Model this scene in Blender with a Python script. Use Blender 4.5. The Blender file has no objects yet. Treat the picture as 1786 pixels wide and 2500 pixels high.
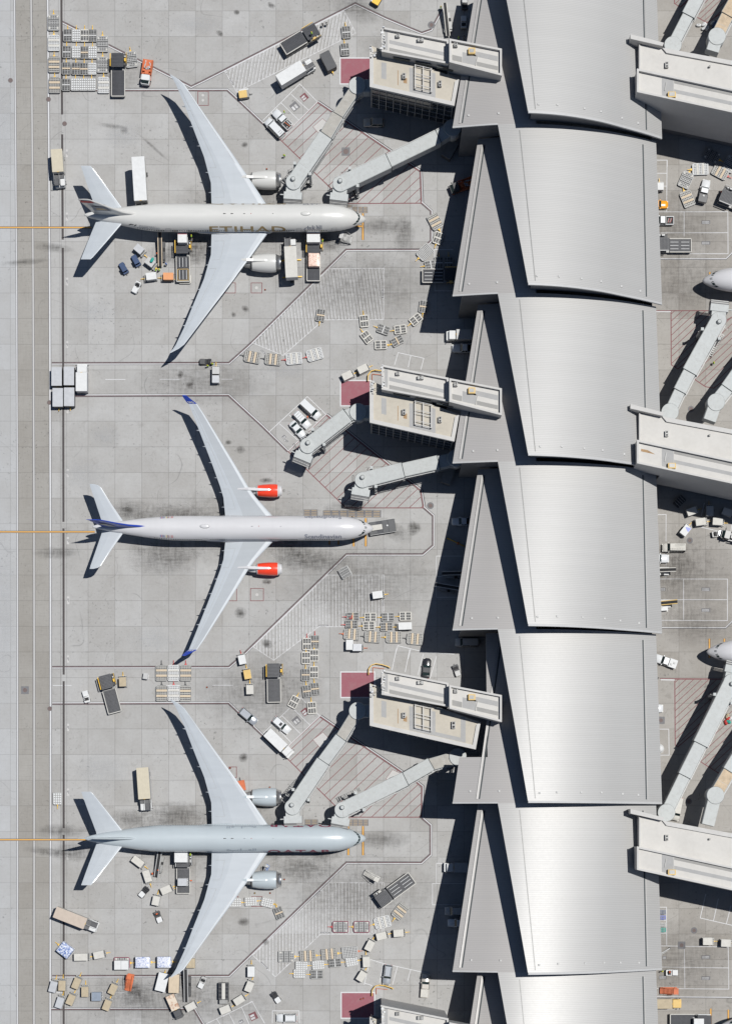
import bpy, bmesh, math, random
from mathutils import Vector, Matrix
random.seed(7)
R = math.radians
C = bpy.context.scene.collection
scene = bpy.context.scene

# ------------------------------------------------------------------ camera, sky, sun, exposure
W_PX, H_PX = 1786.0, 2500.0          # size of the photograph
S_PX = 10.55                         # photograph pixels per metre on the ground
NX, NY = 893.0, 2045.0               # point of the photograph straight below the camera
CAM_H = 450.0                        # height of the helicopter
cd = bpy.data.cameras.new('camera')
cam = bpy.data.objects.new('camera', cd); C.objects.link(cam)
cam.location = (0, 0, CAM_H)
cd.sensor_fit = 'VERTICAL'; cd.sensor_height = 24.0; cd.sensor_width = 24.0
cd.lens = 24.0 * CAM_H / (H_PX / S_PX)
cd.shift_x = (W_PX / 2 - NX) / H_PX
cd.shift_y = (NY - H_PX / 2) / H_PX
cd.clip_start = 1.0; cd.clip_end = 3000
scene.camera = cam
world = bpy.data.worlds.new('World'); scene.world = world; world.use_nodes = True
wn = world.node_tree
bg = wn.nodes['Background']
sky = wn.nodes.new('ShaderNodeTexSky'); sky.sky_type = 'NISHITA'; sky.sun_disc = False
sky.sun_elevation = R(69.2); sky.sun_rotation = R(66.0)
sky.altitude = 600; sky.air_density = 1.0; sky.dust_density = 0.3; sky.ozone_density = 2.0
wn.links.new(sky.outputs[0], bg.inputs[0]); bg.inputs[1].default_value = 0.05
sd = bpy.data.lights.new('sun', 'SUN'); sd.energy = 5.0; sd.angle = R(0.5); sd.color = (1.0, 0.985, 0.95)
sun = bpy.data.objects.new('sun', sd); C.objects.link(sun)
sun.rotation_euler = Vector((-0.347, -0.154, -1.0)).to_track_quat('-Z', 'Y').to_euler()
sun.location = (60, 30, 200)
vs = scene.view_settings
vs.view_transform = 'Standard'; vs.look = 'None'; vs.gamma = 1.0; vs.use_curve_mapping = False
vs.exposure = -0.05

# ------------------------------------------------------------------ plan reading helpers
_b = [0.0, 0.0, 1.0]
def base(ox, oy, k=4.06): _b[:] = [ox, oy, k]
def px(x, y): return (_b[0] + x / _b[2], _b[1] + y / _b[2])
def wat(p, q, z=0.0):                 # photograph pixel -> world point at height z
    k = (CAM_H - z) / CAM_H / S_PX
    return Vector(((p - NX) * k, (NY - q) * k, z))
def at(x, y, z=0.0):
    p, q = px(x, y); return wat(p, q, z)

# ------------------------------------------------------------------ materials
MATS = {}
def _new(name):
    m = bpy.data.materials.new(name); m.use_nodes = True
    nt = m.node_tree; return m, nt, nt.nodes['Principled BSDF']
def nd(nt, typ, **kw):
    n = nt.nodes.new(typ)
    for k, v in kw.items(): setattr(n, k, v)
    return n
def mth(nt, op, a, b=None, c=None):
    n = nt.nodes.new('ShaderNodeMath'); n.operation = op
    for i, v in enumerate((a, b, c)):
        if v is None: continue
        if isinstance(v, (int, float)): n.inputs[i].default_value = v
        else: nt.links.new(v, n.inputs[i])
    return n.outputs[0]
def mixc(nt, fac, a, b, blend='MIX'):
    n = nt.nodes.new('ShaderNodeMix'); n.data_type = 'RGBA'; n.blend_type = blend
    for i, v in ((0, fac), (6, a), (7, b)):
        if isinstance(v, (int, float)): n.inputs[i].default_value = v
        elif isinstance(v, tuple): n.inputs[i].default_value = (v[0], v[1], v[2], 1)
        else: nt.links.new(v, n.inputs[i])
    return n.outputs[2]
def noise(nt, vec, scale, detail=4, rough=.55, dist=0.0):
    n = nt.nodes.new('ShaderNodeTexNoise'); n.inputs['Scale'].default_value = scale
    n.inputs['Detail'].default_value = detail; n.inputs['Roughness'].default_value = rough
    n.inputs['Distortion'].default_value = dist
    if vec is not None: nt.links.new(vec, n.inputs['Vector'])
    return n.outputs['Fac']
def mapr(nt, v, a, b, c=0.0, d=1.0):
    n = nt.nodes.new('ShaderNodeMapRange'); n.clamp = True
    nt.links.new(v, n.inputs[0])
    for i, x in enumerate((a, b, c, d)): n.inputs[1 + i].default_value = x
    return n.outputs[0]
def scl(nt, vec, s, loc=(0, 0, 0)):
    n = nt.nodes.new('ShaderNodeMapping'); n.inputs['Scale'].default_value = s; n.inputs['Location'].default_value = loc
    nt.links.new(vec, n.inputs['Vector']); return n.outputs[0]
def pos(nt): return nt.nodes.new('ShaderNodeNewGeometry').outputs['Position']
def mat(name, col, rough=.55, metal=0.0, var=.18, scale=1.2, dirt=0.0, coat=0.0):
    if name in MATS: return MATS[name]
    m, nt, p = _new(name)
    P = pos(nt)
    n1 = noise(nt, P, scale, 5, .6)
    n2 = noise(nt, P, scale * 6, 3, .6)
    f = mth(nt, 'ADD', mth(nt, 'MULTIPLY', n1, .65), mth(nt, 'MULTIPLY', n2, .35))
    f = mapr(nt, f, .3, .7)
    lo = tuple(c * (1 - var) for c in col); hi = tuple(min(1, c * (1 + var * .5)) for c in col)
    out = mixc(nt, f, lo, hi)
    if dirt > 0:
        d = mapr(nt, noise(nt, P, scale * 1.7, 6, .7, .6), .5, .72, 0, dirt)
        out = mixc(nt, d, out, (.16, .13, .10))
    nt.links.new(out, p.inputs['Base Color'])
    p.inputs['Roughness'].default_value = rough; p.inputs['Metallic'].default_value = metal
    if coat: p.inputs['Coat Weight'].default_value = coat; p.inputs['Coat Roughness'].default_value = .12
    MATS[name] = m; return m
WHITE = mat('white_paint', (.56, .565, .565), .6, var=.1, dirt=.10)
OFFW = mat('off_white_paint', (.49, .475, .44), .65, var=.12, dirt=.18)
CREAM = mat('cream_roof', (.46, .415, .32), .6, var=.1, dirt=.08)
TAN = mat('tan_canvas', (.40, .335, .235), .8, var=.15, dirt=.25)
BUFF = mat('buff_plank', (.50, .41, .30), .75, var=.15)
LGREY = mat('light_grey_paint', (.40, .40, .395), .5, var=.15, dirt=.15)
CGREY = mat('container_grey', (.40, .41, .43), .45, .15, var=.15, dirt=.12)
GREY = mat('grey_steel', (.25, .25, .245), .5, .3, var=.25, dirt=.2)
DGREY = mat('dark_steel', (.07, .07, .072), .6, .2, var=.3)
DECK = mat('dark_deck', (.036, .038, .046), .6, var=.35, scale=2.5)
DECKL = mat('worn_deck', (.075, .076, .082), .6, var=.35, scale=2.5)
BLACK = mat('black_rubber', (.018, .018, .02), .75, var=.3)
BLACKP = mat('black_paint', (.022, .022, .026), .3, var=.2, coat=.5)
GLASS = mat('dark_glass', (.018, .032, .034), .08, var=.3)
YELLOW = mat('yellow_paint', (.72, .44, .04), .5, var=.2, dirt=.2)
YTAN = mat('yellow_top', (.58, .40, .14), .65, var=.15, dirt=.1)
ORANGE = mat('orange_paint', (.52, .12, .035), .6, var=.25, dirt=.3)
OTAN = mat('orange_canvas', (.60, .27, .12), .7, var=.12)
REDP = mat('red_paint', (.45, .03, .025), .5, var=.2)
REDENG = mat('red_engine_paint', (.78, .055, .022), .3, var=.06, coat=.4)
BLUE = mat('blue_paint', (.022, .05, .125), .4, var=.2)
NAVY = mat('navy_livery', (.014, .05, .36), .35, var=.1)
LIME = mat('lime_vest', (.42, .85, .05), .7, var=.15)
VORANGE = mat('orange_vest', (.85, .16, .04), .7, var=.15)
CLOTH = mat('dark_cloth', (.03, .035, .05), .9, var=.3)
BCLOTH = mat('blue_cloth', (.06, .18, .5), .9, var=.3)
SKIN = mat('skin', (.36, .21, .14), .6, var=.1)
RUST = mat('brown_curtain', (.26, .15, .09), .85, var=.3, dirt=.2)
SILVER = mat('silver_car_paint', (.42, .44, .47), .25, .4, var=.08, coat=.5)
WCAR = mat('white_car_paint', (.58, .59, .60), .28, var=.05, coat=.5)
BEIGEC = mat('beige_car_paint', (.45, .42, .38), .3, .2, var=.08, coat=.5)
TEAL = mat('teal_cover', (.02, .32, .26), .8, var=.2)
PINKL = None
CHROME = mat('bare_metal', (.6, .6, .6), .3, .9, var=.15)
LAMP = mat('lamp_glass', (.75, .74, .68), .15, var=.05)

def aircraft_paint(name, col, rough=.3):
    m, nt, p = _new(name); P = pos(nt)
    f = mapr(nt, noise(nt, scl(nt, P, (.25, 1.2, .6)), .6, 5, .6), .35, .7)
    fine = mapr(nt, noise(nt, scl(nt, P, (.8, .05, .2)), 1.5, 4, .6), .5, .75, 0, .10)
    c = mixc(nt, f, tuple(x * .94 for x in col), col)
    c = mixc(nt, fine, c, tuple(x * .75 for x in col))
    nt.links.new(c, p.inputs['Base Color']); p.inputs['Roughness'].default_value = rough
    p.inputs['Coat Weight'].default_value = .4; p.inputs['Coat Roughness'].default_value = .15
    MATS[name] = m; return m
AC_CREAM = aircraft_paint('cream_livery', (.55, .545, .525))
AC_WHITE = aircraft_paint('pearl_livery', (.55, .545, .555), .25)
AC_GREY = aircraft_paint('pale_grey_livery', (.42, .465, .49))
AC_WING = aircraft_paint('wing_paint', (.405, .433, .462), .4)
AC_WINGB = aircraft_paint('wing_box_paint', (.34, .362, .385), .4)
GOLD = mat('gold_lettering', (.27, .19, .085), .4, .3, var=.1)
DLET = mat('grey_lettering', (.16, .17, .21), .5, var=.05)
MAROON = mat('maroon_lettering', (.20, .02, .055), .5, var=.05)
GLET = mat('blue_grey_lettering', (.24, .27, .31), .5, var=.05)
LINE = mat('panel_line', (.30, .30, .30), .6, var=.05)

def load_mat(name, a, b, thr=.5, scale=3.5):
    m, nt, p = _new(name); P = pos(nt)
    v = nt.nodes.new('ShaderNodeTexVoronoi'); v.inputs['Scale'].default_value = scale * .8
    nt.links.new(P, v.inputs['Vector'])
    n = noise(nt, P, scale, 3, .7)
    f = mapr(nt, mth(nt, 'ADD', n, mth(nt, 'MULTIPLY', v.outputs['Distance'], .25)), thr - .05, thr + .12)
    nt.links.new(mixc(nt, f, a, b), p.inputs['Base Color']); p.inputs['Roughness'].default_value = .4
    MATS[name] = m; return m
PINKL = load_mat('wrapped_pink_boxes', (.42, .25, .19), (.72, .55, .47), .55, 5)
BWRAP = load_mat('blue_white_wrap', (.09, .15, .36), (.60, .62, .66), .60, 3.0)
RUSTY = load_mat('rust_stained_cover', (.30, .13, .06), (.55, .47, .38), .5, .9)
CHAR = mat('charcoal_paint', (.055, .057, .062), .55, var=.25)
BWRAP2 = load_mat('pale_blue_wrap', (.12, .18, .40), (.60, .61, .65), .53, 4.0)
# ------------------------------------------------------------------ ground and roof materials
def concrete(name, col, x0, dx, y0, dy, joint=.065, jdark=.34, var=.2, streak=.04, tint=(1, 1, 1), blot=.32):
    m, nt, p = _new(name); P = pos(nt)
    sep = nt.nodes.new('ShaderNodeSeparateXYZ'); nt.links.new(P, sep.inputs[0])
    u = mth(nt, 'DIVIDE', mth(nt, 'SUBTRACT', sep.outputs[0], x0), dx)
    v = mth(nt, 'DIVIDE', mth(nt, 'SUBTRACT', sep.outputs[1], y0), dy)
    cu, cv = mth(nt, 'FLOOR', u), mth(nt, 'FLOOR', v)
    comb = nt.nodes.new('ShaderNodeCombineXYZ'); nt.links.new(cu, comb.inputs[0]); nt.links.new(cv, comb.inputs[1])
    w = nt.nodes.new('ShaderNodeTexWhiteNoise'); w.noise_dimensions = '2D'; nt.links.new(comb.outputs[0], w.inputs['Vector'])
    slab = w.outputs['Value']
    big = noise(nt, P, .022, 3, .5)
    mid = noise(nt, P, .16, 5, .62, .4)
    fine = noise(nt, P, 1.6, 6, .7)
    spk = noise(nt, P, 5.5, 2, .5)
    f = mth(nt, 'ADD', mth(nt, 'MULTIPLY', slab, .34), mth(nt, 'MULTIPLY', big, .55))
    f = mth(nt, 'ADD', f, mth(nt, 'MULTIPLY', mid, .75))
    f = mth(nt, 'ADD', f, mth(nt, 'MULTIPLY', fine, .5))
    f = mapr(nt, f, .62, 1.38)
    lo = tuple(c * (1 - var) * t for c, t in zip(col, (1.0, .97, .93))); hi = tuple(c * (1 + var * .75) for c in col)
    c = mixc(nt, f, lo, hi)
    # worn brushing in two directions
    s1 = noise(nt, scl(nt, P, (.25, 3.2, 1)), 1.0, 4, .65)
    s2 = noise(nt, scl(nt, P, (3.2, .22, 1)), 1.0, 4, .65)
    sk = mth(nt, 'ADD', mapr(nt, s1, .52, .75, 0, .5), mapr(nt, s2, .52, .75, 0, .5))
    c = mixc(nt, mth(nt, 'MULTIPLY', sk, .16 + streak), c, tuple(x * .55 for x in col))
    # small dark specks and blotches of dirt
    bl = mapr(nt, noise(nt, P, .55, 5, .7, .8), .57, .74, 0, blot)
    c = mixc(nt, bl, c, tuple(x * .5 for x in (col[0], col[1] * .96, col[2] * .9)))
    sp = mapr(nt, noise(nt, P, 1.5, 3, .55, .5), .62, .70, 0, .62)
    msk = mapr(nt, noise(nt, P, .07, 3, .6), .42, .62)
    c = mixc(nt, mth(nt, 'MULTIPLY', sp, msk), c, tuple(x * .35 for x in col))
    c = mixc(nt, mapr(nt, spk, .6, .75, 0, .2), c, tuple(min(1, x * 1.25) for x in col))
    # scratches left by tyres
    wv = nt.nodes.new('ShaderNodeTexNoise'); wv.inputs['Scale'].default_value = .045; wv.inputs['Detail'].default_value = 1.5
    nt.links.new(P, wv.inputs['Vector'])
    band = mth(nt, 'ABSOLUTE', mth(nt, 'SUBTRACT', mth(nt, 'FRACT', mth(nt, 'MULTIPLY', wv.outputs['Fac'], 7)), .5))
    tm = mth(nt, 'MULTIPLY', mapr(nt, band, 0, .014, .5, 0), mapr(nt, noise(nt, P, .1, 3, .6), .5, .62))
    c = mixc(nt, tm, c, tuple(x * .45 for x in col))
    # joints between slabs
    def jl(q, d):
        fr = mth(nt, 'ABSOLUTE', mth(nt, 'SUBTRACT', mth(nt, 'FRACT', mth(nt, 'ADD', q, .5)), .5))
        return mapr(nt, mth(nt, 'MULTIPLY', fr, d), joint * .5, joint * .5 + .05, jdark, 0)
    j = mth(nt, 'MAXIMUM', jl(u, dx), jl(v, dy))
    c = mixc(nt, j, c, (.05, .048, .045))
    nt.links.new(c, p.inputs['Base Color']); p.inputs['Roughness'].default_value = .85
    p.inputs['Specular IOR Level'].default_value = .25
    b = nt.nodes.new('ShaderNodeBump'); b.inputs['Strength'].default_value = .12; b.inputs['Distance'].default_value = .02
    nt.links.new(fine, b.inputs['Height']); nt.links.new(b.outputs[0], p.inputs['Normal'])
    return m
JX, JY = (281 - NX) / S_PX, (NY - 26.6) / S_PX
CONC = concrete('apron_concrete', (.325, .322, .318), JX, 6.206, JY, 5.934)
CONC_R = concrete('worn_apron_concrete', (.285, .272, .255), JX, 6.206, JY, 5.934, streak=.12, blot=.45, var=.2)
CONC_L = concrete('taxiway_concrete', (.345, .35, .357), (26 - NX) / S_PX - 12.4, 6.2, JY, 5.934, jdark=.25, var=.12, blot=.05)
CONC_T = concrete('service_road_concrete', (.262, .252, .236), (80 - NX) / S_PX, 60, JY, 5.934, jdark=.3, streak=.34, var=.16, blot=.2)

def roof_metal(name, col, period=.40, rough=.42, metal=.55, dirty=.07):
    m, nt, p = _new(name); P = pos(nt)
    sep = nt.nodes.new('ShaderNodeSeparateXYZ'); nt.links.new(P, sep.inputs[0])
    ph = mth(nt, 'DIVIDE', sep.outputs[1], period)
    fr = mth(nt, 'FRACT', ph)
    rib = mapr(nt, mth(nt, 'ABSOLUTE', mth(nt, 'SUBTRACT', fr, .5)), .30, .46)      # 1 on the standing seam
    cell = mth(nt, 'FLOOR', ph)
    w = nt.nodes.new('ShaderNodeTexWhiteNoise'); w.noise_dimensions = '1D'; nt.links.new(cell, w.inputs['W'])
    c = mixc(nt, w.outputs['Value'], tuple(x * .985 for x in col), tuple(min(1, x * 1.01) for x in col))
    st = noise(nt, scl(nt, P, (.06, .8, .1)), 1.2, 4, .6)
    c = mixc(nt, mapr(nt, st, .45, .75, 0, dirty), c, tuple(x * .78 for x in col))
    bl = noise(nt, P, .08, 4, .6)
    c = mixc(nt, mapr(nt, bl, .4, .7, 0, .07), c, tuple(x * .8 for x in (col[0], col[1] * .97, col[2] * .93)))
    c = mixc(nt, mth(nt, 'MULTIPLY', rib, .33), c, (.20, .195, .19))
    nt.links.new(c, p.inputs['Base Color'])
    p.inputs['Metallic'].default_value = metal
    rr = mapr(nt, noise(nt, P, 1.5, 3, .6), .3, .7, rough - .01, rough + .01)
    nt.links.new(rr, p.inputs['Roughness'])
    MATS[name] = m; return m
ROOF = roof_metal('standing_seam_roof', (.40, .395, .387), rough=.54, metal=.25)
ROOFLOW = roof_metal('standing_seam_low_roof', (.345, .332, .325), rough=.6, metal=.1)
EDGE = mat('roof_edge_metal', (.40, .40, .40), .6, .05, var=.1)
GUTTER = mat('gutter_dark', (.035, .045, .05), .7, var=.3)  # near-black tone of gutter channels, louvre slots and section collars
SEAM = mat('gutter_flange', (.36, .35, .34), .5, .3, var=.12)
PIERW = mat('pier_wall_panel', (.40, .395, .39), .7, var=.1, scale=.25, dirt=.06)
COPING = mat('parapet_coping', (.44, .43, .415), .65, var=.1, scale=.5, dirt=.08)
MEMB = mat('roof_membrane', (.43, .395, .335), .8, var=.12, scale=.25, dirt=.10)
MEMBW = mat('white_roof_membrane', (.49, .475, .45), .8, var=.10, scale=.22, dirt=.07)
WALKW = mat('roof_walkway_pad', (.32, .318, .315), .85, var=.1, scale=.5)
RSTAIN = mat('rust_stain', (.34, .22, .12), .9, var=.3)
CURTAIN = mat('curtain_glass', (.02, .026, .034), .12, .1, var=.35, scale=.6)
MULL = mat('mullion', (.30, .30, .30), .5, .2, var=.1)
WALLD = mat('terminal_wall', (.16, .16, .165), .7, var=.15)
BRIDGE = mat('bridge_paint', (.41, .425, .42), .7, var=.10, scale=.9, dirt=.22)
BRIDGEG = mat('bridge_worn_roof', (.36, .345, .315), .75, var=.2, scale=.9, dirt=.25)
BRIDGET = mat('bridge_peeled_roof', (.46, .36, .25), .75, var=.35, scale=.8)
BRIDGES = mat('bridge_side', (.36, .385, .40), .5, var=.1, scale=.5, dirt=.1)
BELLOW = mat('canopy_bellows', (.16, .16, .165), .7, var=.2)
# road paint: worn so the concrete shows through
def paint(name, col, wear=.35, scale=1.6):
    m, nt, p = _new(name); P = pos(nt)
    n = noise(nt, P, scale, 6, .7, .4)
    f = mapr(nt, n, .5 - wear * .1, .5 + .25 - wear * .1, 1.0 - wear * .25, 1.0 - wear)
    c = mixc(nt, f, (.26, .25, .235), col)
    nt.links.new(c, p.inputs['Base Color']); p.inputs['Roughness'].default_value = .8
    MATS[name] = m; return m
PWHITE = paint('white_road_paint', (.54, .54, .55), .3)
PMAROON = paint('maroon_line_paint', (.12, .058, .062), .35)
PWORN = paint('worn_white_paint', (.56, .56, .57), .78, 1.3)
PRED = paint('red_road_paint', (.17, .055, .06), .3)
PPAD = paint('pink_red_pad_paint', (.25, .075, .098), .25, .7)
PBLACK = paint('dark_border_paint', (.075, .072, .078), .32)
PORANGE = paint('orange_line_paint', (.60, .31, .05), .3)
PGREY = paint('grey_patch_paint', (.13, .13, .14), .35)
PBROWN = mat('manhole_iron', (.13, .095, .09), .7, var=.25)
PDRAIN = mat('drain_grate', (.05, .042, .042), .7, var=.35, scale=2)
PNEW = paint('fresh_concrete', (.45, .44, .43), .25)

def stain_mat(name, strength, col=(.05, .046, .042)):
    m = bpy.data.materials.new(name); m.use_nodes = True; nt = m.node_tree
    p = nt.nodes['Principled BSDF']; out = nt.nodes['Material Output']
    uv = nt.nodes.new('ShaderNodeUVMap')
    v = nt.nodes.new('ShaderNodeVectorMath'); v.operation = 'LENGTH'; nt.links.new(uv.outputs[0], v.inputs[0])
    P = pos(nt)
    n = noise(nt, P, .5, 6, .7, .5); n2 = noise(nt, scl(nt, P, (2.6, .5, 1)), .8, 4, .6)
    n3 = noise(nt, scl(nt, P, (.4, 2.4, 1)), .8, 4, .6)
    r = mth(nt, 'ADD', v.outputs['Value'], mth(nt, 'MULTIPLY', mth(nt, 'SUBTRACT', n, .5), .9))
    a = mapr(nt, r, .15, .92, 1, 0)
    tex = mapr(nt, mth(nt, 'ADD', n2, n3), .8, 1.25, .35, 1)
    a = mth(nt, 'MULTIPLY', mth(nt, 'MULTIPLY', a, tex), strength)
    edge = mapr(nt, v.outputs['Value'], .8, .98, 1, 0)
    a = mth(nt, 'MULTIPLY', a, edge)
    p.inputs['Base Color'].default_value = (*col, 1); p.inputs['Roughness'].default_value = .8
    p.inputs['Specular IOR Level'].default_value = .2
    t = nt.nodes.new('ShaderNodeBsdfTransparent'); mx = nt.nodes.new('ShaderNodeMixShader')
    nt.links.new(a, mx.inputs[0]); nt.links.new(t.outputs[0], mx.inputs[1]); nt.links.new(p.outputs[0], mx.inputs[2])
    nt.links.new(mx.outputs[0], out.inputs[0])
    return m
ST1 = stain_mat('oil_stain_dark', .75)
ST2 = stain_mat('oil_stain_soft', .42)
ST4 = stain_mat('pale_scuff', .34, (.46, .465, .475))
ST3 = stain_mat('tyre_dirt_faint', .32, (.06, .052, .045))

# ------------------------------------------------------------------ mesh builder
class MB:
    def __init__(s): s.v = []; s.f = []; s.m = []; s.sm = []; s.mats = []
    def mi(s, m):
        if m not in s.mats: s.mats.append(m)
        return s.mats.index(m)
    def poly(s, pts, m, smooth=False):
        i = len(s.v); s.v += [tuple(p) for p in pts]
        s.f.append(list(range(i, i + len(pts)))); s.m.append(s.mi(m)); s.sm.append(smooth)
    def raw(s, vs, fs, m, smooth=False):
        i = len(s.v); s.v += [tuple(p) for p in vs]; k = s.mi(m)
        for f in fs: s.f.append([i + a for a in f]); s.m.append(k); s.sm.append(smooth)
    def box(s, x0, x1, y0, y1, z0, z1, m, bottom=True):
        vs = [(x0, y0, z0), (x1, y0, z0), (x1, y1, z0), (x0, y1, z0), (x0, y0, z1), (x1, y0, z1), (x1, y1, z1), (x0, y1, z1)]
        s.raw(vs, [(3, 2, 1, 0), (4, 5, 6, 7), (0, 1, 5, 4), (1, 2, 6, 5), (2, 3, 7, 6), (3, 0, 4, 7)], m)
    def prism(s, pts, z0, z1, m, mtop=None, inset=0.0, smooth=False):
        """pts ccw; z0/z1 numbers; a small top chamfer when inset > 0"""
        n = len(pts)
        if inset:
            cx = sum(p[0] for p in pts) / n; cy = sum(p[1] for p in pts) / n
            top = []
            for p in pts:
                dx, dy = p[0] - cx, p[1] - cy; L = math.hypot(dx, dy) or 1
                top.append((p[0] - dx / L * inset, p[1] - dy / L * inset))
            rings = [[(x, y, z0) for x, y in pts], [(x, y, z1 - inset * .7) for x, y in pts], [(x, y, z1) for x, y in top]]
        else:
            rings = [[(p[0], p[1], z0) for p in pts], [(p[0], p[1], z1) for p in pts]]
        i = len(s.v)
        for r in rings: s.v += r
        k = s.mi(m); kt = s.mi(mtop or m)
        for a in range(len(rings) - 1):
            for j in range(n):
                s.f.append([i + a * n + j, i + a * n + (j + 1) % n, i + (a + 1) * n + (j + 1) % n, i + (a + 1) * n + j]); s.m.append(k); s.sm.append(smooth)
        s.f.append([i + (len(rings) - 1) * n + j for j in range(n)]); s.m.append(kt); s.sm.append(False)
        s.f.append([i + n - 1 - j for j in range(n)]); s.m.append(k); s.sm.append(False)
    def rbox(s, x0, x1, y0, y1, z0, z1, r, m, mtop=None, inset=.04, seg=3):
        pts = []
        for cx, cy, a0 in ((x1 - r, y1 - r, 0), (x0 + r, y1 - r, 90), (x0 + r, y0 + r, 180), (x1 - r, y0 + r, 270)):
            for j in range(seg + 1):
                a = R(a0 + 90 * j / seg); pts.append((cx + r * math.cos(a), cy + r * math.sin(a)))
        s.prism(pts, z0, z1, m, mtop, inset)
    def loft(s, rings, m, smooth=True, cap0=True, cap1=True, closed=True, mats=None):
        n = len(rings[0]); i = len(s.v)
        for r in rings: s.v += [tuple(p) for p in r]
        k = s.mi(m)
        for a in range(len(rings) - 1):
            for j in range(n if closed else n - 1):
                s.f.append([i + a * n + j, i + a * n + (j + 1) % n, i + (a + 1) * n + (j + 1) % n, i + (a + 1) * n + j])
                s.m.append(k if mats is None else s.mi(mats[j])); s.sm.append(smooth)
        if cap0: s.f.append([i + n - 1 - j for j in range(n)]); s.m.append(k); s.sm.append(False)
        if cap1: s.f.append([i + (len(rings) - 1) * n + j for j in range(n)]); s.m.append(k); s.sm.append(False)
    def cyl(s, p0, p1, r0, r1, m, n=12, smooth=True, cap=True):
        p0, p1 = Vector(p0), Vector(p1); d = (p1 - p0).normalized()
        u = d.orthogonal().normalized(); w = d.cross(u)
        ring = lambda p, r: [p + (u * math.cos(2 * math.pi * j / n) + w * math.sin(2 * math.pi * j / n)) * r for j in range(n)]
        s.loft([ring(p0, r0), ring(p1, r1)], m, smooth, cap, cap)
    def bar(s, p0, p1, w, h, m):
        """a square bar from p0 to p1, w wide (horizontal), h high"""
        p0, p1 = Vector(p0), Vector(p1); d = (p1 - p0).normalized()
        u = d.cross(Vector((0, 0, 1)))
        if u.length < 1e-4: u = Vector((1, 0, 0))
        u.normalize(); q = u.cross(d)
        ring = lambda p: [p + u * a * w / 2 + q * b * h / 2 for a, b in ((-1, -1), (1, -1), (1, 1), (-1, 1))]
        s.loft([ring(p0), ring(p1)], m, False)
    def build(s, name, parent=None, col=None):
        me = bpy.data.meshes.new(name)
        me.from_pydata(s.v, [], s.f)
        for m in s.mats: me.materials.append(m)
        me.polygons.foreach_set('material_index', s.m); me.polygons.foreach_set('use_smooth', s.sm)
        me.update()
        bm = bmesh.new(); bm.from_mesh(me); bmesh.ops.recalc_face_normals(bm, faces=bm.faces); bm.to_mesh(me); bm.free()
        o = bpy.data.objects.new(name, me); C.objects.link(o)
        if parent is not None: o.parent = parent
        return o

# ------------------------------------------------------------------ things
def thing(name, label, cat, loc=(0, 0, 0), rotz=0.0, group=None):
    o = bpy.data.objects.new(name, None); C.objects.link(o); o.empty_display_size = .3
    o.location = loc; o.rotation_euler = (0, 0, rotz); o['label'] = label; o['category'] = cat
    if group: o['group'] = group
    return o
def tag(o, label, cat, group=None):
    o['label'] = label; o['category'] = cat
    if group: o['group'] = group
    return o
def struct(o): o['kind'] = 'structure'; return o
def dup(root, parent=None):
    r = root.copy(); C.objects.link(r)
    if parent is not None: r.parent = parent
    for ch in list(root.children): dup(ch, r)
    return r
PROTO = {}
ORD = ['', 'first', 'second', 'third', 'fourth', 'fifth', 'sixth', 'seventh', 'eighth', 'ninth']
def place(builder, key, x, y, deg, label, cat, group=None, z=0.0, base_z=0.0):
    """x, y in the current crop: where the middle of the thing's top shows; z its height; deg: heading, 0 right, 90 up the picture"""
    k = (builder.__name__, key)
    if k not in PROTO:
        o = builder(key); PROTO[k] = o
        o.location = (0, 0, 0)
    else:
        o = dup(PROTO[k])
    p = at(x, y, z + base_z)
    o.location = (p.x, p.y, base_z); o.rotation_euler = (0, 0, R(deg))
    o['label'] = label; o['category'] = cat
    if group: o['group'] = group
    elif 'group' in o: del o['group']
    return o
# ------------------------------------------------------------------ ground and painted markings
g = MB(); g.poly([(-700, -700, 0), (700, -700, 0), (700, 900, 0), (-700, 900, 0)], CONC); struct(g.build('apron_ground'))
def sheet(name, pts, m, z):
    b = MB(); b.poly([(*wat(p, q).xy, z) for p, q in pts], m); return struct(b.build(name))
BX = [(-900, 33, 73, 114), (0, 36, 76.5, 117), (300, 38.5, 79, 119.5), (700, 41.3, 81.5, 122), (1200, 43, 83.5, 123.5), (1600, 43.5, 84, 124), (2050, 43.5, 84, 124), (2600, 43, 83.5, 123), (3600, 42, 82, 122)]
sheet('taxiway', [(-6000, -900)] + [(-6000, 3600)] + [(b[1], b[0]) for b in BX[::-1]], CONC_L, .004)
sheet('service_road', [(b[1], b[0]) for b in BX] + [(b[3], b[0]) for b in BX[::-1]], CONC_T, .004)
sheet('east_apron', [(1440, -900), (1440, 3600), (6000, 3600), (6000, -900)], CONC_R, .004)

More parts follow.
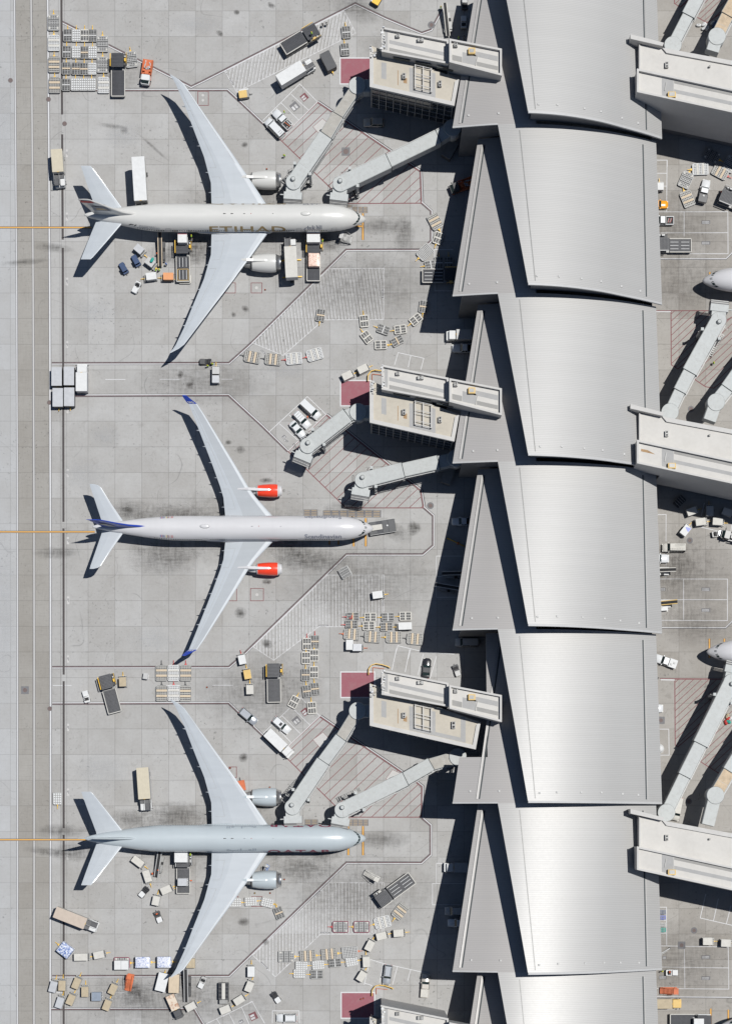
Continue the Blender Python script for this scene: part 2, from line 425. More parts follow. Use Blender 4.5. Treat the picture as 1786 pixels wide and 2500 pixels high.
LAYER = {}; CNT = [0]
def strip(b, pts, w, m, z, off=0.0, closed=False):
    CNT[0] += 1; z = LAYER.get(id(b), z) + (CNT[0] % 37) * 1e-4
    P = [wat(p, q).xy for p, q in pts]; n = len(P); L = []; Rr = []
    for i in range(n):
        a = P[i - 1] if (i > 0 or closed) else None
        c = P[(i + 1) % n] if (i < n - 1 or closed) else None
        d1 = (P[i] - a).normalized() if a is not None else None
        d2 = (c - P[i]).normalized() if c is not None else None
        d1 = d1 or d2; d2 = d2 or d1
        n1 = Vector((-d1.y, d1.x)); n2 = Vector((-d2.y, d2.x)); mm = (n1 + n2)
        if mm.length < 1e-3: mm = n1
        mm.normalize(); k = 1 / max(.35, mm.dot(n1))
        L.append(P[i] + mm * k * (off + w / 2)); Rr.append(P[i] + mm * k * (off - w / 2))
    for i in range(n if closed else n - 1):
        j = (i + 1) % n
        b.poly([(*Rr[i], z), (*Rr[j], z), (*L[j], z), (*L[i], z)], m)
white, red, dark, orange = MB(), MB(), MB(), MB()
LAYER.update({id(dark): .008, id(red): .016, id(white): .022, id(orange): .036})
def boundary(pts, side=1):
    """white line with a red line beside it on a dark border; side = which side the red runs on"""
    strip(dark, pts, .72, PBLACK, .008)
    strip(white, pts, .21, PWHITE, .012, -.14 * side)
    strip(red, pts, .16, PMAROON, .012, .12 * side)
def wline(pts, w=.16, m=None): strip(white, pts, w, m or PWHITE, .013)
def rline(pts, w=.16): strip(red, pts, w, PRED, .013)

# lines along the service road
for k, w in ((1, .22), (2, .3), (3, .36)):
    pts = [(b[k], b[0]) for b in BX]
    strip(dark, pts, w + .26, PBLACK if k == 3 else PGREY, .008)
    strip(white, pts, w, PWHITE if k != 2 else PNEW, .012)
# safety lines round the stands
boundary([(152, 54), (467, 212), (500, 196), (867, 9), (942, 45), (1029, 81), (1052, 73), (1080, 22)], 1)
boundary([(153, 220), (555, 219.5), (590, 252), (683, 340)], -1)
boundary([(127, 887.5), (559, 887), (616, 836), (845, 610.5), (1029, 610), (1052, 588), (1052, 515), (1028, 494)], 1)
boundary([(127, 966), (558, 964.5), (640, 1040), (703, 1102)], -1)
boundary([(128, 1629.5), (559, 1629), (599, 1594), (800, 1398), (845.5, 1354), (1031.5, 1354), (1057, 1332), (1057, 1259), (1033, 1238)], 1)
boundary([(128, 1717.5), (558, 1716), (600, 1756), (687, 1838)], -1)
boundary([(128, 2384), (559, 2383), (800, 2150), (845.5, 2106.5), (1028, 2107), (1051, 2086), (1051, 2015), (1029, 1996)], 1)
boundary([(126, 2463), (474, 2463), (500, 2507), (600, 2680)], -1)
# red hatched boxes where the boarding bridges swing
def hatch_red(poly, step=19.6, d=(1.0, -.94), w=.15):
    rline(poly + [poly[0]], .2) if False else strip(red, poly, .22, PRED, .0125, 0, True)
    d = Vector(d).normalized(); nrm = Vector((-d.y, d.x)); vals = [Vector(p).dot(nrm) for p in poly]
    t = min(vals) + step * .5
    while t < max(vals):
        hit = []
        for i in range(len(poly)):
            a, c = Vector(poly[i]), Vector(poly[(i + 1) % len(poly)])
            ta, tc = a.dot(nrm), c.dot(nrm)
            if (ta - t) * (tc - t) < 0: hit.append(a + (c - a) * ((t - ta) / (tc - ta)))
        if len(hit) == 2: rline([tuple(hit[0]), tuple(hit[1])], w)
        t += step
PENT = [[(775, 250), (1025, 419), (1028, 496), (846, 497), (683, 340)],
        [(796, 1013), (1026, 1198), (1033, 1240), (844, 1240), (703, 1102)],
        [(781, 1750), (1017, 1911), (1029, 1921), (1028, 1995), (846, 1995), (687, 1838)]]
for q in PENT:
    hatch_red(q)
    strip(white, [q[0], q[1], q[2]] if len(q) == 5 else [q[0], q[1], q[2], q[3]], .17, PWHITE, .014, .3)
    strip(dark, [q[0], q[1], q[2]] if len(q) == 5 else [q[0], q[1], q[2], q[3]], .8, PBLACK, .007, .2)
base(1486, 0, 5.413)
hatch_red([px(860, -200), px(860, 45), px(940, 95), px(1300, -200)], 14, (1, -.93))
hatch_red([px(1110, 200), px(1290, 300), px(1900, -100), px(1500, -300)], 10.5, (1, -.93))
base(1486, 400, 5.413)
rline([px(560, 1941), px(1400, 1941)], .2)
base(1486, 800, 5.413)
hatch_red([px(815, -225), px(818, 490), px(905, 545), px(1000, 470), px(1400, -225)], 12.7, (1, -.93))
hatch_red([px(1100, 665), px(1270, 780), px(1380, 800), px(2200, 150), px(1900, -300), px(1480, -60)], 12.7, (1, -.93))
base(1486, 1600, 5.413)
rline([px(665, 305), px(1480, 312)], .2)
hatch_red([px(865, 315), px(870, 1185), px(905, 1210), px(1150, 1000), px(1500, 315)], 12.7, (1, -.93))
hatch_red([px(1180, 1390), px(1450, 1560), px(2200, 1000), px(2000, 300), px(1560, 560)], 12.7, (1, -.93))
base(1486, 400, 5.413); wline([px(560, 1953), px(815, 1953)], .25)
base(1486, 1600, 5.413); wline([px(680, 322), px(865, 326)], .25)
# white hatched equipment boxes
def hatch_white(poly, d, step=8.05, w=.19):
    d = Vector(d).normalized(); nrm = Vector((-d.y, d.x)); vals = [Vector(p).dot(nrm) for p in poly]
    t = min(vals) + step * .6
    while t < max(vals):
        hit = []
        for i in range(len(poly)):
            a, c = Vector(poly[i]), Vector(poly[(i + 1) % len(poly)]); ta, tc = a.dot(nrm), c.dot(nrm)
            if (ta - t) * (tc - t) < 0: hit.append(a + (c - a) * ((t - ta) / (tc - ta)))
        hit.sort(key=lambda v: v.dot(d))
        for i in range(0, len(hit) - 1, 2): strip(white, [tuple(hit[i]), tuple(hit[i + 1])], w, PWORN, .011)
        t += step
    strip(white, poly, .2, PWORN, .0115, 0, True)
hatch_white([(549, 174), (840, 27), (868, 81), (578, 225)], (.18, -1))
hatch_white([(803, 656), (937, 655), (936, 780), (790, 781), (691, 868), (616, 837)], (.14, 1))
hatch_white([(799, 1404), (937, 1404), (936, 1530), (778, 1530), (668, 1612), (618, 1579)], (0.005, 1))
hatch_white([(804, 2155), (937, 2155), (936, 2280), (782, 2281), (672, 2385), (617, 2332)], (0.0, 1))
# pink-red pads with white borders
pads = MB()
for q in ([(830, 141.6), (908, 141.6), (908, 205), (830, 205)], [(831, 929), (906, 929), (906, 991), (831, 991)],
          [(831.5, 1640.5), (914, 1640.5), (914, 1703), (831.5, 1703)], [(832.5, 2423), (914, 2423), (914, 2486), (832.5, 2486)]):
    pads.poly([(*wat(p, r).xy, .0125) for p, r in q[::-1]], PPAD); strip(white, q, .28, PWHITE, .012, 0, True)
struct(pads.build('red_pads'))
# parking bays in front of the bridges
def W(*p): wline([px(*q) for q in p])
base(500, 0); W((575, 1195), (940, 832), (1115, 1010)); W((855, 935), (1025, 1090)); W((755, 1020), (930, 1190)); W((660, 1110), (840, 1280)); W((740, 1385), (1115, 1010))
base(500, 800); W((640, 1030), (1015, 683), (1200, 860), (825, 1222)); W((935, 770), (1110, 945)); W((835, 865), (1010, 1030)); W((740, 952), (920, 1115))
base(500, 1600); W((578, 772), (950, 420), (1140, 602), (760, 965)); W((865, 520), (1040, 690)); W((765, 598), (945, 775)); W((690, 690), (855, 865))
base(800, 800); W((660, 370), (695, 247), (950, 303), (920, 415)); W((820, 280), (795, 390))
base(800, 1200); W((660, 1640), (693, 1528), (950, 1590), (1250, 1612)); W((820, 1560), (795, 1660))
base(800, 1600); W((635, 145), (680, -70)); W((765, 165), (810, -60)); W((890, 195), (945, -15)); W((1010, 230), (1075, 10))
base(800, 1200); W((1075, 1045), (1075, 640), (1330, 640)); W((1075, 1048), (1310, 1048)); W((1075, 843), (1130, 843))
base(800, 400); W((1240, 850), (1055, 850), (1058, 1258), (1250, 1258))
base(800, 2000); W((1380, 437), (1075, 437), (1075, 635)); W((1350, 637), (1035, 637), (1035, 848), (1320, 848))
base(800, 2000); W((420, 1390), (550, 1430), (820, 1490), (1000, 1530)); W((550, 1430), (510, 1624)); W((690, 1455), (640, 1640)); W((820, 1490), (790, 1600)); W((420, 1390), (360, 1640))
base(600, 2300, 3.248); W((210, 645), (212, 545), (422, 545), (424, 645)); W((-180, 590), (50, 470), (150, 645)); W((985, 140), (940, 325), (1000, 345))
base(100, 2300, 3.248); W((1310, 648), (1590, 515), (1680, 470)); W((1490, 565), (1540, 660)); W((1395, 610), (1425, 660)); W((1590, 515), (1650, 650))
# bays beside the concourse on the far side
base(1486, 0, 5.413); W((560, 2117), (765, 2117), (765, 2200))
base(1486, 400, 5.413); W((762, -50), (757, 635)); W((560, 125), (762, 125)); W((560, 295), (762, 295)); W((560, 635), (1565, 633), (1568, 1188), (560, 1188)); W((988, 635), (988, 960)); W((680, 912), (1565, 910))
strip(white, [px(560, 1254), px(1540, 1254), px(1700, 1100)], .2, PWHITE, .013); strip(dark, [px(560, 1257), px(1540, 1257), px(1700, 1103)], .4, PBLACK, .008)
base(1486, 1200, 5.413); W((640, 305), (750, 305), (748, 660)); W((750, 800), (748, 1155)); W((560, 1155), (1560, 1157), (1560, 1705), (560, 1702)); W((980, 1155), (982, 1705)); W((560, 1430), (1560, 1430)); W((1210, 470), (1600, 560), (1640, 300)); W((1255, 150), (1215, 320))
strip(white, [px(560, 1797), px(1535, 1799), px(1700, 1640)], .2, PWHITE, .013); strip(dark, [px(560, 1801), px(1535, 1803), px(1700, 1644)], .4, PBLACK, .008)
base(1486, 1600, 5.413); W((560, 975), (785, 975), (790, 1318), (560, 1318))
base(1486, 2000, 5.413); W((620, 1163), (755, 1163), (758, 1672)); W((620, 1335), (755, 1335)); W((620, 1505), (755, 1505)); W((560, 1672), (1570, 1688), (1578, 2245), (560, 2235)); W((990, 1680), (998, 2240)); W((560, 1952), (1575, 1965)); W((1275, 985), (1200, 1305), (1700, 1420)); W((1440, 1050), (1375, 1345)); W((1610, 1130), (1545, 1385))
strip(white, [px(560, 2345), px(1750, 2355)], .2, PWHITE, .013); strip(dark, [px(560, 2349), px(1750, 2359)], .4, PBLACK, .008)
# dashes down the middle of the cross roads
base(100, 800); W((640, 513), (840, 514)); W((1178, 512), (1375, 513)); base(500, 800); W((165, 511), (275, 511))
base(100, 1600); W((120, 298), (305, 298)); W((1180, 298), (1380, 298)); base(500, 1600); W((80, 297), (280, 297))
base(100, 2300, 3.248); W((85, 400), (180, 402)); W((510, 400), (665, 402)); W((930, 400), (1090, 402))
# orange lead-in lines and stop bars
def oline(pts, w=.27):
    LAYER[id(orange)] = .030; strip(orange, pts, w + .24, PBLACK, 0); LAYER[id(orange)] = .036; strip(orange, pts, w, PORANGE, 0)
oline([(-300, 555), (224, 555.5)]); oline([(-300, 1298.5), (232, 1298.5)]); oline([(-300, 2050), (212, 2050)])
oline([(885.5, 521), (885.5, 586)], .38); oline([(866, 552.5), (884, 552.5)], .34); oline([(892.4, 1265), (892.4, 1334)], .38); oline([(863, 1312), (863, 1334)], .38); oline([(885.8, 2017), (885.8, 2088)], .38); oline([(850, 2017), (850, 2088)], .38)
for x in (804, 826): oline([(x, 1316), (x, 1330)], .2)
base(1486, 400, 5.413); oline([px(1327, 1430), px(1327, 1480)], .34)
base(1486, 1200, 5.413); oline([px(1322, 1945), px(1322, 2200)], .34); oline([px(1520, 1945), px(1520, 2100)], .34)
base(1486, 2250, 5.413); oline([px(1340, 1150), px(1340, 1500)], .34); oline([px(1572, 1165), px(1572, 1500)], .34)
# dark stop-position plates with rows of small tan lettering
tan = MB()
def plate(x0, y0, x1, y1, cols, rows=4, m=PGREY):
    a, b2 = wat(x0, y1), wat(x1, y0)
    dark.poly([(a.x, a.y, .0125), (b2.x, a.y, .0125), (b2.x, b2.y, .0125), (a.x, b2.y, .0125)], m)
    for c in range(cols):
        for r in range(rows):
            u0 = a.x + (b2.x - a.x) * (c + .12) / cols; u1 = a.x + (b2.x - a.x) * (c + .88) / cols
            v0 = a.y + (b2.y - a.y) * (r + .22) / rows; v1 = a.y + (b2.y - a.y) * (r + .8) / rows
            k = 5
            for q in range(k):
                w0 = u0 + (u1 - u0) * q / k
                tan.poly([(w0, v0, .015), (w0 + (u1 - u0) / k * .72, v0, .015), (w0 + (u1 - u0) / k * .72, v1, .015), (w0, v1, .015)], PTAN)
PTAN = paint('tan_stencil_paint', (.33, .25, .16), .35)
base(800, 400)
for q in ((188, 408, 240, 432, 1, 3), (240, 425, 296, 488, 1, 4), (302, 425, 395, 488, 2, 4)): plate(*px(q[0], q[1]), *px(q[2], q[3]), q[4], q[5])
base(500, 1200)
for q in ((980, 178, 1118, 245, 2, 3), (1170, 186, 1745, 258, 7, 3)): plate(*px(q[0], q[1]), *px(q[2], q[3]), q[4], q[5])
base(500, 2000)
for q in ((988, 2, 1120, 68, 2, 4), (1415, 2, 1620, 66, 4, 4)): plate(*px(q[0], q[1]), *px(q[2], q[3]), q[4], q[5])
# square hydrant boxes outlined in red, fresh concrete squares, white number plates beside the drain
def sq(b, x0, y0, x1, y1, w=.16): strip(red, [px(x0, y0), px(x1, y0), px(x1, y1), px(x0, y1)], w, PRED, .013, 0, True)
pit = MB()
def disc(b, c, r, m, z, n=20): b.poly([(c.x + r * math.cos(2 * math.pi * i / n), c.y + r * math.sin(2 * math.pi * i / n), z) for i in range(n)], m)
base(500, 400)
for q in ((460, 1180, 566, 1280), (200, 1180, 303, 1280)): sq(0, *q)
disc(pit, at(512, 1228), .35, PNEW, .012)
base(500, 1200)
for q in ((453, 961, 581, 1083), (190, 961, 315, 1083)): sq(0, *q)
disc(pit, at(517, 1022), .35, PNEW, .012)
base(500, 2000); sq(0, 464, 766, 568, 865); sq(0, 240, 766, 330, 865)
base(500, 1600); sq(0, 240, 1106, 314, 1210)
base(100, 0); sq(0, 1556, 906, 1660, 1045); disc(pit, at(1605, 944), .3, PNEW, .012); disc(pit, at(1605, 994), .3, PNEW, .012)
struct(pit.build('hydrant_pits'))
patch = MB()
for ox, oy, q in ((500, 0, [(1072, 1258), (1165, 1177), (1240, 1240), (1140, 1332)]), (500, 1600, [(1073, 836), (1170, 765), (1255, 850), (1150, 925)]), (800, 1600, [(575, 1225), (640, 1135), (760, 1190), (700, 1270)])):
    base(ox, oy); pts = [px(*a) for a in q]
    patch.poly([(*wat(*p).xy, .0212) for p in pts[::-1]], PNEW); strip(red, pts, .16, PRED, .018, 0, True)
for x0, y0, x1, y1 in ((160.5, 365, 166, 384), (160.5, 519, 166.5, 539), (160.5, 678, 167, 697), (161, 833, 167, 850), (162, 998, 168, 1009), (162.5, 1145, 168.5, 1165), (163, 1311, 169, 1329), (163.5, 1456, 170, 1475), (163.5, 1600, 169, 1618), (163.5, 1767, 169.5, 1785), (163.5, 1925, 169, 1943), (162.5, 2085, 168, 2099)):
    a, b2 = wat(x0, y1), wat(x1, y0); patch.poly([(a.x, a.y, .0128), (b2.x, a.y, .0128), (b2.x, b2.y, .0128), (a.x, b2.y, .0128)], PNEW)
    strip(patch, [((x0 + x1) / 2 - 1, y0 + 5), ((x0 + x1) / 2 - 1, y1 - 8)], .12, PGREY, .0145); strip(patch, [((x0 + x1) / 2 + 1.5, y0 + 5), ((x0 + x1) / 2 + 1.5, y1 - 5)], .12, PGREY, .0145)
struct(patch.build('pale_patches'))
# stencilled bay plates: dark ground with white marks
def stencil(x, y, w, h, deg, m, rows=2, cols=5):
    c = at(x, y); a = R(deg); u = Vector((math.cos(a), math.sin(a), 0)); v = Vector((-u.y, u.x, 0))
    k = 1 / _b[2] / S_PX; w *= k; h *= k
    q = lambda s, t, z: tuple(c + u * s * w + v * t * h + Vector((0, 0, z)))
    dark.poly([q(-.5, -.5, .0262), q(.5, -.5, .0262), q(.5, .5, .0262), q(-.5, .5, .0262)], m)
    for r in range(rows):
        for j in range(cols):
            s0 = -.42 + .84 * j / cols; s1 = s0 + .84 / cols * .7; t0 = -.38 + .76 * r / rows; t1 = t0 + .76 / rows * .72
            white.poly([q(s0, t0, .0285), q(s1, t0, .0285), q(s1, t1, .0285), q(s0, t1, .0285)], PWORN)
PBLOCK = paint('maroon_block_paint', (.15, .04, .05), .3)
base(500, 0); stencil(985, 963, 66, 66, 40, PBLOCK, 2, 1); stencil(890, 1055, 78, 78, 40, PGREY, 1, 2)
base(500, 1600); stencil(993, 560, 66, 66, 40, PBLOCK, 2, 1); stencil(908, 647, 72, 72, 40, PGREY, 1, 2)
base(500, 800); stencil(784, 1083, 34, 30, 40, PGREY, 1, 2); stencil(805, 1120, 40, 16, -30, PGREY, 1, 2)
base(600, 2300, 3.248); stencil(60, 588, 60, 60, 25, PBLOCK, 2, 1)
base(100, 2300, 3.248); stencil(1588, 630, 34, 26, 25, PGREY, 1, 2)
for oy, ys in ((400, (772, 1045)), (1200, (1292, 1567)), (2000, (1822, 2100))):
    base(1486, oy, 5.413)
    for y in ys: stencil(1275, y, 115, 46, 0, PGREY, 2, 6)
base(1486, 1200, 5.413); stencil(712, 1292, 60, 46, 0, PGREY, 2, 3)
base(1486, 2000, 5.413); stencil(728, 1828, 50, 40, 0, PGREY, 2, 3); stencil(705, 2090, 100, 46, 0, PGREY, 2, 5)
base(800, 400); stencil(542, 1287, 12, 88, 0, PGREY, 4, 1)
base(800, 1200); stencil(545, 1095, 12, 68, 0, PGREY, 4, 1)
base(500, 1200); stencil(1175, 1328, 90, 14, 0, PGREY, 1, 5)
base(500, 2000); stencil(1192, 1125, 92, 14, 0, PGREY, 1, 5); stencil(1112, 742, 86, 16, 42, PGREY, 1, 5); stencil(590, 1450, 90, 16, -45, PGREY, 1, 5)
base(500, 800); stencil(578, 240, 55, 14, -42, PGREY, 1, 4)
base(500, 0); stencil(265, 810, 70, 14, -58, PGREY, 1, 4)
struct(tan.build('tan_stencils'))
struct(dark.build('dark_line_borders')); struct(white.build('white_lines')); struct(red.build('red_lines')); struct(orange.build('orange_lines'))
# slot drain
dr = MB()
dpt = lambda y: 150.5 + (y / 700 * 4 if y < 700 else 4 + min(1.5, (y - 700) / 900 * 1.5))
for y0, y1 in ((-300, 279.6), (328, 585), (605, 1274), (1290, 1647), (1663, 2022), (2038, 2900)):
    strip(dr, [(dpt(y0), y0), (dpt((y0 + y1) / 2), (y0 + y1) / 2), (dpt(y1), y1)], .48, PDRAIN, .027)
for s in (-7.5, 7.5): strip(dr, [(dpt(-300) + s, -300), (dpt(700) + s, 700), (156 + s, 1600), (156 + s, 2900)], .05, PGREY, .0265)
struct(dr.build('slot_drain'))
# oil and tyre stains: sheets whose cover fades out to nothing at a ragged edge
def stains(name, m, items, z):
    b = MB(); uv = []
    for x, y, a, c, deg in items:
        o = wat(x, y); ca, sa = math.cos(R(deg)), math.sin(R(deg))
        k = 1 / S_PX
        pts = [(o.x + (ca * u * a - sa * v * c) * k, o.y + (sa * u * a + ca * v * c) * k, z) for u, v in ((-1, -1), (1, -1), (1, 1), (-1, 1))]
        b.poly(pts, m); uv += [(-1, -1), (1, -1), (1, 1), (-1, 1)]; z += .0006
    o = struct(b.build(name)); l = o.data.uv_layers.new(name='UVMap')
    for i, q in enumerate(uv): l.data[i].uv = q
    for p in o.data.polygons: pass
    return o
stains('oil_stains', ST1, [(536, 81, 12, 8, -38), (577, 30, 9, 8, 0), (661, 13, 13, 8, -35), (597, 354, 10, 9, 0), (599, 754, 13, 9, -35), (570, 768, 9, 8, -40), (558, 1080, 10, 7, 0), (587, 1098, 14, 11, 0), (587, 1496, 18, 17, 0), (594, 1850, 15, 14, 0), (595, 2250, 18, 13, 0), (651, 1420, 16, 8, 0), (465, 940, 12, 14, -60), (440, 915, 10, 12, 0), (312, 1245, 12, 15, 70), (653, 1572, 14, 16, 60), (648, 2300, 10, 10, 0), (303, 318, 13, 12, -20), (650, 1173, 20, 8, 0), (590, 1930, 10, 20, 0), (1010, 1290, 20, 22, -40)], .044)
stains('soft_stains', ST2, [(930, 552, 90, 26, 0), (985, 575, 32, 60, 0), (850, 500, 40, 18, 0), (800, 600, 60, 22, 0), (870, 20, 80, 40, -20), (760, 1370, 110, 30, 0), (720, 1350, 70, 40, 0), (430, 1265, 120, 40, 0), (400, 1360, 110, 60, 0), (310, 1250, 70, 40, 0), (960, 1295, 60, 26, -30), (795, 2080, 60, 30, 0), (930, 2050, 85, 28, 0), (740, 2120, 90, 40, 0), (320, 2000, 80, 30, 0), (430, 1990, 90, 40, 0), (480, 2060, 50, 30, 0), (430, 620, 90, 40, 0), (470, 600, 60, 60, 0), (780, 580, 80, 30, 0), (860, 1240, 90, 22, 0), (130, 605, 60, 14, -6), (60, 640, 70, 10, 5), (120, 2080, 70, 14, -8), (140, 1350, 70, 18, 0), (330, 2430, 40, 60, 70), (327, 2415, 22, 30, 60), (610, 1960, 60, 40, 0), (180, 2080, 70, 30, 0), (150, 2030, 80, 22, 0), (275, 308, 48, 8, -6), (375, 360, 60, 5, -42)], .062)
stains('tyre_dirt', ST3, [(880, 700, 260, 100, 0), (880, 1420, 240, 110, 0), (880, 2180, 240, 110, 0), (600, 540, 260, 130, 0), (560, 1290, 330, 110, 0), (560, 2050, 320, 120, 0), (640, 1690, 200, 120, 0), (500, 930, 200, 70, 0), (420, 2440, 320, 90, 0), (1680, 700, 160, 90, 0), (1640, 560, 160, 130, 0), (1660, 1400, 160, 150, 0), (1660, 2350, 160, 130, 0), (1700, 1530, 120, 60, 0), (980, 120, 120, 60, 0), (270, 180, 120, 60, 0), (1640, 1380, 70, 60, 0), (1575, 1400, 40, 90, 0)], .088)
stains('pale_scuffs', ST4, [(258, 1066, 46, 34, 0), (300, 330, 60, 40, 10), (210, 1160, 70, 50, 0), (380, 1560, 80, 40, 0), (250, 1880, 80, 60, 0), (230, 760, 70, 40, 0), (480, 60, 80, 30, 0), (700, 900, 70, 30, 0), (960, 830, 60, 40, 0), (15, 300, 30, 160, 0), (15, 1500, 30, 260, 0)], .115)
# wet mark of a drain outlet on the pads and manholes
def manhole(x, y, r, label, ring=None, square=None):
    b = MB(); c = at(x, y); o = thing('manhole_cover', label, 'manhole cover', (c.x, c.y, 0))
    p = MB(); p.cyl((0, 0, 0), (0, 0, .043), r, r, PBROWN, 18); p.build('lid', o)
    q = MB()
    if square: q.box(-square, square, -square, square, 0, .034, PGREY)
    else:
        rr = ring or r * 1.5
        q.cyl((0, 0, 0), (0, 0, .034), rr, rr, PGREY, 24)
    q.build('surround', o)
base(0, 0, 3.245); manhole(85, 637, .5, 'round rusty manhole cover on the pale taxiway at the upper left', .56); manhole(386, 787, .52, 'round manhole cover on the white edge line below the parked dollies', .58); manhole(513, 980, .5, 'round manhole cover in the gap of the upper drain', .56)
base(0, 1500, 3.245); manhole(200, 600, .5, 'dark manhole in a square concrete frame on the service road', None, .9); manhole(396, 747, .5, 'manhole cover on the white edge line by the lower left cross road', .56)
base(100, 800); manhole(85, 742, .48, 'manhole cover beside the four grey flat carts', .54)
base(800, 0); manhole(178, 1502, .6, 'rusty manhole in a square in the hatched box below the upper pier', None, .95); manhole(1025, 248, .45, 'manhole cover by the angled line end above the upper pier', .85)
base(800, 1200); manhole(1015, 140, .48, 'ringed manhole near the nose of the red-engined jet', .8)
base(1486, 1200, 5.413); manhole(1062, 648, .42, 'ringed manhole beside the white van with ladders', .72)
base(1486, 1600, 5.413); manhole(683, 858, .45, 'manhole in a pale square against the concourse eave', None, .85); manhole(1050, 1930, .45, 'half shaded manhole by the bridge and white van', .72)
base(1486, 2000, 5.413); manhole(1120, 1470, .42, 'ringed manhole above the pair of white carts', .75); manhole(955, 1665, .45, 'manhole in a pale square on the parking bay line', None, .85)
base(1486, 800, 5.413); manhole(1080, 1075, .5, 'dark ringed manhole in the shadow tip by the bridge rotunda', .75)
# ------------------------------------------------------------------ the concourse
BPY = [-99, 312, 723, 1131, 1538.6, 1961.4, 2372.4, 2783, 3194]
BY = [(NY - q) * (430.5 / 450) / S_PX for q in BPY]
def herm(P):
    xs = [p[0] for p in P]; ys = [p[1] for p in P]; n = len(P)
    d = [(ys[i + 1] - ys[i]) / (xs[i + 1] - xs[i]) for i in range(n - 1)]
    m = [d[0]] + [(d[i - 1] + d[i]) / 2 for i in range(1, n - 1)] + [d[-1]]
    def f(x):
        if x <= xs[0]: return ys[0] + m[0] * (x - xs[0])
        if x >= xs[-1]: return ys[-1] + m[-1] * (x - xs[-1])
        i = max(j for j in range(n - 1) if xs[j] <= x)
        h = xs[i + 1] - xs[i]; t = (x - xs[i]) / h
        return (2 * t**3 - 3 * t**2 + 1) * ys[i] + (t**3 - 2 * t**2 + t) * h * m[i] + (-2 * t**3 + 3 * t**2) * ys[i + 1] + (t**3 - t**2) * h * m[i + 1]
    return f
P0 = herm([(22, 12.0), (25.2, 12.4), (29, 13.4), (35, 14.3), (40, 14.6)])
P1 = herm([(19.1, 19.5), (29.0, 21.5), (35.1, 22.0), (42.8, 21.1), (51.2, 18.6), (57.6, 15.7), (62.5, 12.9), (66.2, 10.4)])
P2 = herm([(27, 28.6), (35.1, 28.5), (42.8, 27.0), (51.2, 23.4), (57.6, 19.2), (62.5, 15.8), (66.6, 12.6)])
def rz(x, t):
    return P0(x) + (P1(x) - P0(x)) * t if t <= 1 else P1(x) + (P2(x) - P1(x)) * (t - 1)
lerp = lambda a, b, t: a + (b - a) * t
T = thing('airport_concourse', 'long grey metal concourse with stepped overlapping curved roofs', 'building', (44, 60, 0))
ox, oy = 44.0, 60.0
def L(x, y, z): return (x - ox, y - oy, z)
def surf(name, m, ya, yb, ta, tb, xl, xr, nx, ny, thick=.35, lift=0.0, edge=EDGE):
    b = MB(); V = []; n = (nx + 1)
    for j in range(ny + 1):
        s = j / ny; t = lerp(ta, tb, s); y = lerp(ya, yb, s); a, c = xl(t), xr(t)
        for i in range(nx + 1):
            x = lerp(a, c, i / nx); V.append(L(x, y, rz(x, t) + lift))
    F = []
    for j in range(ny):
        for i in range(nx):
            k = j * n + i; F.append((k, k + n, k + n + 1, k + 1))
    b.raw(V, F, m, True)
    # fascia round the sheet, hung below it, and a soffit
    rim = [i for i in range(nx + 1)] + [j * n + nx for j in range(1, ny + 1)] + [ny * n + i for i in range(nx - 1, -1, -1)] + [j * n for j in range(ny - 1, 0, -1)]
    top = [V[i] for i in rim]; low = [(p[0], p[1], p[2] - thick) for p in top]; k = len(top)
    b.raw(top + low, [(i, (i + 1) % k, k + (i + 1) % k, k + i) for i in range(k)], edge, False)
    W2 = [(p[0], p[1], p[2] - thick) for p in V]
    b.raw(W2, [tuple(reversed(f)) for f in F], WALLD, True)
    me = bpy.data.meshes.new(name); me.from_pydata(b.v, [], b.f)
    for q in b.mats: me.materials.append(q)
    me.polygons.foreach_set('material_index', b.m); me.polygons.foreach_set('use_smooth', b.sm); me.update()
    o = bpy.data.objects.new(name, me); C.objects.link(o); o.parent = T; return o
def ribbon(name, m, pts, w, h=.05):
    """flat raised strip over the roof through points (x, y, z)"""
    b = MB(); rings = []
    for i, p in enumerate(pts):
        rings.append([L(p[0] - w / 2, p[1], p[2] + .012), L(p[0] + w / 2, p[1], p[2] + .012), L(p[0] + w / 2, p[1], p[2] + h), L(p[0] - w / 2, p[1], p[2] + h)])
    b.loft(rings, m, False); return b.build(name, T)
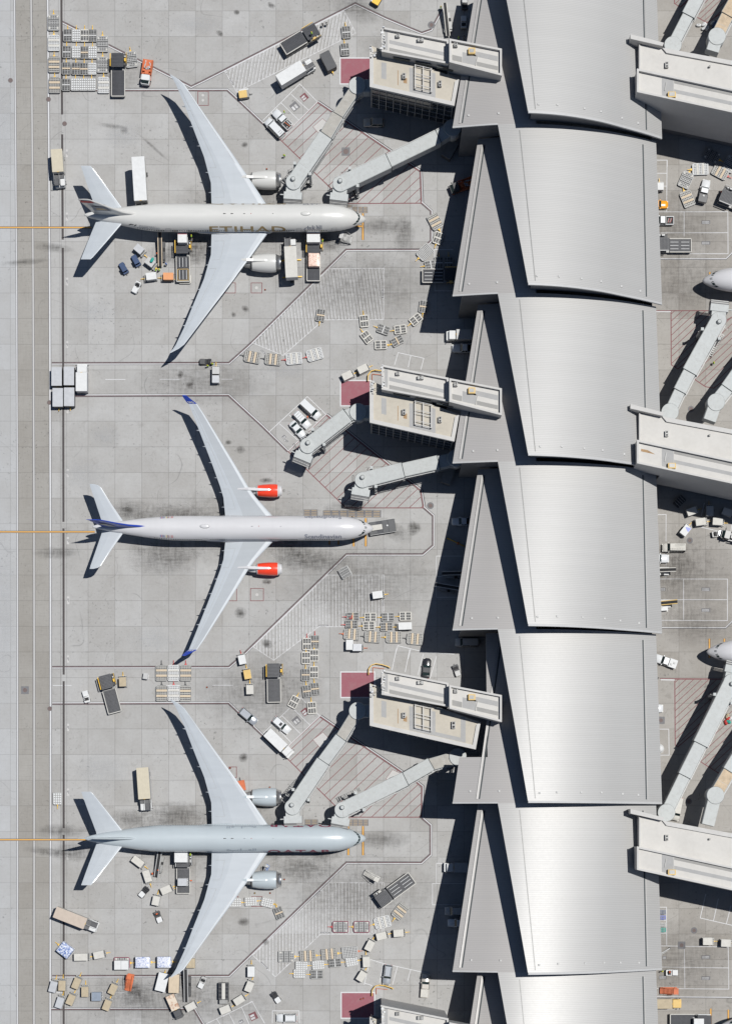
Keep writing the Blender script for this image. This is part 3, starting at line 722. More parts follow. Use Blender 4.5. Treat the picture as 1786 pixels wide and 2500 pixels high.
for j in range(7):
    ya, yb = BY[j], BY[j + 1]
    pass
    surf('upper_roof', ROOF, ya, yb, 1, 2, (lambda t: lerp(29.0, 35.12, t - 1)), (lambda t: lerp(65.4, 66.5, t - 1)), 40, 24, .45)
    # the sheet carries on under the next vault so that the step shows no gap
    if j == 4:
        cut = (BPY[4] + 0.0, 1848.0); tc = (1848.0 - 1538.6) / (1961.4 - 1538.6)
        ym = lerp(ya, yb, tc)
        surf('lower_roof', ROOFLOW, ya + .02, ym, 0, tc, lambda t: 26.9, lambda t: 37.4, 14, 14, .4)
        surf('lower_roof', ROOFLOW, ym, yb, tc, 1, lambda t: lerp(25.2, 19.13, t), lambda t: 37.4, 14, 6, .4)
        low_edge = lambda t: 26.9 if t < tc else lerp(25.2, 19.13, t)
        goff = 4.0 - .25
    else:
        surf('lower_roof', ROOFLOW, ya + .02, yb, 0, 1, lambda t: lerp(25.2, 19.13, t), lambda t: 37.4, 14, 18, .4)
        low_edge = lambda t: lerp(25.2, 19.13, t); goff = 0
    # clerestory wall between the two, recessed below the upper eave
    b = MB(); n = 12; A = []; B = []
    for i in range(n + 1):
        t = i / n; x = lerp(30.1, 36.0, t); y = lerp(ya, yb + .8, t)
        A.append(L(x, y, rz(x, t) - .1)); B.append(L(x, y, rz(x, 1 + t) - .45))
    b.raw(A + B, [(i, i + 1, n + 2 + i, n + 1 + i) for i in range(n)], CURTAIN); b.build('clerestory_window', T)
    # end wall under the stepped eave, facing down the building
    b = MB(); n = 16; A = []; B = []
    for i in range(n + 1):
        x = lerp(36.0, 65.6, i / n); A.append(L(x, yb + .9, rz(x, 1) - .6)); B.append(L(x, yb + .9, rz(x, 2) - .5))
    b.raw(A + B, [(i, i + 1, n + 2 + i, n + 1 + i) for i in range(n)], WALLD); b.build('end_wall', T)
    # gutters: dark channel and its pale flange
    g1 = []; g2 = []; g3 = []; g4 = []; g5 = []
    for i in range(13):
        t = lerp(.04, .975, i / 12); y = lerp(ya, yb, t)
        x = lerp(26.85, 21.1, t) + (goff if j == 4 else 0); g1.append((x, y, rz(x, t))); g2.append((x - .5, y, rz(x - .5, t)))
        x = lerp(62.0, 62.45, t); g3.append((x, y, rz(x, 1 + t))); g4.append((x + .42, y, rz(x + .42, 1 + t)))
        x = lerp(33.6, 36.75, t); g5.append((x, y, rz(x, 1 + t)))
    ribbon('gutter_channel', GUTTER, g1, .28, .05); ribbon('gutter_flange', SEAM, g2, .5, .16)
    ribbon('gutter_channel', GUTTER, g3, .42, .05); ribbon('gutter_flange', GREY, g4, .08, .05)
    ribbon('ridge_flashing', GREY, g5, .2, .05)
    g6 = [(lerp(33.6, 36.75, t) + 0, lerp(ya, yb, t), rz(lerp(33.6, 36.75, t), t)) for t in [i / 10 for i in range(11)]]
    # eave trim: a bright folded edge along the lower end of each vault
    rows = []
    for i in range(21):
        x = lerp(35.12, 66.4, i / 20); rows.append([L(x, yb + .42, rz(x, 2) + .02), L(x, yb + .42, rz(x, 2) + .10), L(x, yb - .05, rz(x, 2) + .08), L(x, yb - .05, rz(x, 2) - .5)])
    b = MB(); b.loft(rows, EDGE, False); b.build('eave_trim', T)
    rows = []
    for i in range(9):
        x = lerp(19.13, 29.0, i / 8); rows.append([L(x, yb + .3, rz(x, 1) + .02), L(x, yb + .3, rz(x, 1) + .07), L(x, yb - .05, rz(x, 1) + .05), L(x, yb - .05, rz(x, 1) - .42)])
    b = MB(); b.loft(rows, EDGE, False); b.build('eave_trim', T)
    # small roof hatches near the lower end
    for x, u in ((37.6, 1.945), (42.0, 1.94), (47.5, 1.94), (52, 1.94), (56.5, 1.945), (60.6, 1.95), (23.2, .93), (29.2, .93)):
        x += random.uniform(-.6, .6); t = u - math.floor(u) if u >= 1 else u
        y = lerp(ya, yb, u - 1 if u > 1 else u); zz = rz(x, u)
        b = MB(); b.box(*[v for v in (x - .2 - ox, x + .2 - ox, y - .2 - oy, y + .2 - oy, zz - .3, zz + .22)], LGREY); b.build('roof_hatch', T)
    # walls below the roofs
    b = MB(); n = 10; A = []; B = []
    for i in range(n + 1):
        t = i / n; x = low_edge(t) + 2.2; y = lerp(ya, yb + .4, t); A.append(L(x, y, 0)); B.append(L(x, y, rz(x, t) - .4))
    b.raw(A + B, [(i, i + 1, n + 2 + i, n + 1 + i) for i in range(n)], CURTAIN); b.build('west_wall', T)
    x0 = low_edge(1) + 2.2
    b = MB(); b.box(x0 - ox, 31.0 - ox, yb + .4 - oy, yb + .7 - oy, 0, rz(x0, 1) - .5, WALLD); b.build('return_wall', T)
    b = MB(); b.box(64.2 - ox, 64.5 - ox, yb - oy + .01, ya - oy - .01, 0, rz(64.4, 1) - .5, WALLD); b.build('east_wall', T)

# ------------------------------------------------------------------ gate piers beside the concourse
def quadprism(b, pts, z0, z1, m, mtop=None): b.prism(pts, z0, z1, m, mtop)
def inset(pts, d):
    n = len(pts); out = []
    for i in range(n):
        p0, p1, p2 = Vector(pts[i - 1]), Vector(pts[i]), Vector(pts[(i + 1) % n])
        e1 = (p1 - p0).normalized(); e2 = (p2 - p1).normalized()
        n1 = Vector((-e1.y, e1.x)); n2 = Vector((-e2.y, e2.x)); mm = (n1 + n2).normalized()
        out.append(tuple(p1 + mm * (d / max(.3, mm.dot(n1)))))
    return out
def parapet(b, pts, w, z0, z1, m, skip=()):
    """ring of coping round pts (ccw)"""
    q = inset(pts, w); n = len(pts)
    for i in range(n):
        if i in skip: continue
        j = (i + 1) % n
        b.prism([pts[i], pts[j], q[j], q[i]], z0, z1, m)
def frame_dir(pts, o, u_end):
    u = (Vector(u_end) - Vector(o)).normalized(); return u, Vector((-u.y, u.x))
def pier(label, cat, ext=0.0, upper_z=20.3, low_z=17.5, link_z=22.6, far=False):
    """west pier laid out from its own corner (the pad side is x=0); the run of the pier drops 0.225 per metre"""
    o = thing('gate_pier', label, 'building')
    k = -.225
    P = lambda x, y: (x, y + k * x)
    low = [P(0, 0), P(18.8 + ext, 0), P(19.9 + ext, 6.3), P(0, 9.4)]
    up = [P(2.6, 7.3), P(17.4, 7.9), P(17.4, 13.2), P(2.6, 12.8)]
    if far: up = [P(2.6, 7.3), P(26, 7.3), P(26, 12.8), P(2.6, 12.8)]
    link = [P(17.45, 7.4), P(29.0, 7.0), P(29.0, 12.95), P(17.45, 12.6)] if not far else [P(-8, 7.3), P(2.55, 7.3), P(2.55, 12.8), P(-8, 12.8)]
    # lower block: glazed south front with mullions
    b = MB(); b.prism(inset(low, .5), 4.6, low_z - .9, CURTAIN); w = b.build('glazed_storey', o)
    m = MB(); s = inset(low, .46); a, c = Vector(s[0]), Vector(s[1])
    for i in range(12):
        p = a.lerp(c, i / 11); m.box(p.x - .07, p.x + .07, p.y - .18, p.y + .04, 4.6, low_z - .9, MULL)
    for z in (7.2, 9.9, 12.6, 15.0): m.bar((a.x, a.y - .06, z), (c.x, c.y - .06, z), .12, .1, MULL)
    a, c = Vector(s[0]), Vector(s[3])
    for i in range(5):
        p = a.lerp(c, i / 4); m.box(p.x - .18, p.x + .04, p.y - .07, p.y + .07, 4.6, low_z - .9, MULL)
    m.build('mullion_grid', w)
    b = MB(); b.prism(inset(low, 2.2), 0, 4.6, WALLD); b.build('ground_storey', o)
    b = MB(); b.prism(low, low_z - .9, low_z - .35, PIERW, MEMB); r = b.build('lower_roof', o)
    b = MB(); parapet(b, low, .85, low_z - .35, low_z, COPING, (2,)); b.build('parapet', r)
    pads_ = MB(); zt = low_z - .35 + .012
    def pad(x0, x1, y0, y1, mm=WALKW): pads_.prism([P(x0, y0), P(x1, y0), P(x1, y1), P(x0, y1)], zt - .012, zt + .01, mm)
    pad(2.6, 3.7, 2.6, 6.2); pad(8.8, 9.7, 1.0, 6.4); pad(9.75, 13.5, 1.0, 1.9); pad(13.55, 14.6, 1.0, 6.4)
    if ext: pad(14.65, 20.2, 1.0, 1.9); pad(20.25, 21.3, 1.0, 6.6)
    pad(6.2, 6.35, 1.9, 5.2, RSTAIN); pad(7.5, 8.3, 2.7, 3.9, RSTAIN)
    pads_.build('roof_walkway', r)
    # open steel frame round the hatch
    f = MB(); z = low_z + .55
    for x in (10.1, 11.9, 13.7): f.bar((*P(x, 1.7), z), (*P(x, 7.0), z), .2, .2, COPING)
    for y in (1.8, 2.6, 4.3, 5.0, 6.9): f.bar((*P(10.1, y), z + .02), (*P(13.7, y), z + .02), .12, .14, MULL)
    for x in (10.1, 13.7):
        for y in (1.8, 6.9): f.bar((*P(x, y), low_z - .3), (*P(x, y), z), .16, .16, MULL)
    fo = f.build('steel_roof_frame', o)
    def unit(x, y, w_, h_, zz, mm=GREY):
        q = MB(); cx, cy = P(x, y); q.rbox(cx - w_ / 2, cx + w_ / 2, cy - h_ / 2, cy + h_ / 2, zz - .05, zz + .75, .06, mm)
        for s_ in (-.25, .25): q.cyl((cx, cy + s_ * h_, zz + .75), (cx, cy + s_ * h_, zz + .8), h_ * .17, h_ * .17, BLACK, 14)
        return q
    unit(7.6, 4.0, .8, 1.25, low_z - .3).build('roof_fan', o)
    (unit(15.6, 4.1, .75, 1.3, low_z - .3) if not ext else unit(18.6, 4.3, .8, 1.6, low_z - .3)).build('roof_fan', o)
    # upper block
    b = MB(); b.prism(inset(up, .05), 0, upper_z - .85, PIERW, MEMBW); ub = b.build('upper_storey', o)
    wv = MB()
    for x in (5.2, 10.0, 14.8) if not far else ():
        c0 = Vector(P(x, 7.26)); c1 = Vector(P(x + 3.7, 7.34)); wv.prism([tuple(c0), tuple(c1), (c1.x, c1.y + .12), (c0.x, c0.y + .12)], low_z + .25, low_z + 1.25, GUTTER)
    if wv.v: wv.build('louvre_slot', ub)
    b = MB(); parapet(b, up, .42, upper_z - .85, upper_z, COPING); b.build('parapet', ub)
    q = MB(); zu = upper_z - .85
    def upad(x0, x1, y0, y1, mm=WALKW): q.prism([P(x0, y0), P(x1, y0), P(x1, y1), P(x0, y1)], zu, zu + .02, mm)
    if not far:
        upad(4.3, 16.6, 8.0, 8.9, RWALK); upad(4.3, 16.6, 9.8, 10.6); upad(3.2, 4.0, 8.2, 12.2)
        unit(6.2, 11.7, .85, .8, zu + .05).build('roof_fan', ub); unit(11.2, 11.9, 1.4, .8, zu + .05).build('roof_fan', ub)
        c = MB()
        for i in range(9):
            x, y = P(2.75 + random.uniform(-.25, .55), 7.9 + i * .6); s_ = random.uniform(.12, .32)
            c.box(x - s_, x + s_, y - s_ * .7, y + s_ * .7, zu, upper_z + random.uniform(-.1, .5), random.choice([LGREY, CGREY, WHITE]))
        c.build('antenna_rack', ub)
        c = MB()
        for i in range(6):
            x, y = P(.4 + random.uniform(-.2, .9), 6.6 + i * .5); s_ = random.uniform(.12, .3)
            c.box(x - s_, x + s_, y - s_ * .8, y + s_ * .8, low_z - .4, low_z + random.uniform(.2, .9), random.choice([LGREY, CGREY, GREY]))
        c.bar((*P(.5, 7.4), low_z + .8), (*P(2.6, 8.2), low_z + .9), .08, .08, DGREY); c.build('equipment_rack', o)
    else:
        upad(0, 26, 10.4, 11.3, RWALK); upad(0, 26, 8.6, 9.6)
    q.build('roof_walkway', ub)
    # link over the concourse roof
    b = MB(); b.prism(inset(link, .05), low_z - 1.5, link_z - .85 if not far else upper_z - .85, PIERW, MEMBW); lk = b.build('link_block', o)
    b = MB(); lz = link_z if not far else upper_z
    parapet(b, link, .42, lz - .85, lz, COPING, () if not far else (1,)); b.build('parapet', lk)
    q = MB(); zu = lz - .85
    if not far:
        upad(18.1, 20.3, 8.3, 9.5, RWALK); upad(20.4, 23.4, 8.3, 10.6); upad(23.5, 28.2, 8.3, 9.2, RWALK); upad(21.5, 28.2, 10.3, 11.4)
        q.build('roof_walkway', lk)
        unit(18.9, 11.6, .8, .9, zu + .05).build('roof_fan', lk)
        cx, cy = P(22.4, 11.0)
    else: cx, cy = P(-1.2, 8.1)
    hb = MB(); hb.box(cx - .75, cx + .75, cy - .65, cy + .65, zu, zu + .9, YTAN); hb.box(cx - .5, cx + .5, cy - .4, cy + .4, zu + .9, zu + .96, GREY)
    h = hb.build('yellow_hatch_box', lk)
    ladder = MB(); c0 = P(23.2, 8.2) if not far else P(-2.0, 8.0)
    ladder.bar((c0[0], c0[1], zu + .12), (c0[0] + .55, c0[1] + 2.3, zu + .12), .14, .1, GREY); ladder.build('roof_ladder', lk)
    return o
RWALK = mat('darker_grey_pad', (.27, .265, .255), .85, var=.1, scale=.5)  # second, darker grey for the walkway bands on the pier roofs
PX0, PY0 = .82, 167.0
gp = 'gate piers on the stand side of the concourse'
for lab, dy, ext in (('gate pier at the top with roof frame and long link roof', 0, 0), ('gate pier beside the red-engined jet, between two others', -(929.3 - 141.6) / S_PX, 0),
                     ('gate pier with the longest lower roof and three fans', -(1640.6 - 141.6) / S_PX, 4.75), ('gate pier cut off by the bottom of the picture', -(2423 - 141.6) / S_PX, 0)):
    o = pier(lab, 'building', ext); o.location = (PX0, PY0 + dy, 0); o['group'] = gp
def east_pier(label, rust=False):
    """pier on the far side: its tall block runs over the concourse roof, the lower roof lies north of it"""
    o = thing('gate_pier', label, 'building'); k = -.215
    P = lambda x, y: (x, y + k * x)
    zt, zl = 21.0, 18.2
    up = [P(0, 0), P(46, 0), P(46, 5.2), P(0, 5.2)]
    low = [P(.9, 5.25), P(46, 5.25), P(46, 13.4), P(.9, 12.0)]
    b = MB(); b.prism(inset(up, .06), 13.0, zt - .8, PIERW, MEMBW); u = b.build('upper_storey', o)
    b = MB(); b.prism([P(6.2, .06), P(46, .06), P(46, 5.1), P(6.2, 5.1)], 3.6, 12.99, PIERW); b.build('south_wall', o)
    b = MB(); b.prism([P(6.4, .6), P(46, .6), P(46, 12.0), P(6.4, 11.2)], 0, 3.59, WALLD); b.build('ground_storey', o)
    b = MB(); parapet(b, up, .42, zt - .8, zt, COPING); b.build('parapet', u)
    q = MB(); zu = zt - .8
    def upad(x0, x1, y0, y1, mm=WALKW): q.prism([P(x0, y0), P(x1, y0), P(x1, y1), P(x0, y1)], zu, zu + .02, mm)
    upad(8.3, 45, 4.0, 4.7, RWALK); upad(8.3, 45, 1.9, 2.7); upad(5.6, 8.2, .7, 4.7)
    q.build('roof_walkway', u)
    cx, cy = P(7.7, 1.1); hb = MB(); hb.box(cx - .85, cx + .85, cy - .6, cy + .6, zu, zu + .9, YTAN); hb.box(cx - .6, cx + .6, cy - .35, cy + .45, zu + .9, zu + .96, GREY); hb.build('yellow_hatch_box', u)
    l = MB(); c0 = P(6.2, 1.9); l.bar((c0[0], c0[1], zu + .12), (c0[0] + .4, c0[1] + 1.9, zu + .12), .16, .12, GREY); l.build('roof_ladder', u)
    if rust:
        st = MB(); c0 = P(1.0, 3.2); st.prism([(c0[0], c0[1] - .2), (c0[0] + 3.2, c0[1] - .9), (c0[0] + 1.4, c0[1] + .1), (c0[0], c0[1] + .35)], zu, zu + .015, RSTAIN); st.build('rust_streak', u)
    b = MB(); b.prism(low, 4.5, zl - .5, PIERW, MEMBW); r = b.build('lower_roof', o)
    b = MB(); parapet(b, [P(6.0, 5.3), P(46, 5.3), P(46, 13.4), P(6.0, 12.2)], .95, zl - .5, zl, COPING, (0, 1, 3)); b.build('parapet', r)
    b = MB(); parapet(b, [P(.9, 5.3), P(46, 5.3), P(46, 13.4), P(.9, 12.0)], .3, zl - .5, zl - .2, COPING, (0, 1, 2)); b.build('west_kerb', r)
    b = MB(); b.prism([P(-1.2, 12.2), P(5.9, 12.1), P(6.2, 12.9), P(-1.2, 13.2)], 14.5, zl + 1.1, COPING); b.build('end_upstand', r)
    for x, y, w_, h_ in ((7.0, 8.6, .75, 1.3), (16.5, 10.3, .4, .4), (22.3, 8.2, .8, 1.5)):
        q = MB(); cx, cy = P(x, y); q.rbox(cx - w_ / 2, cx + w_ / 2, cy - h_ / 2, cy + h_ / 2, zl - .55, zl + .2, .05, GREY)
        for s_ in (-.25, .25): q.cyl((cx, cy + s_ * h_, zl + .2), (cx, cy + s_ * h_, zl + .25), h_ * .16, h_ * .16, BLACK, 14)
        q.build('roof_fan', r)
    return o
gq = 'gate piers on the far side of the concourse'
for lab, dy in (('far side gate pier at the top with a tall shaded wall', 0), ('far side gate pier with the orange rust streak', -81.9), ('far side gate pier nearest the bottom, with no tall shaded wall showing', -171.6)):
    o = east_pier(lab, 'rust' in lab); o.location = (59.7, 164.5 + dy, 0); o['group'] = gq
# ------------------------------------------------------------------ aircraft
DG = None
def text_polys(s, size=1.0, shear=0.0, spacing=1.0, offset=0.0):
    """flat triangles of a line of lettering, baseline at y=0, starting at x=0; returns (verts2d, faces, width)"""
    cu = bpy.data.curves.new('lettering', 'FONT'); cu.body = s; cu.size = size; cu.shear = shear; cu.space_character = spacing; cu.offset = offset
    cu.resolution_u = 3
    ob = bpy.data.objects.new('lettering', cu); C.objects.link(ob)
    dg = bpy.context.evaluated_depsgraph_get(); dg.update()
    me = bpy.data.meshes.new_from_object(ob.evaluated_get(dg))
    bm = bmesh.new(); bm.from_mesh(me); bmesh.ops.triangulate(bm, faces=bm.faces)
    bpy.data.objects.remove(ob); bpy.data.curves.remove(cu); bpy.data.meshes.remove(me)
    xs = [v.co.x for v in bm.verts]; ys = [v.co.y for v in bm.verts]
    return bm, min(xs), max(xs), min(ys), max(ys)
def strokes_polys(polylines, w):
    """bmesh of thick strokes"""
    bm = bmesh.new()
    for pl in polylines:
        for (x0, y0), (x1, y1) in zip(pl[:-1], pl[1:]):
            d = Vector((x1 - x0, y1 - y0)); d.normalize(); n = Vector((-d.y, d.x)) * w / 2; e = d * w * .35
            q = [bm.verts.new((x0 - e.x + n.x, y0 - e.y + n.y, 0)), bm.verts.new((x0 - e.x - n.x, y0 - e.y - n.y, 0)), bm.verts.new((x1 + e.x - n.x, y1 + e.y - n.y, 0)), bm.verts.new((x1 + e.x + n.x, y1 + e.y + n.y, 0))]
            bm.faces.new(q)
    bmesh.ops.triangulate(bm, faces=bm.faces)
    xs = [v.co.x for v in bm.verts]; ys = [v.co.y for v in bm.verts]
    return bm, min(xs), max(xs), min(ys), max(ys)
class Fus:
    def __init__(s, st, zc): s.st = st; s.zc = zc
    def r(s, x): 
        a = s.st
        if x <= a[0][0]: return a[0][1], a[0][2]
        for p, q in zip(a[:-1], a[1:]):
            if x <= q[0]:
                t = (x - p[0]) / (q[0] - p[0]); return p[1] + (q[1] - p[1]) * t, p[2] + (q[2] - p[2]) * t
        return a[-1][1], a[-1][2]
    def pt(s, x, phi, off=0.0, side=-1):
        """x metres behind the nose, phi from the top (radians) on side (-1 starboard)"""
        r, dz = s.r(x); r += off
        return (-x, side * r * math.sin(phi), s.zc + dz + r * math.cos(phi))
def wrap(fus, bmw, x_a, x_b, phi_top, phi_bot, side, m, name, parent, off=.02):
    """lay flat lettering on the fuselage: on the starboard side it reads towards the nose"""
    bm, x0, x1, y0, y1 = bmw
    for k in range(1, 7):
        y = y0 + (y1 - y0) * k / 7
        bmesh.ops.bisect_plane(bm, geom=bm.verts[:] + bm.edges[:] + bm.faces[:], plane_co=(0, y, 0), plane_no=(0, 1, 0))
    V = []; idx = {}
    for v in bm.verts:
        u = (v.co.x - x0) / (x1 - x0); w = (v.co.y - y0) / (y1 - y0)
        x = x_b + (x_a - x_b) * u if side < 0 else x_a + (x_b - x_a) * u
        idx[v] = len(V); V.append(fus.pt(x, phi_bot + (phi_top - phi_bot) * w, off, side))
    b = MB(); b.raw(V, [[idx[v] for v in f.verts] for f in bm.faces], m); bm.free()
    return b.build(name, parent)
def airfoil(le, te, y, z, t, twist=0.0):
    c = le - te                                    # le, te are x positions (forward positive)
    prof = [(0, 0), (.012, .5), (.05, .8), (.14, .95), (.62, .80), (.86, .40), (1, .03), (.85, -.22), (.62, -.45), (.35, -.62), (.12, -.52), (.02, -.3)]
    return [(le - c * u, y, z + (t * .62 if v > 0 else t) * v + twist * (u - .4) * c) for u, v in prof]
def build_aircraft(kind, names, liv, engm, winglet=None, box_wing=False, finmat=None, doors=True):
    """nose tip at the local origin above the ground, pointing +x"""
    big = kind == 'long'
    if big:
        zc, rr = 5.4, 3.12
        st = [(0, .03, -1.1), (.35, .52, -1.0), (1.0, .95, -.86), (1.66, 1.28, -.74), (3.3, 2.05, -.40), (5.0, 2.57, -.18), (6.7, 2.88, -.06), (8.6, 3.04, -.01), (10.2, rr, 0), (46.0, rr, 0), (47.4, 3.07, .04), (51.2, 2.70, .38), (54.8, 2.14, .90), (58.4, 1.55, 1.40), (61.3, .98, 1.82), (63.0, .55, 2.05), (64.0, .12, 2.2)]
    else:
        zc, rr = 5.1, 2.82
        st = [(0, .03, -.75), (.3, .5, -.72), (.9, .93, -.62), (1.8, 1.42, -.45), (3.0, 1.92, -.26), (4.6, 2.38, -.10), (6.4, 2.68, -.02), (8.6, 2.80, 0), (10.0, rr, 0), (43.0, rr, 0), (46.5, 2.74, .10), (50.5, 2.38, .46), (54.5, 1.85, .95), (58.5, 1.25, 1.45), (61.6, .72, 1.85), (63.0, .45, 2.02), (63.9, .15, 2.1)]
    F = Fus(st, zc)
    root = thing('passenger_jet', 'x', 'jet')
    N = 40
    b = MB(); xs = []
    for p, q in zip(st[:-1], st[1:]):
        k = 6 if q[0] - p[0] > 12 else 3
        xs += [p[0] + (q[0] - p[0]) * i / k for i in range(k)]
    xs.append(st[-1][0])
    S2 = herm([(p[0], p[1]) for p in st]); Z2 = herm([(p[0], p[2]) for p in st])
    F.r = lambda x: (max(.02, min(rr, S2(x))) if x < 64 else .1, Z2(x))
    b.loft([[F.pt(x, 2 * math.pi * j / N, 0, 1) for j in range(N)] for x in xs], liv)
    # cabin window rows are marks in the skin itself
    x = 9.0
    gaps = ((14.0, 16.2), (30.2, 31.6), (44.0, 45.6)) if big else ((15.5, 17.2), (37.5, 38.8))
    while x < (52 if big else 50):
        if not any(a < x < c for a, c in gaps):
            for sd_ in (-1, 1):
                f0 = 1.36 if big else 1.22
                b.poly([F.pt(x - .13, f0, .012, sd_), F.pt(x + .13, f0, .012, sd_), F.pt(x + .13, f0 + .13, .012, sd_), F.pt(x - .13, f0 + .13, .012, sd_)], GLASS)
        x += .53
    fus = b.build('fuselage', root)
    # belly fairing
    b = MB(); rows = []
    for x, w, d in ((19.5, .6, 0), (22, 1.02, .35), (27, 1.10, .6), (33, 1.10, .6), (38, 1.02, .35), (41, .6, 0)):
        rows.append([(-x, rr * w * math.sin(a), zc - .9 + (rr * .9 + d) * -abs(math.cos(a)) * (1 if math.cos(a) < 0 else -.15)) for a in [2 * math.pi * j / 20 for j in range(20)]])
    b.loft(rows, liv); b.build('belly_fairing', fus)
    # flight deck windows
    def panes(lst):
        for a in lst:
            for sd_ in (-1, 1):
                b = MB(); b.poly([F.pt(x, ph, .03, sd_) for x, ph in a], GLASS); b.build('cockpit_window', root)
    if big: panes([((1.25, .03), (1.65, .03), (1.88, .42), (1.42, .52)), ((1.44, .58), (1.92, .48), (2.35, .80), (1.88, .92)), ((1.92, .98), (2.42, .86), (3.0, 1.08), (2.45, 1.2))])
    else: panes([((1.45, .04), (1.95, .04), (2.3, .50), (1.8, .64)), ((1.9, .72), (2.4, .58), (2.78, .86), (2.3, 1.02)), ((2.4, 1.07), (2.88, .92), (3.5, 1.02), (3.05, 1.18))])
    # doors: thin outline frames
    for x in ((7.2, 15.2, 30.9, 45.0, 50.2) if big else (6.9, 16.3, 38.2, 50.4)):
        for sd_ in (-1, 1):
            b = MB(); p0, p1, w_ = 1.13, 1.62, .55
            def rect(x0, x1, a0, a1): b.poly([F.pt(x0, a0, .018, sd_), F.pt(x1, a0, .018, sd_), F.pt(x1, a1, .018, sd_), F.pt(x0, a1, .018, sd_)], LINE)
            e = .07
            rect(x - w_, x + w_, p0, p0 + .022)
            for q in range(4):
                a0 = p0 + (p1 - p0) * q / 4; a1 = p0 + (p1 - p0) * (q + 1) / 4
                rect(x - w_, x - w_ + e, a0, a1); rect(x + w_ - e, x + w_, a0, a1)
            b.build('door', fus)
    # wings
    if big: ws = [(0, -21.0, -35.2, 3.9, .95), (3.1, -22.4, -35.3, 4.1, .9), (8.2, -25.9, -35.4, 4.7, .62), (12.4, -28.9, -36.5, 5.3, .50), (13.9, -29.9, -36.9, 5.45, .46), (20.9, -35.0, -39.6, 6.4, .34), (25.5, -38.3, -41.3, 7.1, .26), (29.6, -41.2, -43.1, 7.9, .18), (30.6, -42.4, -43.7, 8.15, .13), (31.6, -44.2, -44.5, 8.4, .05)]
    else: ws = [(0, -21.5, -33.8, 3.7, .85), (2.8, -22.9, -33.9, 3.9, .8), (7.1, -26.8, -34.3, 4.55, .55), (9.5, -28.6, -35.0, 4.8, .46), (14.0, -31.3, -36.6, 5.2, .40), (19.0, -34.4, -38.5, 5.75, .32), (25.5, -38.4, -41.0, 6.6, .22), (28.0, -40.1, -42.0, 7.0, .16)]
    for sg in (-1, 1):
        b = MB(); rings = [airfoil(le, te, sg * y, z, t) for y, le, te, z, t in ws]
        if sg < 0: rings = [r[::-1] for r in rings]
        if box_wing:
            order = [AC_WING, AC_WING, AC_WING, AC_WINGB, AC_WING, AC_WING, AC_WING, AC_WING, AC_WING, AC_WING, AC_WING, AC_WING]
            if sg < 0: order = [order[(10 - j) % 12] for j in range(12)]
            b.loft(rings, AC_WING, False, mats=order)
        else: b.loft(rings, AC_WING, False)
        wg = b.build('wing', root)
        # control surface seams, standing a few mm proud of the skin
        def wpt(y, u):
            for p, q in zip(ws[:-1], ws[1:]):
                if y <= q[0]:
                    t = (y - p[0]) / (q[0] - p[0]); le, te, z, th = [p[i] + (q[i] - p[i]) * t for i in (1, 2, 3, 4)]
                    ht = .62 * {.62: .80, .85: .41, .12: .94, .74: .60, .93: .22}.get(u, .5)
                    return (le + (te - le) * u, sg * y, z + th * ht + .02)
        b = MB()
        segs = [((5.0, .74), (9.5, .74)), ((11.5, .74), (24.0, .74)), ((24.5, .74), (28.5, .74)), ((5.0, .74), (5.0, .93)), ((9.5, .74), (9.5, .93)), ((11.5, .74), (11.5, .93)), ((24, .74), (24, .93)), ((12.5, .12), (28.0, .12)), ((28.5, .74), (28.5, .93))] if big else [((4.5, .74), (9.0, .74)), ((9.8, .74), (19.5, .74)), ((20, .74), (26.5, .74)), ((4.5, .74), (4.5, .93)), ((9, .74), (9, .93)), ((19.5, .74), (19.5, .93)), ((26.5, .74), (26.5, .93))]
        for (ya_, ua), (yb_, ub) in segs:
            k = 6
            for i in range(k):
                y0 = ya_ + (yb_ - ya_) * i / k; y1 = ya_ + (yb_ - ya_) * (i + 1) / k
                p, q = Vector(wpt(y0, ua if ua == ub else ua + (ub - ua) * 0)), Vector(wpt(y1, ub))
                if ua != ub and i: continue
                if ua != ub: p, q = Vector(wpt(ya_, ua)), Vector(wpt(yb_, ub))
                b.bar(p, q, .045, .03, LINE)
        b.build('flap_seam', wg)
        for y, ln in (((6.2, 2.6), (10.6, 2.2), (16.4, 2.6), (20.6, 2.2), (25.0, 1.8)) if big else ((5.0, 3.2), (8.3, 3.0), (11.6, 2.8), (15.0, 2.6), (18.6, 2.3), (22.2, 1.8))):
            te = next(p[2] + (q[2] - p[2]) * (y - p[0]) / (q[0] - p[0]) for p, q in zip(ws[:-1], ws[1:]) if y <= q[0])
            z = next(p[3] + (q[3] - p[3]) * (y - p[0]) / (q[0] - p[0]) for p, q in zip(ws[:-1], ws[1:]) if y <= q[0])
            b = MB(); rings = []
            for u, r_ in ((0, .06), (.3, .26), (.7, .24), (1.0, .02)):
                xx = te + 1.9 * (1 - u) * ln / 2.4 - .75 * u
                rings.append([(xx, sg * y + r_ * .75 * math.cos(a), z - .22 - .1 * u + r_ * math.sin(a)) for a in [2 * math.pi * j / 8 for j in range(8)]])
            b.loft(rings, AC_WING); b.build('flap_fairing', wg)
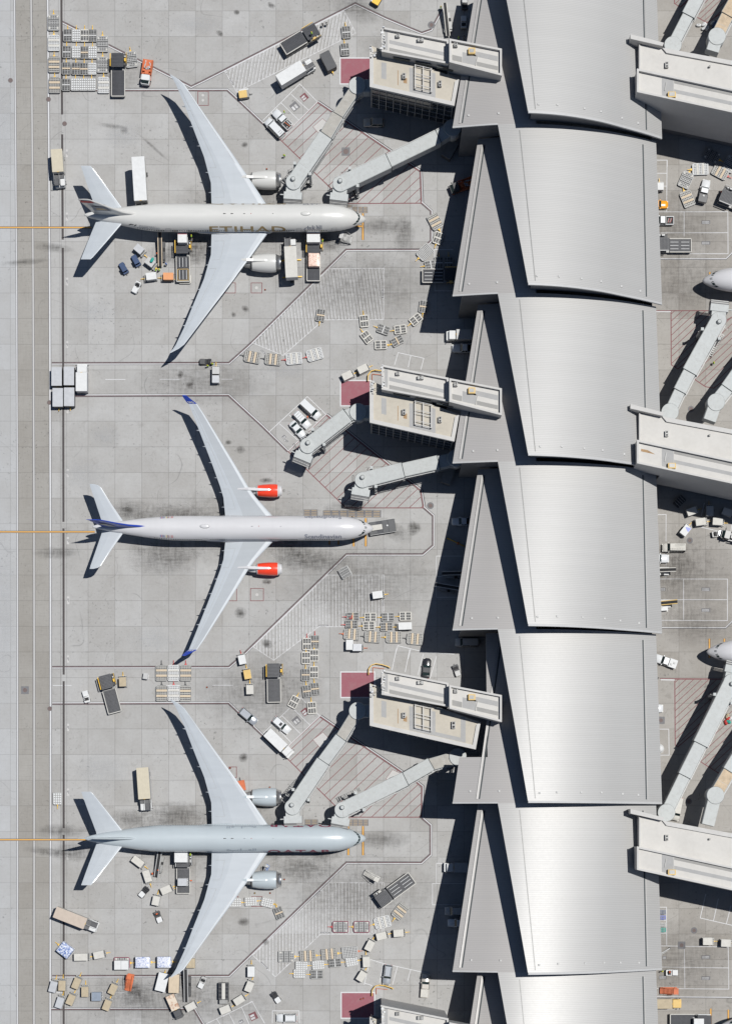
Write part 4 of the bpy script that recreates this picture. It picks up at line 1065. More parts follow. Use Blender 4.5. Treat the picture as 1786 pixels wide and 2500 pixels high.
        if winglet:
            b = MB(); rings = []
            for u in (0, .25, .6, 1):
                y = 28.0 + 1.5 * u; z = 7.0 + 2.0 * u ** 1.15; le = -40.1 - 2.3 * u; te = -42.05 - 1.35 * u ** .8
                c = le - te; rings.append([(le, sg * y, z), (le - c * .4, sg * (y + .08), z + .01), (te, sg * y, z), (le - c * .4, sg * (y - .08), z - .01)])
            b.loft(rings, winglet, False); wl = b.build('winglet', wg)
            bm, x0, x1, y0, y1 = text_polys('SAS', 1.0, .15, .95, .02)
            V = []; idx = {}
            for v in bm.verts:
                s_ = (v.co.x - x0) / (x1 - x0); t_ = (v.co.y - y0) / (y1 - y0)
                u = .14 + .24 * (t_ if sg > 0 else t_); le = -40.1 - 2.3 * u; te = -42.05 - 1.35 * u
                fx = te + (le - te) * (.12 + .78 * (s_ if sg > 0 else 1 - s_))
                idx[v] = len(V); V.append((fx, sg * (28.0 + 1.5 * u - .14), 7.0 + 2.0 * u ** 1.15 + .10))
            b = MB(); b.raw(V, [[idx[v] for v in f.verts] for f in bm.faces], WHITE); bm.free(); b.build('lettering', wl)
        # engine: nacelle with lip, exhaust and pylon
        ey, ez, x0, x1, er = (9.5, 2.75, -20.4, -26.3, 2.15) if big else (9.0, 2.55, -21.8, -26.8, 1.52)
        b = MB(); rings = []
        prof = [(-.9, .72), (-.02, .84), (0, .90), (.18, .955), (.9, 1.0), (2.4, 1.0), (4.2, .93), (5.6, .82), (5.92, .78), (5.9, .70)]
        kx = (x0 - x1) / 5.92
        for d, q in prof:
            rings.append([(x0 - d * kx, sg * ey + er * q * math.cos(a), ez + er * q * math.sin(a)) for a in [2 * math.pi * j / 28 for j in range(28)]])
        b.loft(rings[3:8], engm, True, False, False); en = b.build('engine', root)
        b = MB(); b.loft(rings[:4], CHROME if not box_wing else AC_WHITE, True, False, False); b.build('inlet_lip', en)
        b = MB(); b.loft(rings[7:], AC_WHITE if box_wing else GREY, True, False, False); b.build('fan_nozzle', en)
        b = MB(); b.cyl((x0 - 1.0 * kx, sg * ey, ez), (x0 - .95 * kx, sg * ey, ez), er * .8, er * .8, BLACK, 24); b.cyl((x0 - .95 * kx, sg * ey, ez), (x0 - .3 * kx, sg * ey, ez), er * .25, .03, DGREY, 16); b.build('fan', en)
        b = MB(); rings = [[(xx, sg * ey + er * q * math.cos(a), ez + er * q * math.sin(a)) for a in [2 * math.pi * j / 20 for j in range(20)]] for xx, q in ((x1 + .6, .62), (x1 - 1.3, .50), (x1 - 1.9, .34), (x1 - 2.9, .05))]
        b.loft(rings, AC_WHITE if box_wing else GREY); b.build('exhaust_cone', en)
        b = MB(); zt = ez + er * .97; zw = 4.75
        le_y = next(p[1] + (q[1] - p[1]) * (ey - p[0]) / (q[0] - p[0]) for p, q in zip(ws[:-1], ws[1:]) if ey <= q[0])
        rows = []
        for xx, w_, zz in ((x0 - 1.9 * kx, .06, zt + .02), (x0 - 2.6 * kx, .30, zt + .16), (x1 + .6, .36, zt + .30), (le_y - .4, .36, zw + .62), (le_y - 2.8, .2, zw + .3)):
            rows.append([(xx, sg * ey - w_, zz - 1.4), (xx, sg * ey + w_, zz - 1.4), (xx, sg * ey + w_ * .8, zz), (xx, sg * ey - w_ * .8, zz)])
        b.loft(rows, AC_WHITE if box_wing else liv, False); b.build('pylon', en)
        # tailplane
        if big: hs = [(0, -54.2, -61.3, 6.7, .5), (1.4, -55.1, -61.4, 6.85, .42), (6, -58.6, -63.0, 8.0, .25), (10.0, -61.7, -64.3, 9.05, .12), (10.6, -62.3, -64.5, 9.2, .05)]
        else: hs = [(0, -56.2, -61.6, 6.3, .42), (1.4, -57.0, -61.9, 6.4, .36), (5.5, -59.8, -63.2, 6.95, .22), (8.9, -61.9, -64.3, 7.4, .12), (9.4, -62.6, -64.4, 7.5, .09), (9.65, -63.6, -64.5, 7.55, .03)]
        rings = [airfoil(le, te, sg * y, z, t) for y, le, te, z, t in hs]
        if sg < 0: rings = [r[::-1] for r in rings]
        b = MB(); b.loft(rings, AC_WING, False); b.build('tailplane', root)
    # fin
    if big: fs = [(7.7, -51.0, -61.5, .30), (8.6, -52.2, -61.6, .34), (9.6, -54.4, -61.8, .30), (12, -56.5, -62.3, .24), (16, -59.5, -63.3, .17), (18.3, -61.2, -63.8, .10), (18.5, -61.7, -63.9, .05)]
    else: fs = [(7.4, -50.6, -61.6, .24), (8.2, -52.4, -61.8, .30), (9.2, -54.6, -62.0, .28), (12, -57.2, -62.6, .22), (16.4, -60.3, -63.5, .14), (17.2, -61.2, -63.9, .05)]
    b = MB(); rings = []
    for z, le, te, t in fs:
        c = le - te; rings.append([(le, 0, z), (le - .12 * c, t * .8, z), (le - .4 * c, t, z), (le - .75 * c, t * .6, z), (te, .03, z), (te, -.03, z), (le - .75 * c, -t * .6, z), (le - .4 * c, -t, z), (le - .12 * c, -t * .8, z)])
    b.loft(rings, finmat or liv); fin = b.build('tail_fin', root)
    if finmat is NAVY:
        b = MB()
        for sd_ in (-1, 1):
            pts = [(-58.2, 9.0), (-60.0, 9.6), (-62.0, 13.4), (-60.4, 13.6), (-59.2, 11.6)]
            b.poly([(x, sd_ * .33, z) for x, z in pts], GREY)
        b.build('fin_panel', fin)
    # antennas and beacons along the top
    for x, l, w_, h in (((13.6, 2.4, .85, .22) if names == 'gold' else (38.3 if not big else 40.0, 2.3, .85, .26)), (27.5, .5, .1, .3), (21.0, .35, .1, .25)):
        if names == 'maroon' and w_ > .5: continue
        b = MB(); z0 = zc + rr - .03
        rings = [[(-x + l / 2 * math.cos(a) * k, w_ / 2 * math.sin(a) * k * 1.2, z0 + h * hh) for a in [2 * math.pi * j / 16 for j in range(16)]] for k, hh in ((1, 0), (.9, .6), (.6, .95), (.1, 1.05))]
        b.loft(rings, liv if names != 'gold' else AC_CREAM); b.build('antenna', fus)
    if big:
        for x in (27.2, 30.7) if False else (32.0, 30.3):
            b = MB(); z0 = zc + rr
            b.prism([(-x - .3, -.09), (-x + .3, -.04), (-x + .3, .04), (-x - .3, .09)], z0 - .02, z0 + .03, BLACK); b.build('relief_vent', fus)
    b = MB(); b.cyl((-26.0 - (5 if not big else 0) * 0 - (0), 0, zc + rr - .02), (-26.0, 0, zc + rr + .12), .1, .06, REDP, 8); b.build('beacon', fus)
    # landing gear
    def gear(x, y, n, r_):
        b = MB(); b.cyl((-x, y, r_ * 1.2), (-x, y, zc - rr + .6), .22, .22, LGREY, 10); gx = b.build('landing_gear', root)
        for i in range(n):
            for s_ in (-1, 1):
                q = MB(); xx = -x + (i - (n - 1) / 2) * 1.45; q.cyl((xx, y + s_ * .42, r_), (xx, y + s_ * .88, r_), r_, r_, BLACK, 18); q.build('wheel', gx)
    gear(6.2, 0, 1, .53)
    for s_ in (-1, 1): gear(32.0, s_ * 5.4, 3 if big else 2, .66)
    # lettering
    if names == 'gold':
        for s_ in (-1, 1):
            wrap(F, text_polys('ETIHAD', 1, 0, 1.05, .012), 18.2, 35.6, .92, 1.58, s_, GOLD, 'lettering', root)
            wrap(F, arabic(0), 10.0, 14.2, .84, 1.24, s_, DLET, 'lettering', root)
        wrap(F, text_polys('F1', 1, .35, 1.0, .03), 52.0, 54.0, .98, 1.20, -1, BLACK, 'lettering', root)
        for k, tx in enumerate(('2017 FORMULA 1', 'ETIHAD AIRWAYS', 'ABU DHABI GRAND PRIX')):
            wrap(F, text_polys(tx, 1), 46.9 + (.9 if k == 0 else 0), 51.5, .97 + .10 * k, 1.045 + .10 * k, -1, DLET, 'lettering', root)
        b = MB()
        for sd_ in (-1, 1):
            for pts, m_ in (([(-57.2, 11.2), (-61.0, 11.6), (-61.4, 14.6), (-58.6, 13.8)], DLET), ([(-57.9, 11.9), (-60.4, 12.1), (-60.6, 13.4), (-59.0, 13.2)], GOLD)):
                b.poly([(x, sd_ * (.34 if m_ is DLET else .36), z) for x, z in pts], m_)
        b.build('fin_emblem', fin)
        b = MB(); b.poly([(-59.8, s_, 16.5) for s_ in (0, 0, 0)] if False else [(-61.0, -.165, 17.6), (-63.5, -.14, 17.9), (-63.3, -.15, 16.6), (-60.4, -.19, 16.2)], REDP); b.build('fin_band', fin)
    elif names == 'sas':
        for s_ in (-1, 1):
            wrap(F, text_polys('Scandinavian', 1, 0, 1.0, .022), 7.25, 15.65, .66, 1.12, s_, DLET, 'lettering', root)
            b = MB(); k = 0
            for i in range(11):
                for j_ in range(3):
                    if (i in (2, 6)): continue
                    x = 45.6 + i * .27; p0 = .80 + j_ * .10
                    m_ = (REDP, REDP, WHITE, REDP, BLUE, YELLOW, WHITE, BLUE, NAVY, REDP, NAVY)[i]
                    b.poly([F.pt(x, p0, .02, s_), F.pt(x + .2, p0, .02, s_), F.pt(x + .2, p0 + .055, .02, s_), F.pt(x, p0 + .055, .02, s_)], m_)
            b.build('flag_marks', root)
    elif names == 'maroon':
        for s_ in (-1, 1):
            wrap(F, text_polys('QATAR', 1, 0, 1.25, .025), 7.9, 22.4, .98, 1.65, s_, MAROON, 'lettering', root)
            wrap(F, arabic(1), 25.0, 31.7, .81, 1.16, s_, GLET, 'lettering', root)
    return root
def arabic(k):
    if k == 0:      # alif, lam-alif, ta, alif... read right to left
        pl = [[(10.0, 0), (10.0, 4)], [(9.0, 4), (9.0, 0), (7.6, 0), (7.6, 3.6)], [(8.6, 1.2), (7.2, 4)], [(6.6, 0), (5.6, 0), (5.6, 1.6)], [(5.5, 2.6), (5.7, 2.6)], [(6.1, 2.6), (6.3, 2.6)], [(5.6, 0), (4.9, 0), (4.9, 4)],
              [(4.0, 2.0), (2.8, 2.0), (4.1, 0), (2.2, 0), (2.2, 3.6)], [(1.6, 2.0), (.5, 1.4), (.5, 0), (-.4, 0)], [(4.1, 0), (4.9, 0)]]
        return strokes_polys(pl, .55)
    pl = [[(13.0, 0), (13.0, 4)], [(12.0, 4), (12.0, 0), (10.6, 0)], [(10.6, 0), (10.9, 1.5), (10.1, 1.5), (10.1, 0), (9.0, 0)], [(10.2, 2.6), (10.4, 2.6)], [(10.8, 2.6), (11.0, 2.6)],
          [(9.0, 0), (4.6, 0)], [(6.4, 0), (6.4, 4)], [(6.4, 1.2), (5.2, 1.6), (4.8, .6)], [(4.6, 0), (3.9, .9), (3.0, -.6)], [(3.0, 0), (1.6, 0), (1.6, 1.4)], [(2.2, -1.1), (2.4, -1.1)], [(2.8, -1.1), (3.0, -1.1)],
          [(1.6, 0), (.2, 0), (.2, 1.4), (1.0, 1.4)], [(.3, 2.4), (.5, 2.4)], [(.8, 2.4), (1.0, 2.4)]]
    return strokes_polys(pl, .55)
def put_jet(o, nx_, ny_, zc, deg, label):
    p = wat(nx_, ny_, zc); o.location = (p.x, p.y, 0); o.rotation_euler = (0, 0, R(deg)); o['label'] = label; o['category'] = 'jet'
j1 = build_aircraft('long', 'gold', AC_CREAM, AC_CREAM)
put_jet(j1, 892.4, 532.0, 5.4, 0, 'cream wide-body jet with gold lettering, topmost at the near stands')
j3 = build_aircraft('long', 'maroon', AC_GREY, AC_GREY)
put_jet(j3, 893.2, 2047.0, 5.4, 0, 'pale grey wide-body jet with maroon lettering, nearest the bottom')
j2 = build_aircraft('short', 'sas', AC_WHITE, REDENG, NAVY, True, NAVY)
put_jet(j2, 911.0, 1289.4, 5.1, 0, 'white jet with red engines and blue tail fin')
for (x, y, lab) in ((1714, 683, 'white jet showing its nose at the right edge, upper of three'), (1724.5, 1590.6, 'white jet showing its nose at the right edge below the gear bays'), (1757, 2508, 'white jet with only its nose tip at the bottom right corner')):
    o = bpy.data.objects.new('passenger_jet', None); C.objects.link(o)
    for ch in j2.children:
        nm = ch.name.split('.')[0]
        if nm in ('lettering', 'flag_marks'): continue
        dup(ch, o)
    put_jet(o, x, y, 5.1, 180, lab)
    for ch in o.children:
        nm = ch.name.split('.')[0]
        if nm == 'engine' :
            pass
# ------------------------------------------------------------------ ground equipment and vehicles; every builder looks along +x
def empty(name):
    o = bpy.data.objects.new(name, None); C.objects.link(o); return o
def wheels(o, xs, y, r, w=.22, name='wheel'):
    for x in xs:
        for s in (-1, 1):
            b = MB(); b.cyl((x, s * (y - w / 2), r), (x, s * (y + w / 2), r), r, r, BLACK, 14); b.cyl((x, s * (y + w / 2), r), (x, s * (y + w / 2 + .01), r), r * .5, r * .5, LGREY, 10); b.build(name, o)
def drawbar(o, x, ln, m, wide=.5, z=.38):
    b = MB(); b.bar((x, 0, z), (x + ln, 0, z), .11, .1, m); b.prism([(x, -wide / 2), (x + ln * .42, -.06), (x + ln * .42, .06), (x, wide / 2)], z - .04, z + .06, m)
    b.build('drawbar', o)
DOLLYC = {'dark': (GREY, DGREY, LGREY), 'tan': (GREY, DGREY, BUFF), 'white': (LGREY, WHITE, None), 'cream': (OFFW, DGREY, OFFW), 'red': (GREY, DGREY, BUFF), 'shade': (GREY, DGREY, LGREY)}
def small_dolly(key):
    """roller dolly for one container: frame, rollers, a walkway plank across the middle"""
    var, bar = key
    o = empty('container_dolly'); fr, ro, pl = DOLLYC[var]
    b = MB(); L_, W_ = 1.37, .89
    for s in (-1, 1):
        b.bar((-L_, s * W_, .5), (L_, s * W_, .5), .11, .16, fr); b.bar((s * L_, -W_, .5), (s * L_, W_, .5), .11, .16, fr)
        b.bar((-L_, s * .32, .46), (L_, s * .32, .46), .13, .1, fr)
        b.box(-1.25, 1.25, s * .98 - .05, s * .98 + .05, .42, .62, fr)
    b.box(-1.3, 1.3, -.82, .82, .36, .40, DGREY if var != 'white' else GREY)
    for x in (-.9, .9): b.bar((x, -.85, .3), (x, .85, .3), .1, .1, DGREY)
    b.build('frame', o)
    b = MB()
    if var == 'white':
        for i in range(5):
            for j in range(4):
                x, y = -1.15 + i * .54, -.68 + j * .45; b.box(x - .01, x + .36, y - .16, y + .17, .42, .57, ro)
    else:
        for i in range(8):
            x = -1.2 + i * .34
            if abs(x) > .2: b.cyl((x, -.8, .5), (x, .8, .5), .055, .055, LGREY, 6)
            if i in (0, 1, 6, 7):
                for y in (-.6, 0, .6): b.box(x - .1, x + .14, y - .13, y + .13, .41, .53, BLACK)
    b.build('roller_bed', o)
    if pl:
        b = MB(); b.box(-.17, .17, -.9, .9, .53, .60, pl)
        if var == 'cream':
            for x0 in (-1.36, 1.15): q = MB(); q.box(x0, x0 + .21, -.9, .9, .53, .60, pl); q.build('walkway_plank', o)
        b.build('walkway_plank', o)
    if var == 'red':
        b = MB(); b.cyl((.25, -.3, .6), (.25, .5, .62), .14, .14, REDP, 8); b.cyl((.8, .2, .55), (.5, .6, .6), .12, .12, REDP, 8); b.build('red_strap', o)
    drawbar(o, 1.4, 1.05, bar, .34)
    wheels(o, (-.85, .85), .7, .2, .16)
    return o
def large_dolly(key):
    """pallet dolly with three bays"""
    var, bar = key
    o = empty('pallet_dolly')
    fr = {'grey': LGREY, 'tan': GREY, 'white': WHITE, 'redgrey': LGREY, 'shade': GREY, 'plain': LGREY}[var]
    L_, W_ = 1.8, 1.28
    b = MB(); c = .32
    pts = [(L_, -W_ + c), (L_, W_ - c), (L_ - c, W_), (-L_ + c * .5, W_), (-L_, W_ - c * .5), (-L_, -W_ + c * .5), (-L_ + c * .5, -W_), (L_ - c, -W_)]
    b.prism(pts, .34, .44, DGREY)
    for i in range(8): b.bar((*pts[i], .5), (*pts[(i + 1) % 8], .5), .13, .16, fr if var != 'redgrey' else MAROON)
    for y in (-.95, -.6, -.2, .2, .6, .95): b.bar((-L_ + .1, y, .47), (L_ - .1, y, .47), .11, .1, fr)
    for x in (-1.1, 0, 1.1): b.bar((x, -1.1, .3), (x, 1.1, .3), .12, .1, DGREY)
    b.build('frame', o)
    b = MB()
    for i in range(10 if var in ('white', 'plain') else 9):
        x = -1.6 + i * (3.2 / (9 if var in ('white', 'plain') else 8))
        b.bar((x, -1.15, .53), (x, 1.15, .53), .17 if var in ('white', 'plain') else .12, .08, fr if var != 'tan' else OFFW)
    b.build('roller_bed', o)
    b = MB()
    if var in ('tan', 'white'):
        for x in (-.62, .62): b.box(x - .24, x + .24, -1.24, 1.24, .56, .62, BUFF if var == 'tan' else OFFW)
    elif var in ('grey', 'redgrey', 'shade'):
        for x in (-.58, .58): b.box(x - .09, x + .09, -1.27, 1.27, .55, .60, DGREY)
        for s in (-1, 1):
            for u in (-1, 1): b.box(u * 1.3 - .22, u * 1.3 + .22, s * .95 - .18, s * .95 + .18, .55, .61, OFFW)
    if b.v: b.build('deck_plank', o)
    drawbar(o, 1.82, 1.15, bar, .7)
    wheels(o, (-1.2, 1.2), .95, .24, .2)
    return o
def baggage_cart(key):
    """covered cart: roof, curtained body, open end frame on the platform, drawbar"""
    roof, body, bar, ln = key
    o = empty('baggage_cart'); h = 1.85; W_ = .82; x0 = -ln / 2 - .1; x1 = ln / 2 - .1
    b = MB(); b.rbox(x0 - .15, x1 + .5, -W_ - .04, W_ + .04, .36, .46, .05, GREY, inset=.02)
    for s in (-1, 1):
        b.bar((x1 + .42, s * W_, .45), (x1 + .42, s * W_, 1.25), .07, .07, LGREY); b.bar((x0 - .08, s * W_, .45), (x0 - .08, s * W_, 1.1), .07, .07, LGREY)
    b.bar((x1 + .42, -W_, 1.22), (x1 + .42, W_, 1.22), .08, .08, OFFW); b.bar((x1 + .25, -W_, .8), (x1 + .25, W_, .8), .06, .06, LGREY)
    for y in (-.4, 0, .4): b.box(x1 + .2, x1 + .4, y - .1, y + .1, .46, .9, DGREY)
    b.build('frame', o)
    b = MB(); b.rbox(x0, x1, -W_ + .05, W_ - .05, .47, h - .06, .06, body, inset=.02); b.build('curtain_body', o)
    b = MB(); b.rbox(x0 - .06, x1 + .06, -W_, W_, h - .06, h, .07, roof, inset=.025); b.build('cart_roof', o)
    drawbar(o, x1 + .5, .95, bar, .3)
    wheels(o, (x0 + .3, x1 - .1), .68, .2, .16)
    return o
def wrapped_pallet(key):
    """a netted and wrapped cargo pile on a pallet"""
    m, l, w, h = key
    o = empty('wrapped_cargo'); random.seed(len(key) + int(l * 10))
    b = MB(); nx, ny = 9, 7; V = []
    for j in range(ny + 1):
        for i in range(nx + 1):
            u, v = i / nx * 2 - 1, j / ny * 2 - 1
            e = max(abs(u), abs(v)) ** 8
            V.append((u * l / 2, v * w / 2, h - .14 * e + random.uniform(-.05, .05)))
    F = [(j * (nx + 1) + i, j * (nx + 1) + i + 1, (j + 1) * (nx + 1) + i + 1, (j + 1) * (nx + 1) + i) for j in range(ny) for i in range(nx)]
    b.raw(V, F, m, True)
    rim = [i for i in range(nx + 1)] + [j * (nx + 1) + nx for j in range(1, ny + 1)] + [ny * (nx + 1) + i for i in range(nx - 1, -1, -1)] + [j * (nx + 1) for j in range(ny - 1, 0, -1)]
    top = [V[i] for i in rim]; low = [(p[0] * 1.02, p[1] * 1.02, .06) for p in top]; k = len(top)
    b.raw(top + low, [(i, (i + 1) % k, k + (i + 1) % k, k + i) for i in range(k)], m, False); b.build('cargo_pile', o)
    b = MB(); b.rbox(-l / 2 - .06, l / 2 + .06, -w / 2 - .06, w / 2 + .06, 0, .06, .1, CHROME, inset=.01); b.build('pallet_sheet', o)
    return o
def container(key):
    """air cargo container with a sloping lower edge and a coloured stripe"""
    m, l, w, h, stripe = key
    o = empty('cargo_container')
    b = MB(); b.rbox(-l / 2, l / 2, -w / 2, w / 2, .05, h, .05, m, inset=.03)
    for s in (-1, 1): b.bar((-l / 2 + .05, s * (w / 2 - .03), h), (l / 2 - .05, s * (w / 2 - .03), h), .06, .03, LGREY)
    b.build('container_shell', o)
    if stripe:
        b = MB(); b.box(l / 2 - .42, l / 2 - .26, -w / 2 + .05, w / 2 - .05, h + .003, h + .012, stripe); b.build('stripe', o)
    b = MB(); b.box(-l / 2 - .04, l / 2 + .04, -w / 2 - .04, w / 2 + .04, 0, .05, CHROME); b.build('base_plate', o)
    return o
def tug(key):
    """baggage tractor: bonnet, open seat well, fenders, steering wheel"""
    body, hood, cab = key
    o = empty('baggage_tug')
    b = MB(); b.rbox(-1.35, 1.4, -.68, .68, .3, .62, .18, body, inset=.05); b.rbox(.1, 1.38, -.62, .62, .62, 1.0, .2, hood, inset=.07); b.box(-1.35, -1.05, -.62, .62, .6, 1.0, body)
    for s in (-1, 1): b.rbox(-1.25, -.55, s * .5 - .18, s * .5 + .18, .6, .85, .06, body, inset=.03)
    b.build('body', o)
    b = MB(); b.box(-.62, -.2, -.5, .5, .6, .78, BLACK); b.box(-.85, -.62, -.5, .5, .7, 1.15, BLACK); b.build('seat', o)
    b = MB()
    for k in range(10):
        a0, a1 = 2 * math.pi * k / 10, 2 * math.pi * (k + 1) / 10
        b.bar((.02 + .05 * math.cos(a0), .28 + .2 * math.sin(a0), 1.1 + .1 * math.cos(a0)), (.02 + .05 * math.cos(a1), .28 + .2 * math.sin(a1), 1.1 + .1 * math.cos(a1)), .03, .03, BLACK)
    b.build('steering_wheel', o)
    if cab:
        b = MB(); b.rbox(-1.0, .25, -.62, .62, 1.75, 1.82, .1, cab, inset=.02)
        for s in (-1, 1):
            for x in (-.9, .15): b.bar((x, s * .55, .7), (x, s * .55, 1.76), .06, .06, body)
        b.build('canopy', o)
    for s in (-1, 1):
        q = MB(); q.cyl((1.39, s * .42, .72), (1.43, s * .42, .72), .1, .1, LAMP, 10); q.build('headlight', o)
    b = MB(); b.bar((-1.35, 0, .4), (-1.65, 0, .4), .1, .1, DGREY); b.build('tow_hitch', o)
    wheels(o, (-.85, .92), .62, .3, .24)
    return o
def cargo_loader(key):
    """container loader: long main deck, raised front bridge, side rails, operator stand; +x is the bridge end"""
    deck, trim, ml, strips, low = key
    o = empty('cargo_loader'); W_ = 1.55
    b = MB(); b.rbox(-ml, 3.3, -W_, W_, .55, .95, .12, GREY, inset=.04); b.build('chassis', o)
    hz = 1.15 if low else 2.1
    b = MB(); b.rbox(-ml, -.15, -W_ + .05, W_ - .05, .96, hz, .1, deck, inset=.03)
    for i in range(int(ml / .28)):
        x = -ml + .3 + i * .28
        if x < -.4: b.cyl((x, -W_ + .25, hz + .01), (x, W_ - .25, hz + .01), .035, .035, DECK, 5)
    b.build('main_platform', o)
    b = MB()
    for s in (-1, 1): b.bar((-ml + .1, s * (W_ - .02), hz + .12), (-.2, s * (W_ - .02), hz + .12), .17, .16, OFFW)
    b.bar((-ml + .05, -W_, hz + .12), (-ml + .05, W_, hz + .12), .17, .16, OFFW); b.build('guide_rail', o)
    if strips:
        for u in range(2):
            for y in (-.78, 0, .78):
                b = MB(); x0 = -ml + .5 + u * ml * .48; b.box(x0, x0 + ml * .36, y - .05, y + .05, hz + .05, hz + .09, WHITE); b.build('roller_strip', o)
        if strips == 2:
            b = MB(); z = hz + .10
            for a, c in (((-ml + .3, -1.2), (-ml + .3, 1.2)), ((-ml * .52, -1.2), (-ml * .52, 1.2)), ((-ml + .3, -1.2), (-ml * .52, -1.2)), ((-ml + .3, 1.2), (-ml * .52, 1.2))): b.bar((*a, z), (*c, z), .1, .06, YTAN)
            b.build('yellow_frame', o)
    bz = 2.6
    b = MB(); b.rbox(.1, 3.3, -W_ + .15, W_ - .15, bz - .3, bz, .1, deck, inset=.03)
    for i in range(9): b.cyl((.45 + i * .32, -W_ + .35, bz + .01), (.45 + i * .32, W_ - .35, bz + .01), .035, .035, DECK, 5)
    b.build('bridge_platform', o)
    b = MB()
    for s in (-1, 1):
        b.bar((.3, s * 1.0, .9), (2.9, s * 1.0, bz - .3), .12, .14, DGREY); b.bar((2.9, s * 1.0, .9), (.3, s * 1.0, bz - .3), .12, .14, DGREY)
    b.build('scissor_lift', o)
    b = MB(); b.bar((.2, W_ + .05, bz + .15), (3.1, W_ + .05, bz + .15), .16, .3, trim); b.build('yellow_rail' if trim in (YELLOW, YTAN) else 'side_rail', o)
    b = MB(); b.rbox(.5, 3.2, -W_ - .65, -W_ + .1, bz - .35, bz - .15, .06, DGREY, inset=.02)
    for x in (.6, 1.5, 2.4, 3.1): b.bar((x, -W_ - .6, bz - .2), (x, -W_ - .6, bz + .85), .06, .06, trim)
    b.bar((.6, -W_ - .6, bz + .85), (3.1, -W_ - .6, bz + .85), .08, .08, trim); b.box(1.2, 1.9, -W_ - .5, -W_ - .1, bz - .15, bz + .55, trim); b.box(2.2, 2.5, -W_ - .45, -W_ - .15, bz - .15, bz + .4, WHITE)
    b.build('operator_stand', o)
    wheels(o, (-ml * .7, 2.5), 1.35, .42, .3)
    return o
def belt_loader(key):
    """sloping conveyor on a low truck; +x is the high end"""
    body, rail, ln = key
    o = empty('belt_loader')
    b = MB(); b.rbox(-ln * .35, ln * .28, -.95, .95, .4, .8, .12, body, inset=.05); b.rbox(-ln * .3, -ln * .05, -1.0, -.45, .8, 1.25, .1, body, inset=.04); b.build('chassis', o)
    b = MB(); b.box(-ln * .02, ln * .08, -.98, -.5, .8, 1.05, BLACK); b.build('seat', o)
    z0, z1 = 1.0, 2.6
    A, B = Vector((-ln / 2, .12, z0)), Vector((ln / 2, .12, z1))
    b = MB(); b.bar(A, B, .62, .1, BLACK); b.build('conveyor_belt', o)
    for s in (-1, 1):
        b = MB(); b.bar(A + Vector((0, s * .42, .04)), B + Vector((0, s * .42, .04)), .18, .22, rail); b.build('side_rail', o)
    b = MB(); b.bar((ln * .05, .12, .8), (ln * .2, .12, 1.95), .5, .12, DGREY); b.build('lift_arm', o)
    wheels(o, (-ln * .25, ln * .2), .85, .32, .24)
    return o
def car_body(o, l, w, h, hood, rear, roof0, roof1, col, roofm=None, belt=.92):
    """l, w, h size; cabin base runs from -rear to +hood, roof from roof0 to roof1"""
    b = MB(); H = l / 2
    def ring(x, hw, z0, z1, r=.12): return [(x, -hw, z0), (x, -hw, z1 - r), (x, -hw + r, z1), (x, hw - r, z1), (x, hw, z1 - r), (x, hw, z0)]
    b.loft([ring(-H, w * .40, .42, belt * .82), ring(-H + .12, w * .46, .32, belt * .95), ring(-H + .6, w * .5, .25, belt), ring(-rear, w * .5, .25, belt), ring(hood, w * .5, .25, belt), ring(H - .7, w * .49, .25, belt * .93), ring(H - .18, w * .44, .32, belt * .82), ring(H, w * .36, .42, belt * .66)], col, True)
    b.build('body', o)
    rw, bw = w * .39, w * .475
    q = {'f0': (hood, bw), 'f1': (roof1, rw), 'r1': (roof0, rw), 'r0': (-rear, bw)}
    zt, zb = h - .05, belt - .03
    P = lambda k, s, z: (q[k][0], s * q[k][1], z)
    def pane(pts, name, m=GLASS): b = MB(); b.poly(pts, m); b.build(name, o)
    pane([P('f0', -1, zb), P('f0', 1, zb), P('f1', 1, zt), P('f1', -1, zt)], 'windshield')
    pane([P('r0', 1, zb), P('r0', -1, zb), P('r1', -1, zt), P('r1', 1, zt)], 'rear_window')
    for s in (-1, 1): pane([P('f0', s, zb), P('f1', s, zt), P('r1', s, zt), P('r0', s, zb)], 'side_window')
    b = MB(); b.rbox(roof0 - .06, roof1 + .06, -rw - .03, rw + .03, zt - .02, h, .14, roofm or col, inset=.05)
    for s in (-1, 1):
        b.bar((hood, s * bw, zb), (roof1, s * rw, zt), .09, .06, col); b.bar((-rear, s * bw, zb), (roof0, s * rw, zt), .1, .06, col)
        xm = (roof0 + roof1) / 2; b.bar((xm, s * bw * 1.005, zb), (xm, s * rw * 1.01, zt), .1, .05, col)
    b.build('car_roof', o)
    for s in (-1, 1):
        b = MB(); b.rbox(H - .30, H - .04, s * w * .36 - .17, s * w * .36 + .17, belt * .62, belt * .76, .05, LAMP, inset=.02); b.build('headlight', o)
        b = MB(); b.rbox(-H - .005, -H + .1, s * w * .36 - .13, s * w * .36 + .13, belt * .68, belt * .86, .03, REDP, inset=.01); b.build('tail_light', o)
        b = MB(); b.rbox(hood - .42, hood - .2, s * (w / 2 + .1) - .09, s * (w / 2 + .1) + .09, belt, belt + .17, .04, col, inset=.02); b.build('wing_mirror', o)
    wheels(o, (-H + .85, H - .9), w / 2 - .1, .34, .22)
def sedan(key):
    o = empty('parked_car'); car_body(o, 4.7, 1.82, 1.42, .75, 1.75, -1.0, .05, key, belt=.9); return o
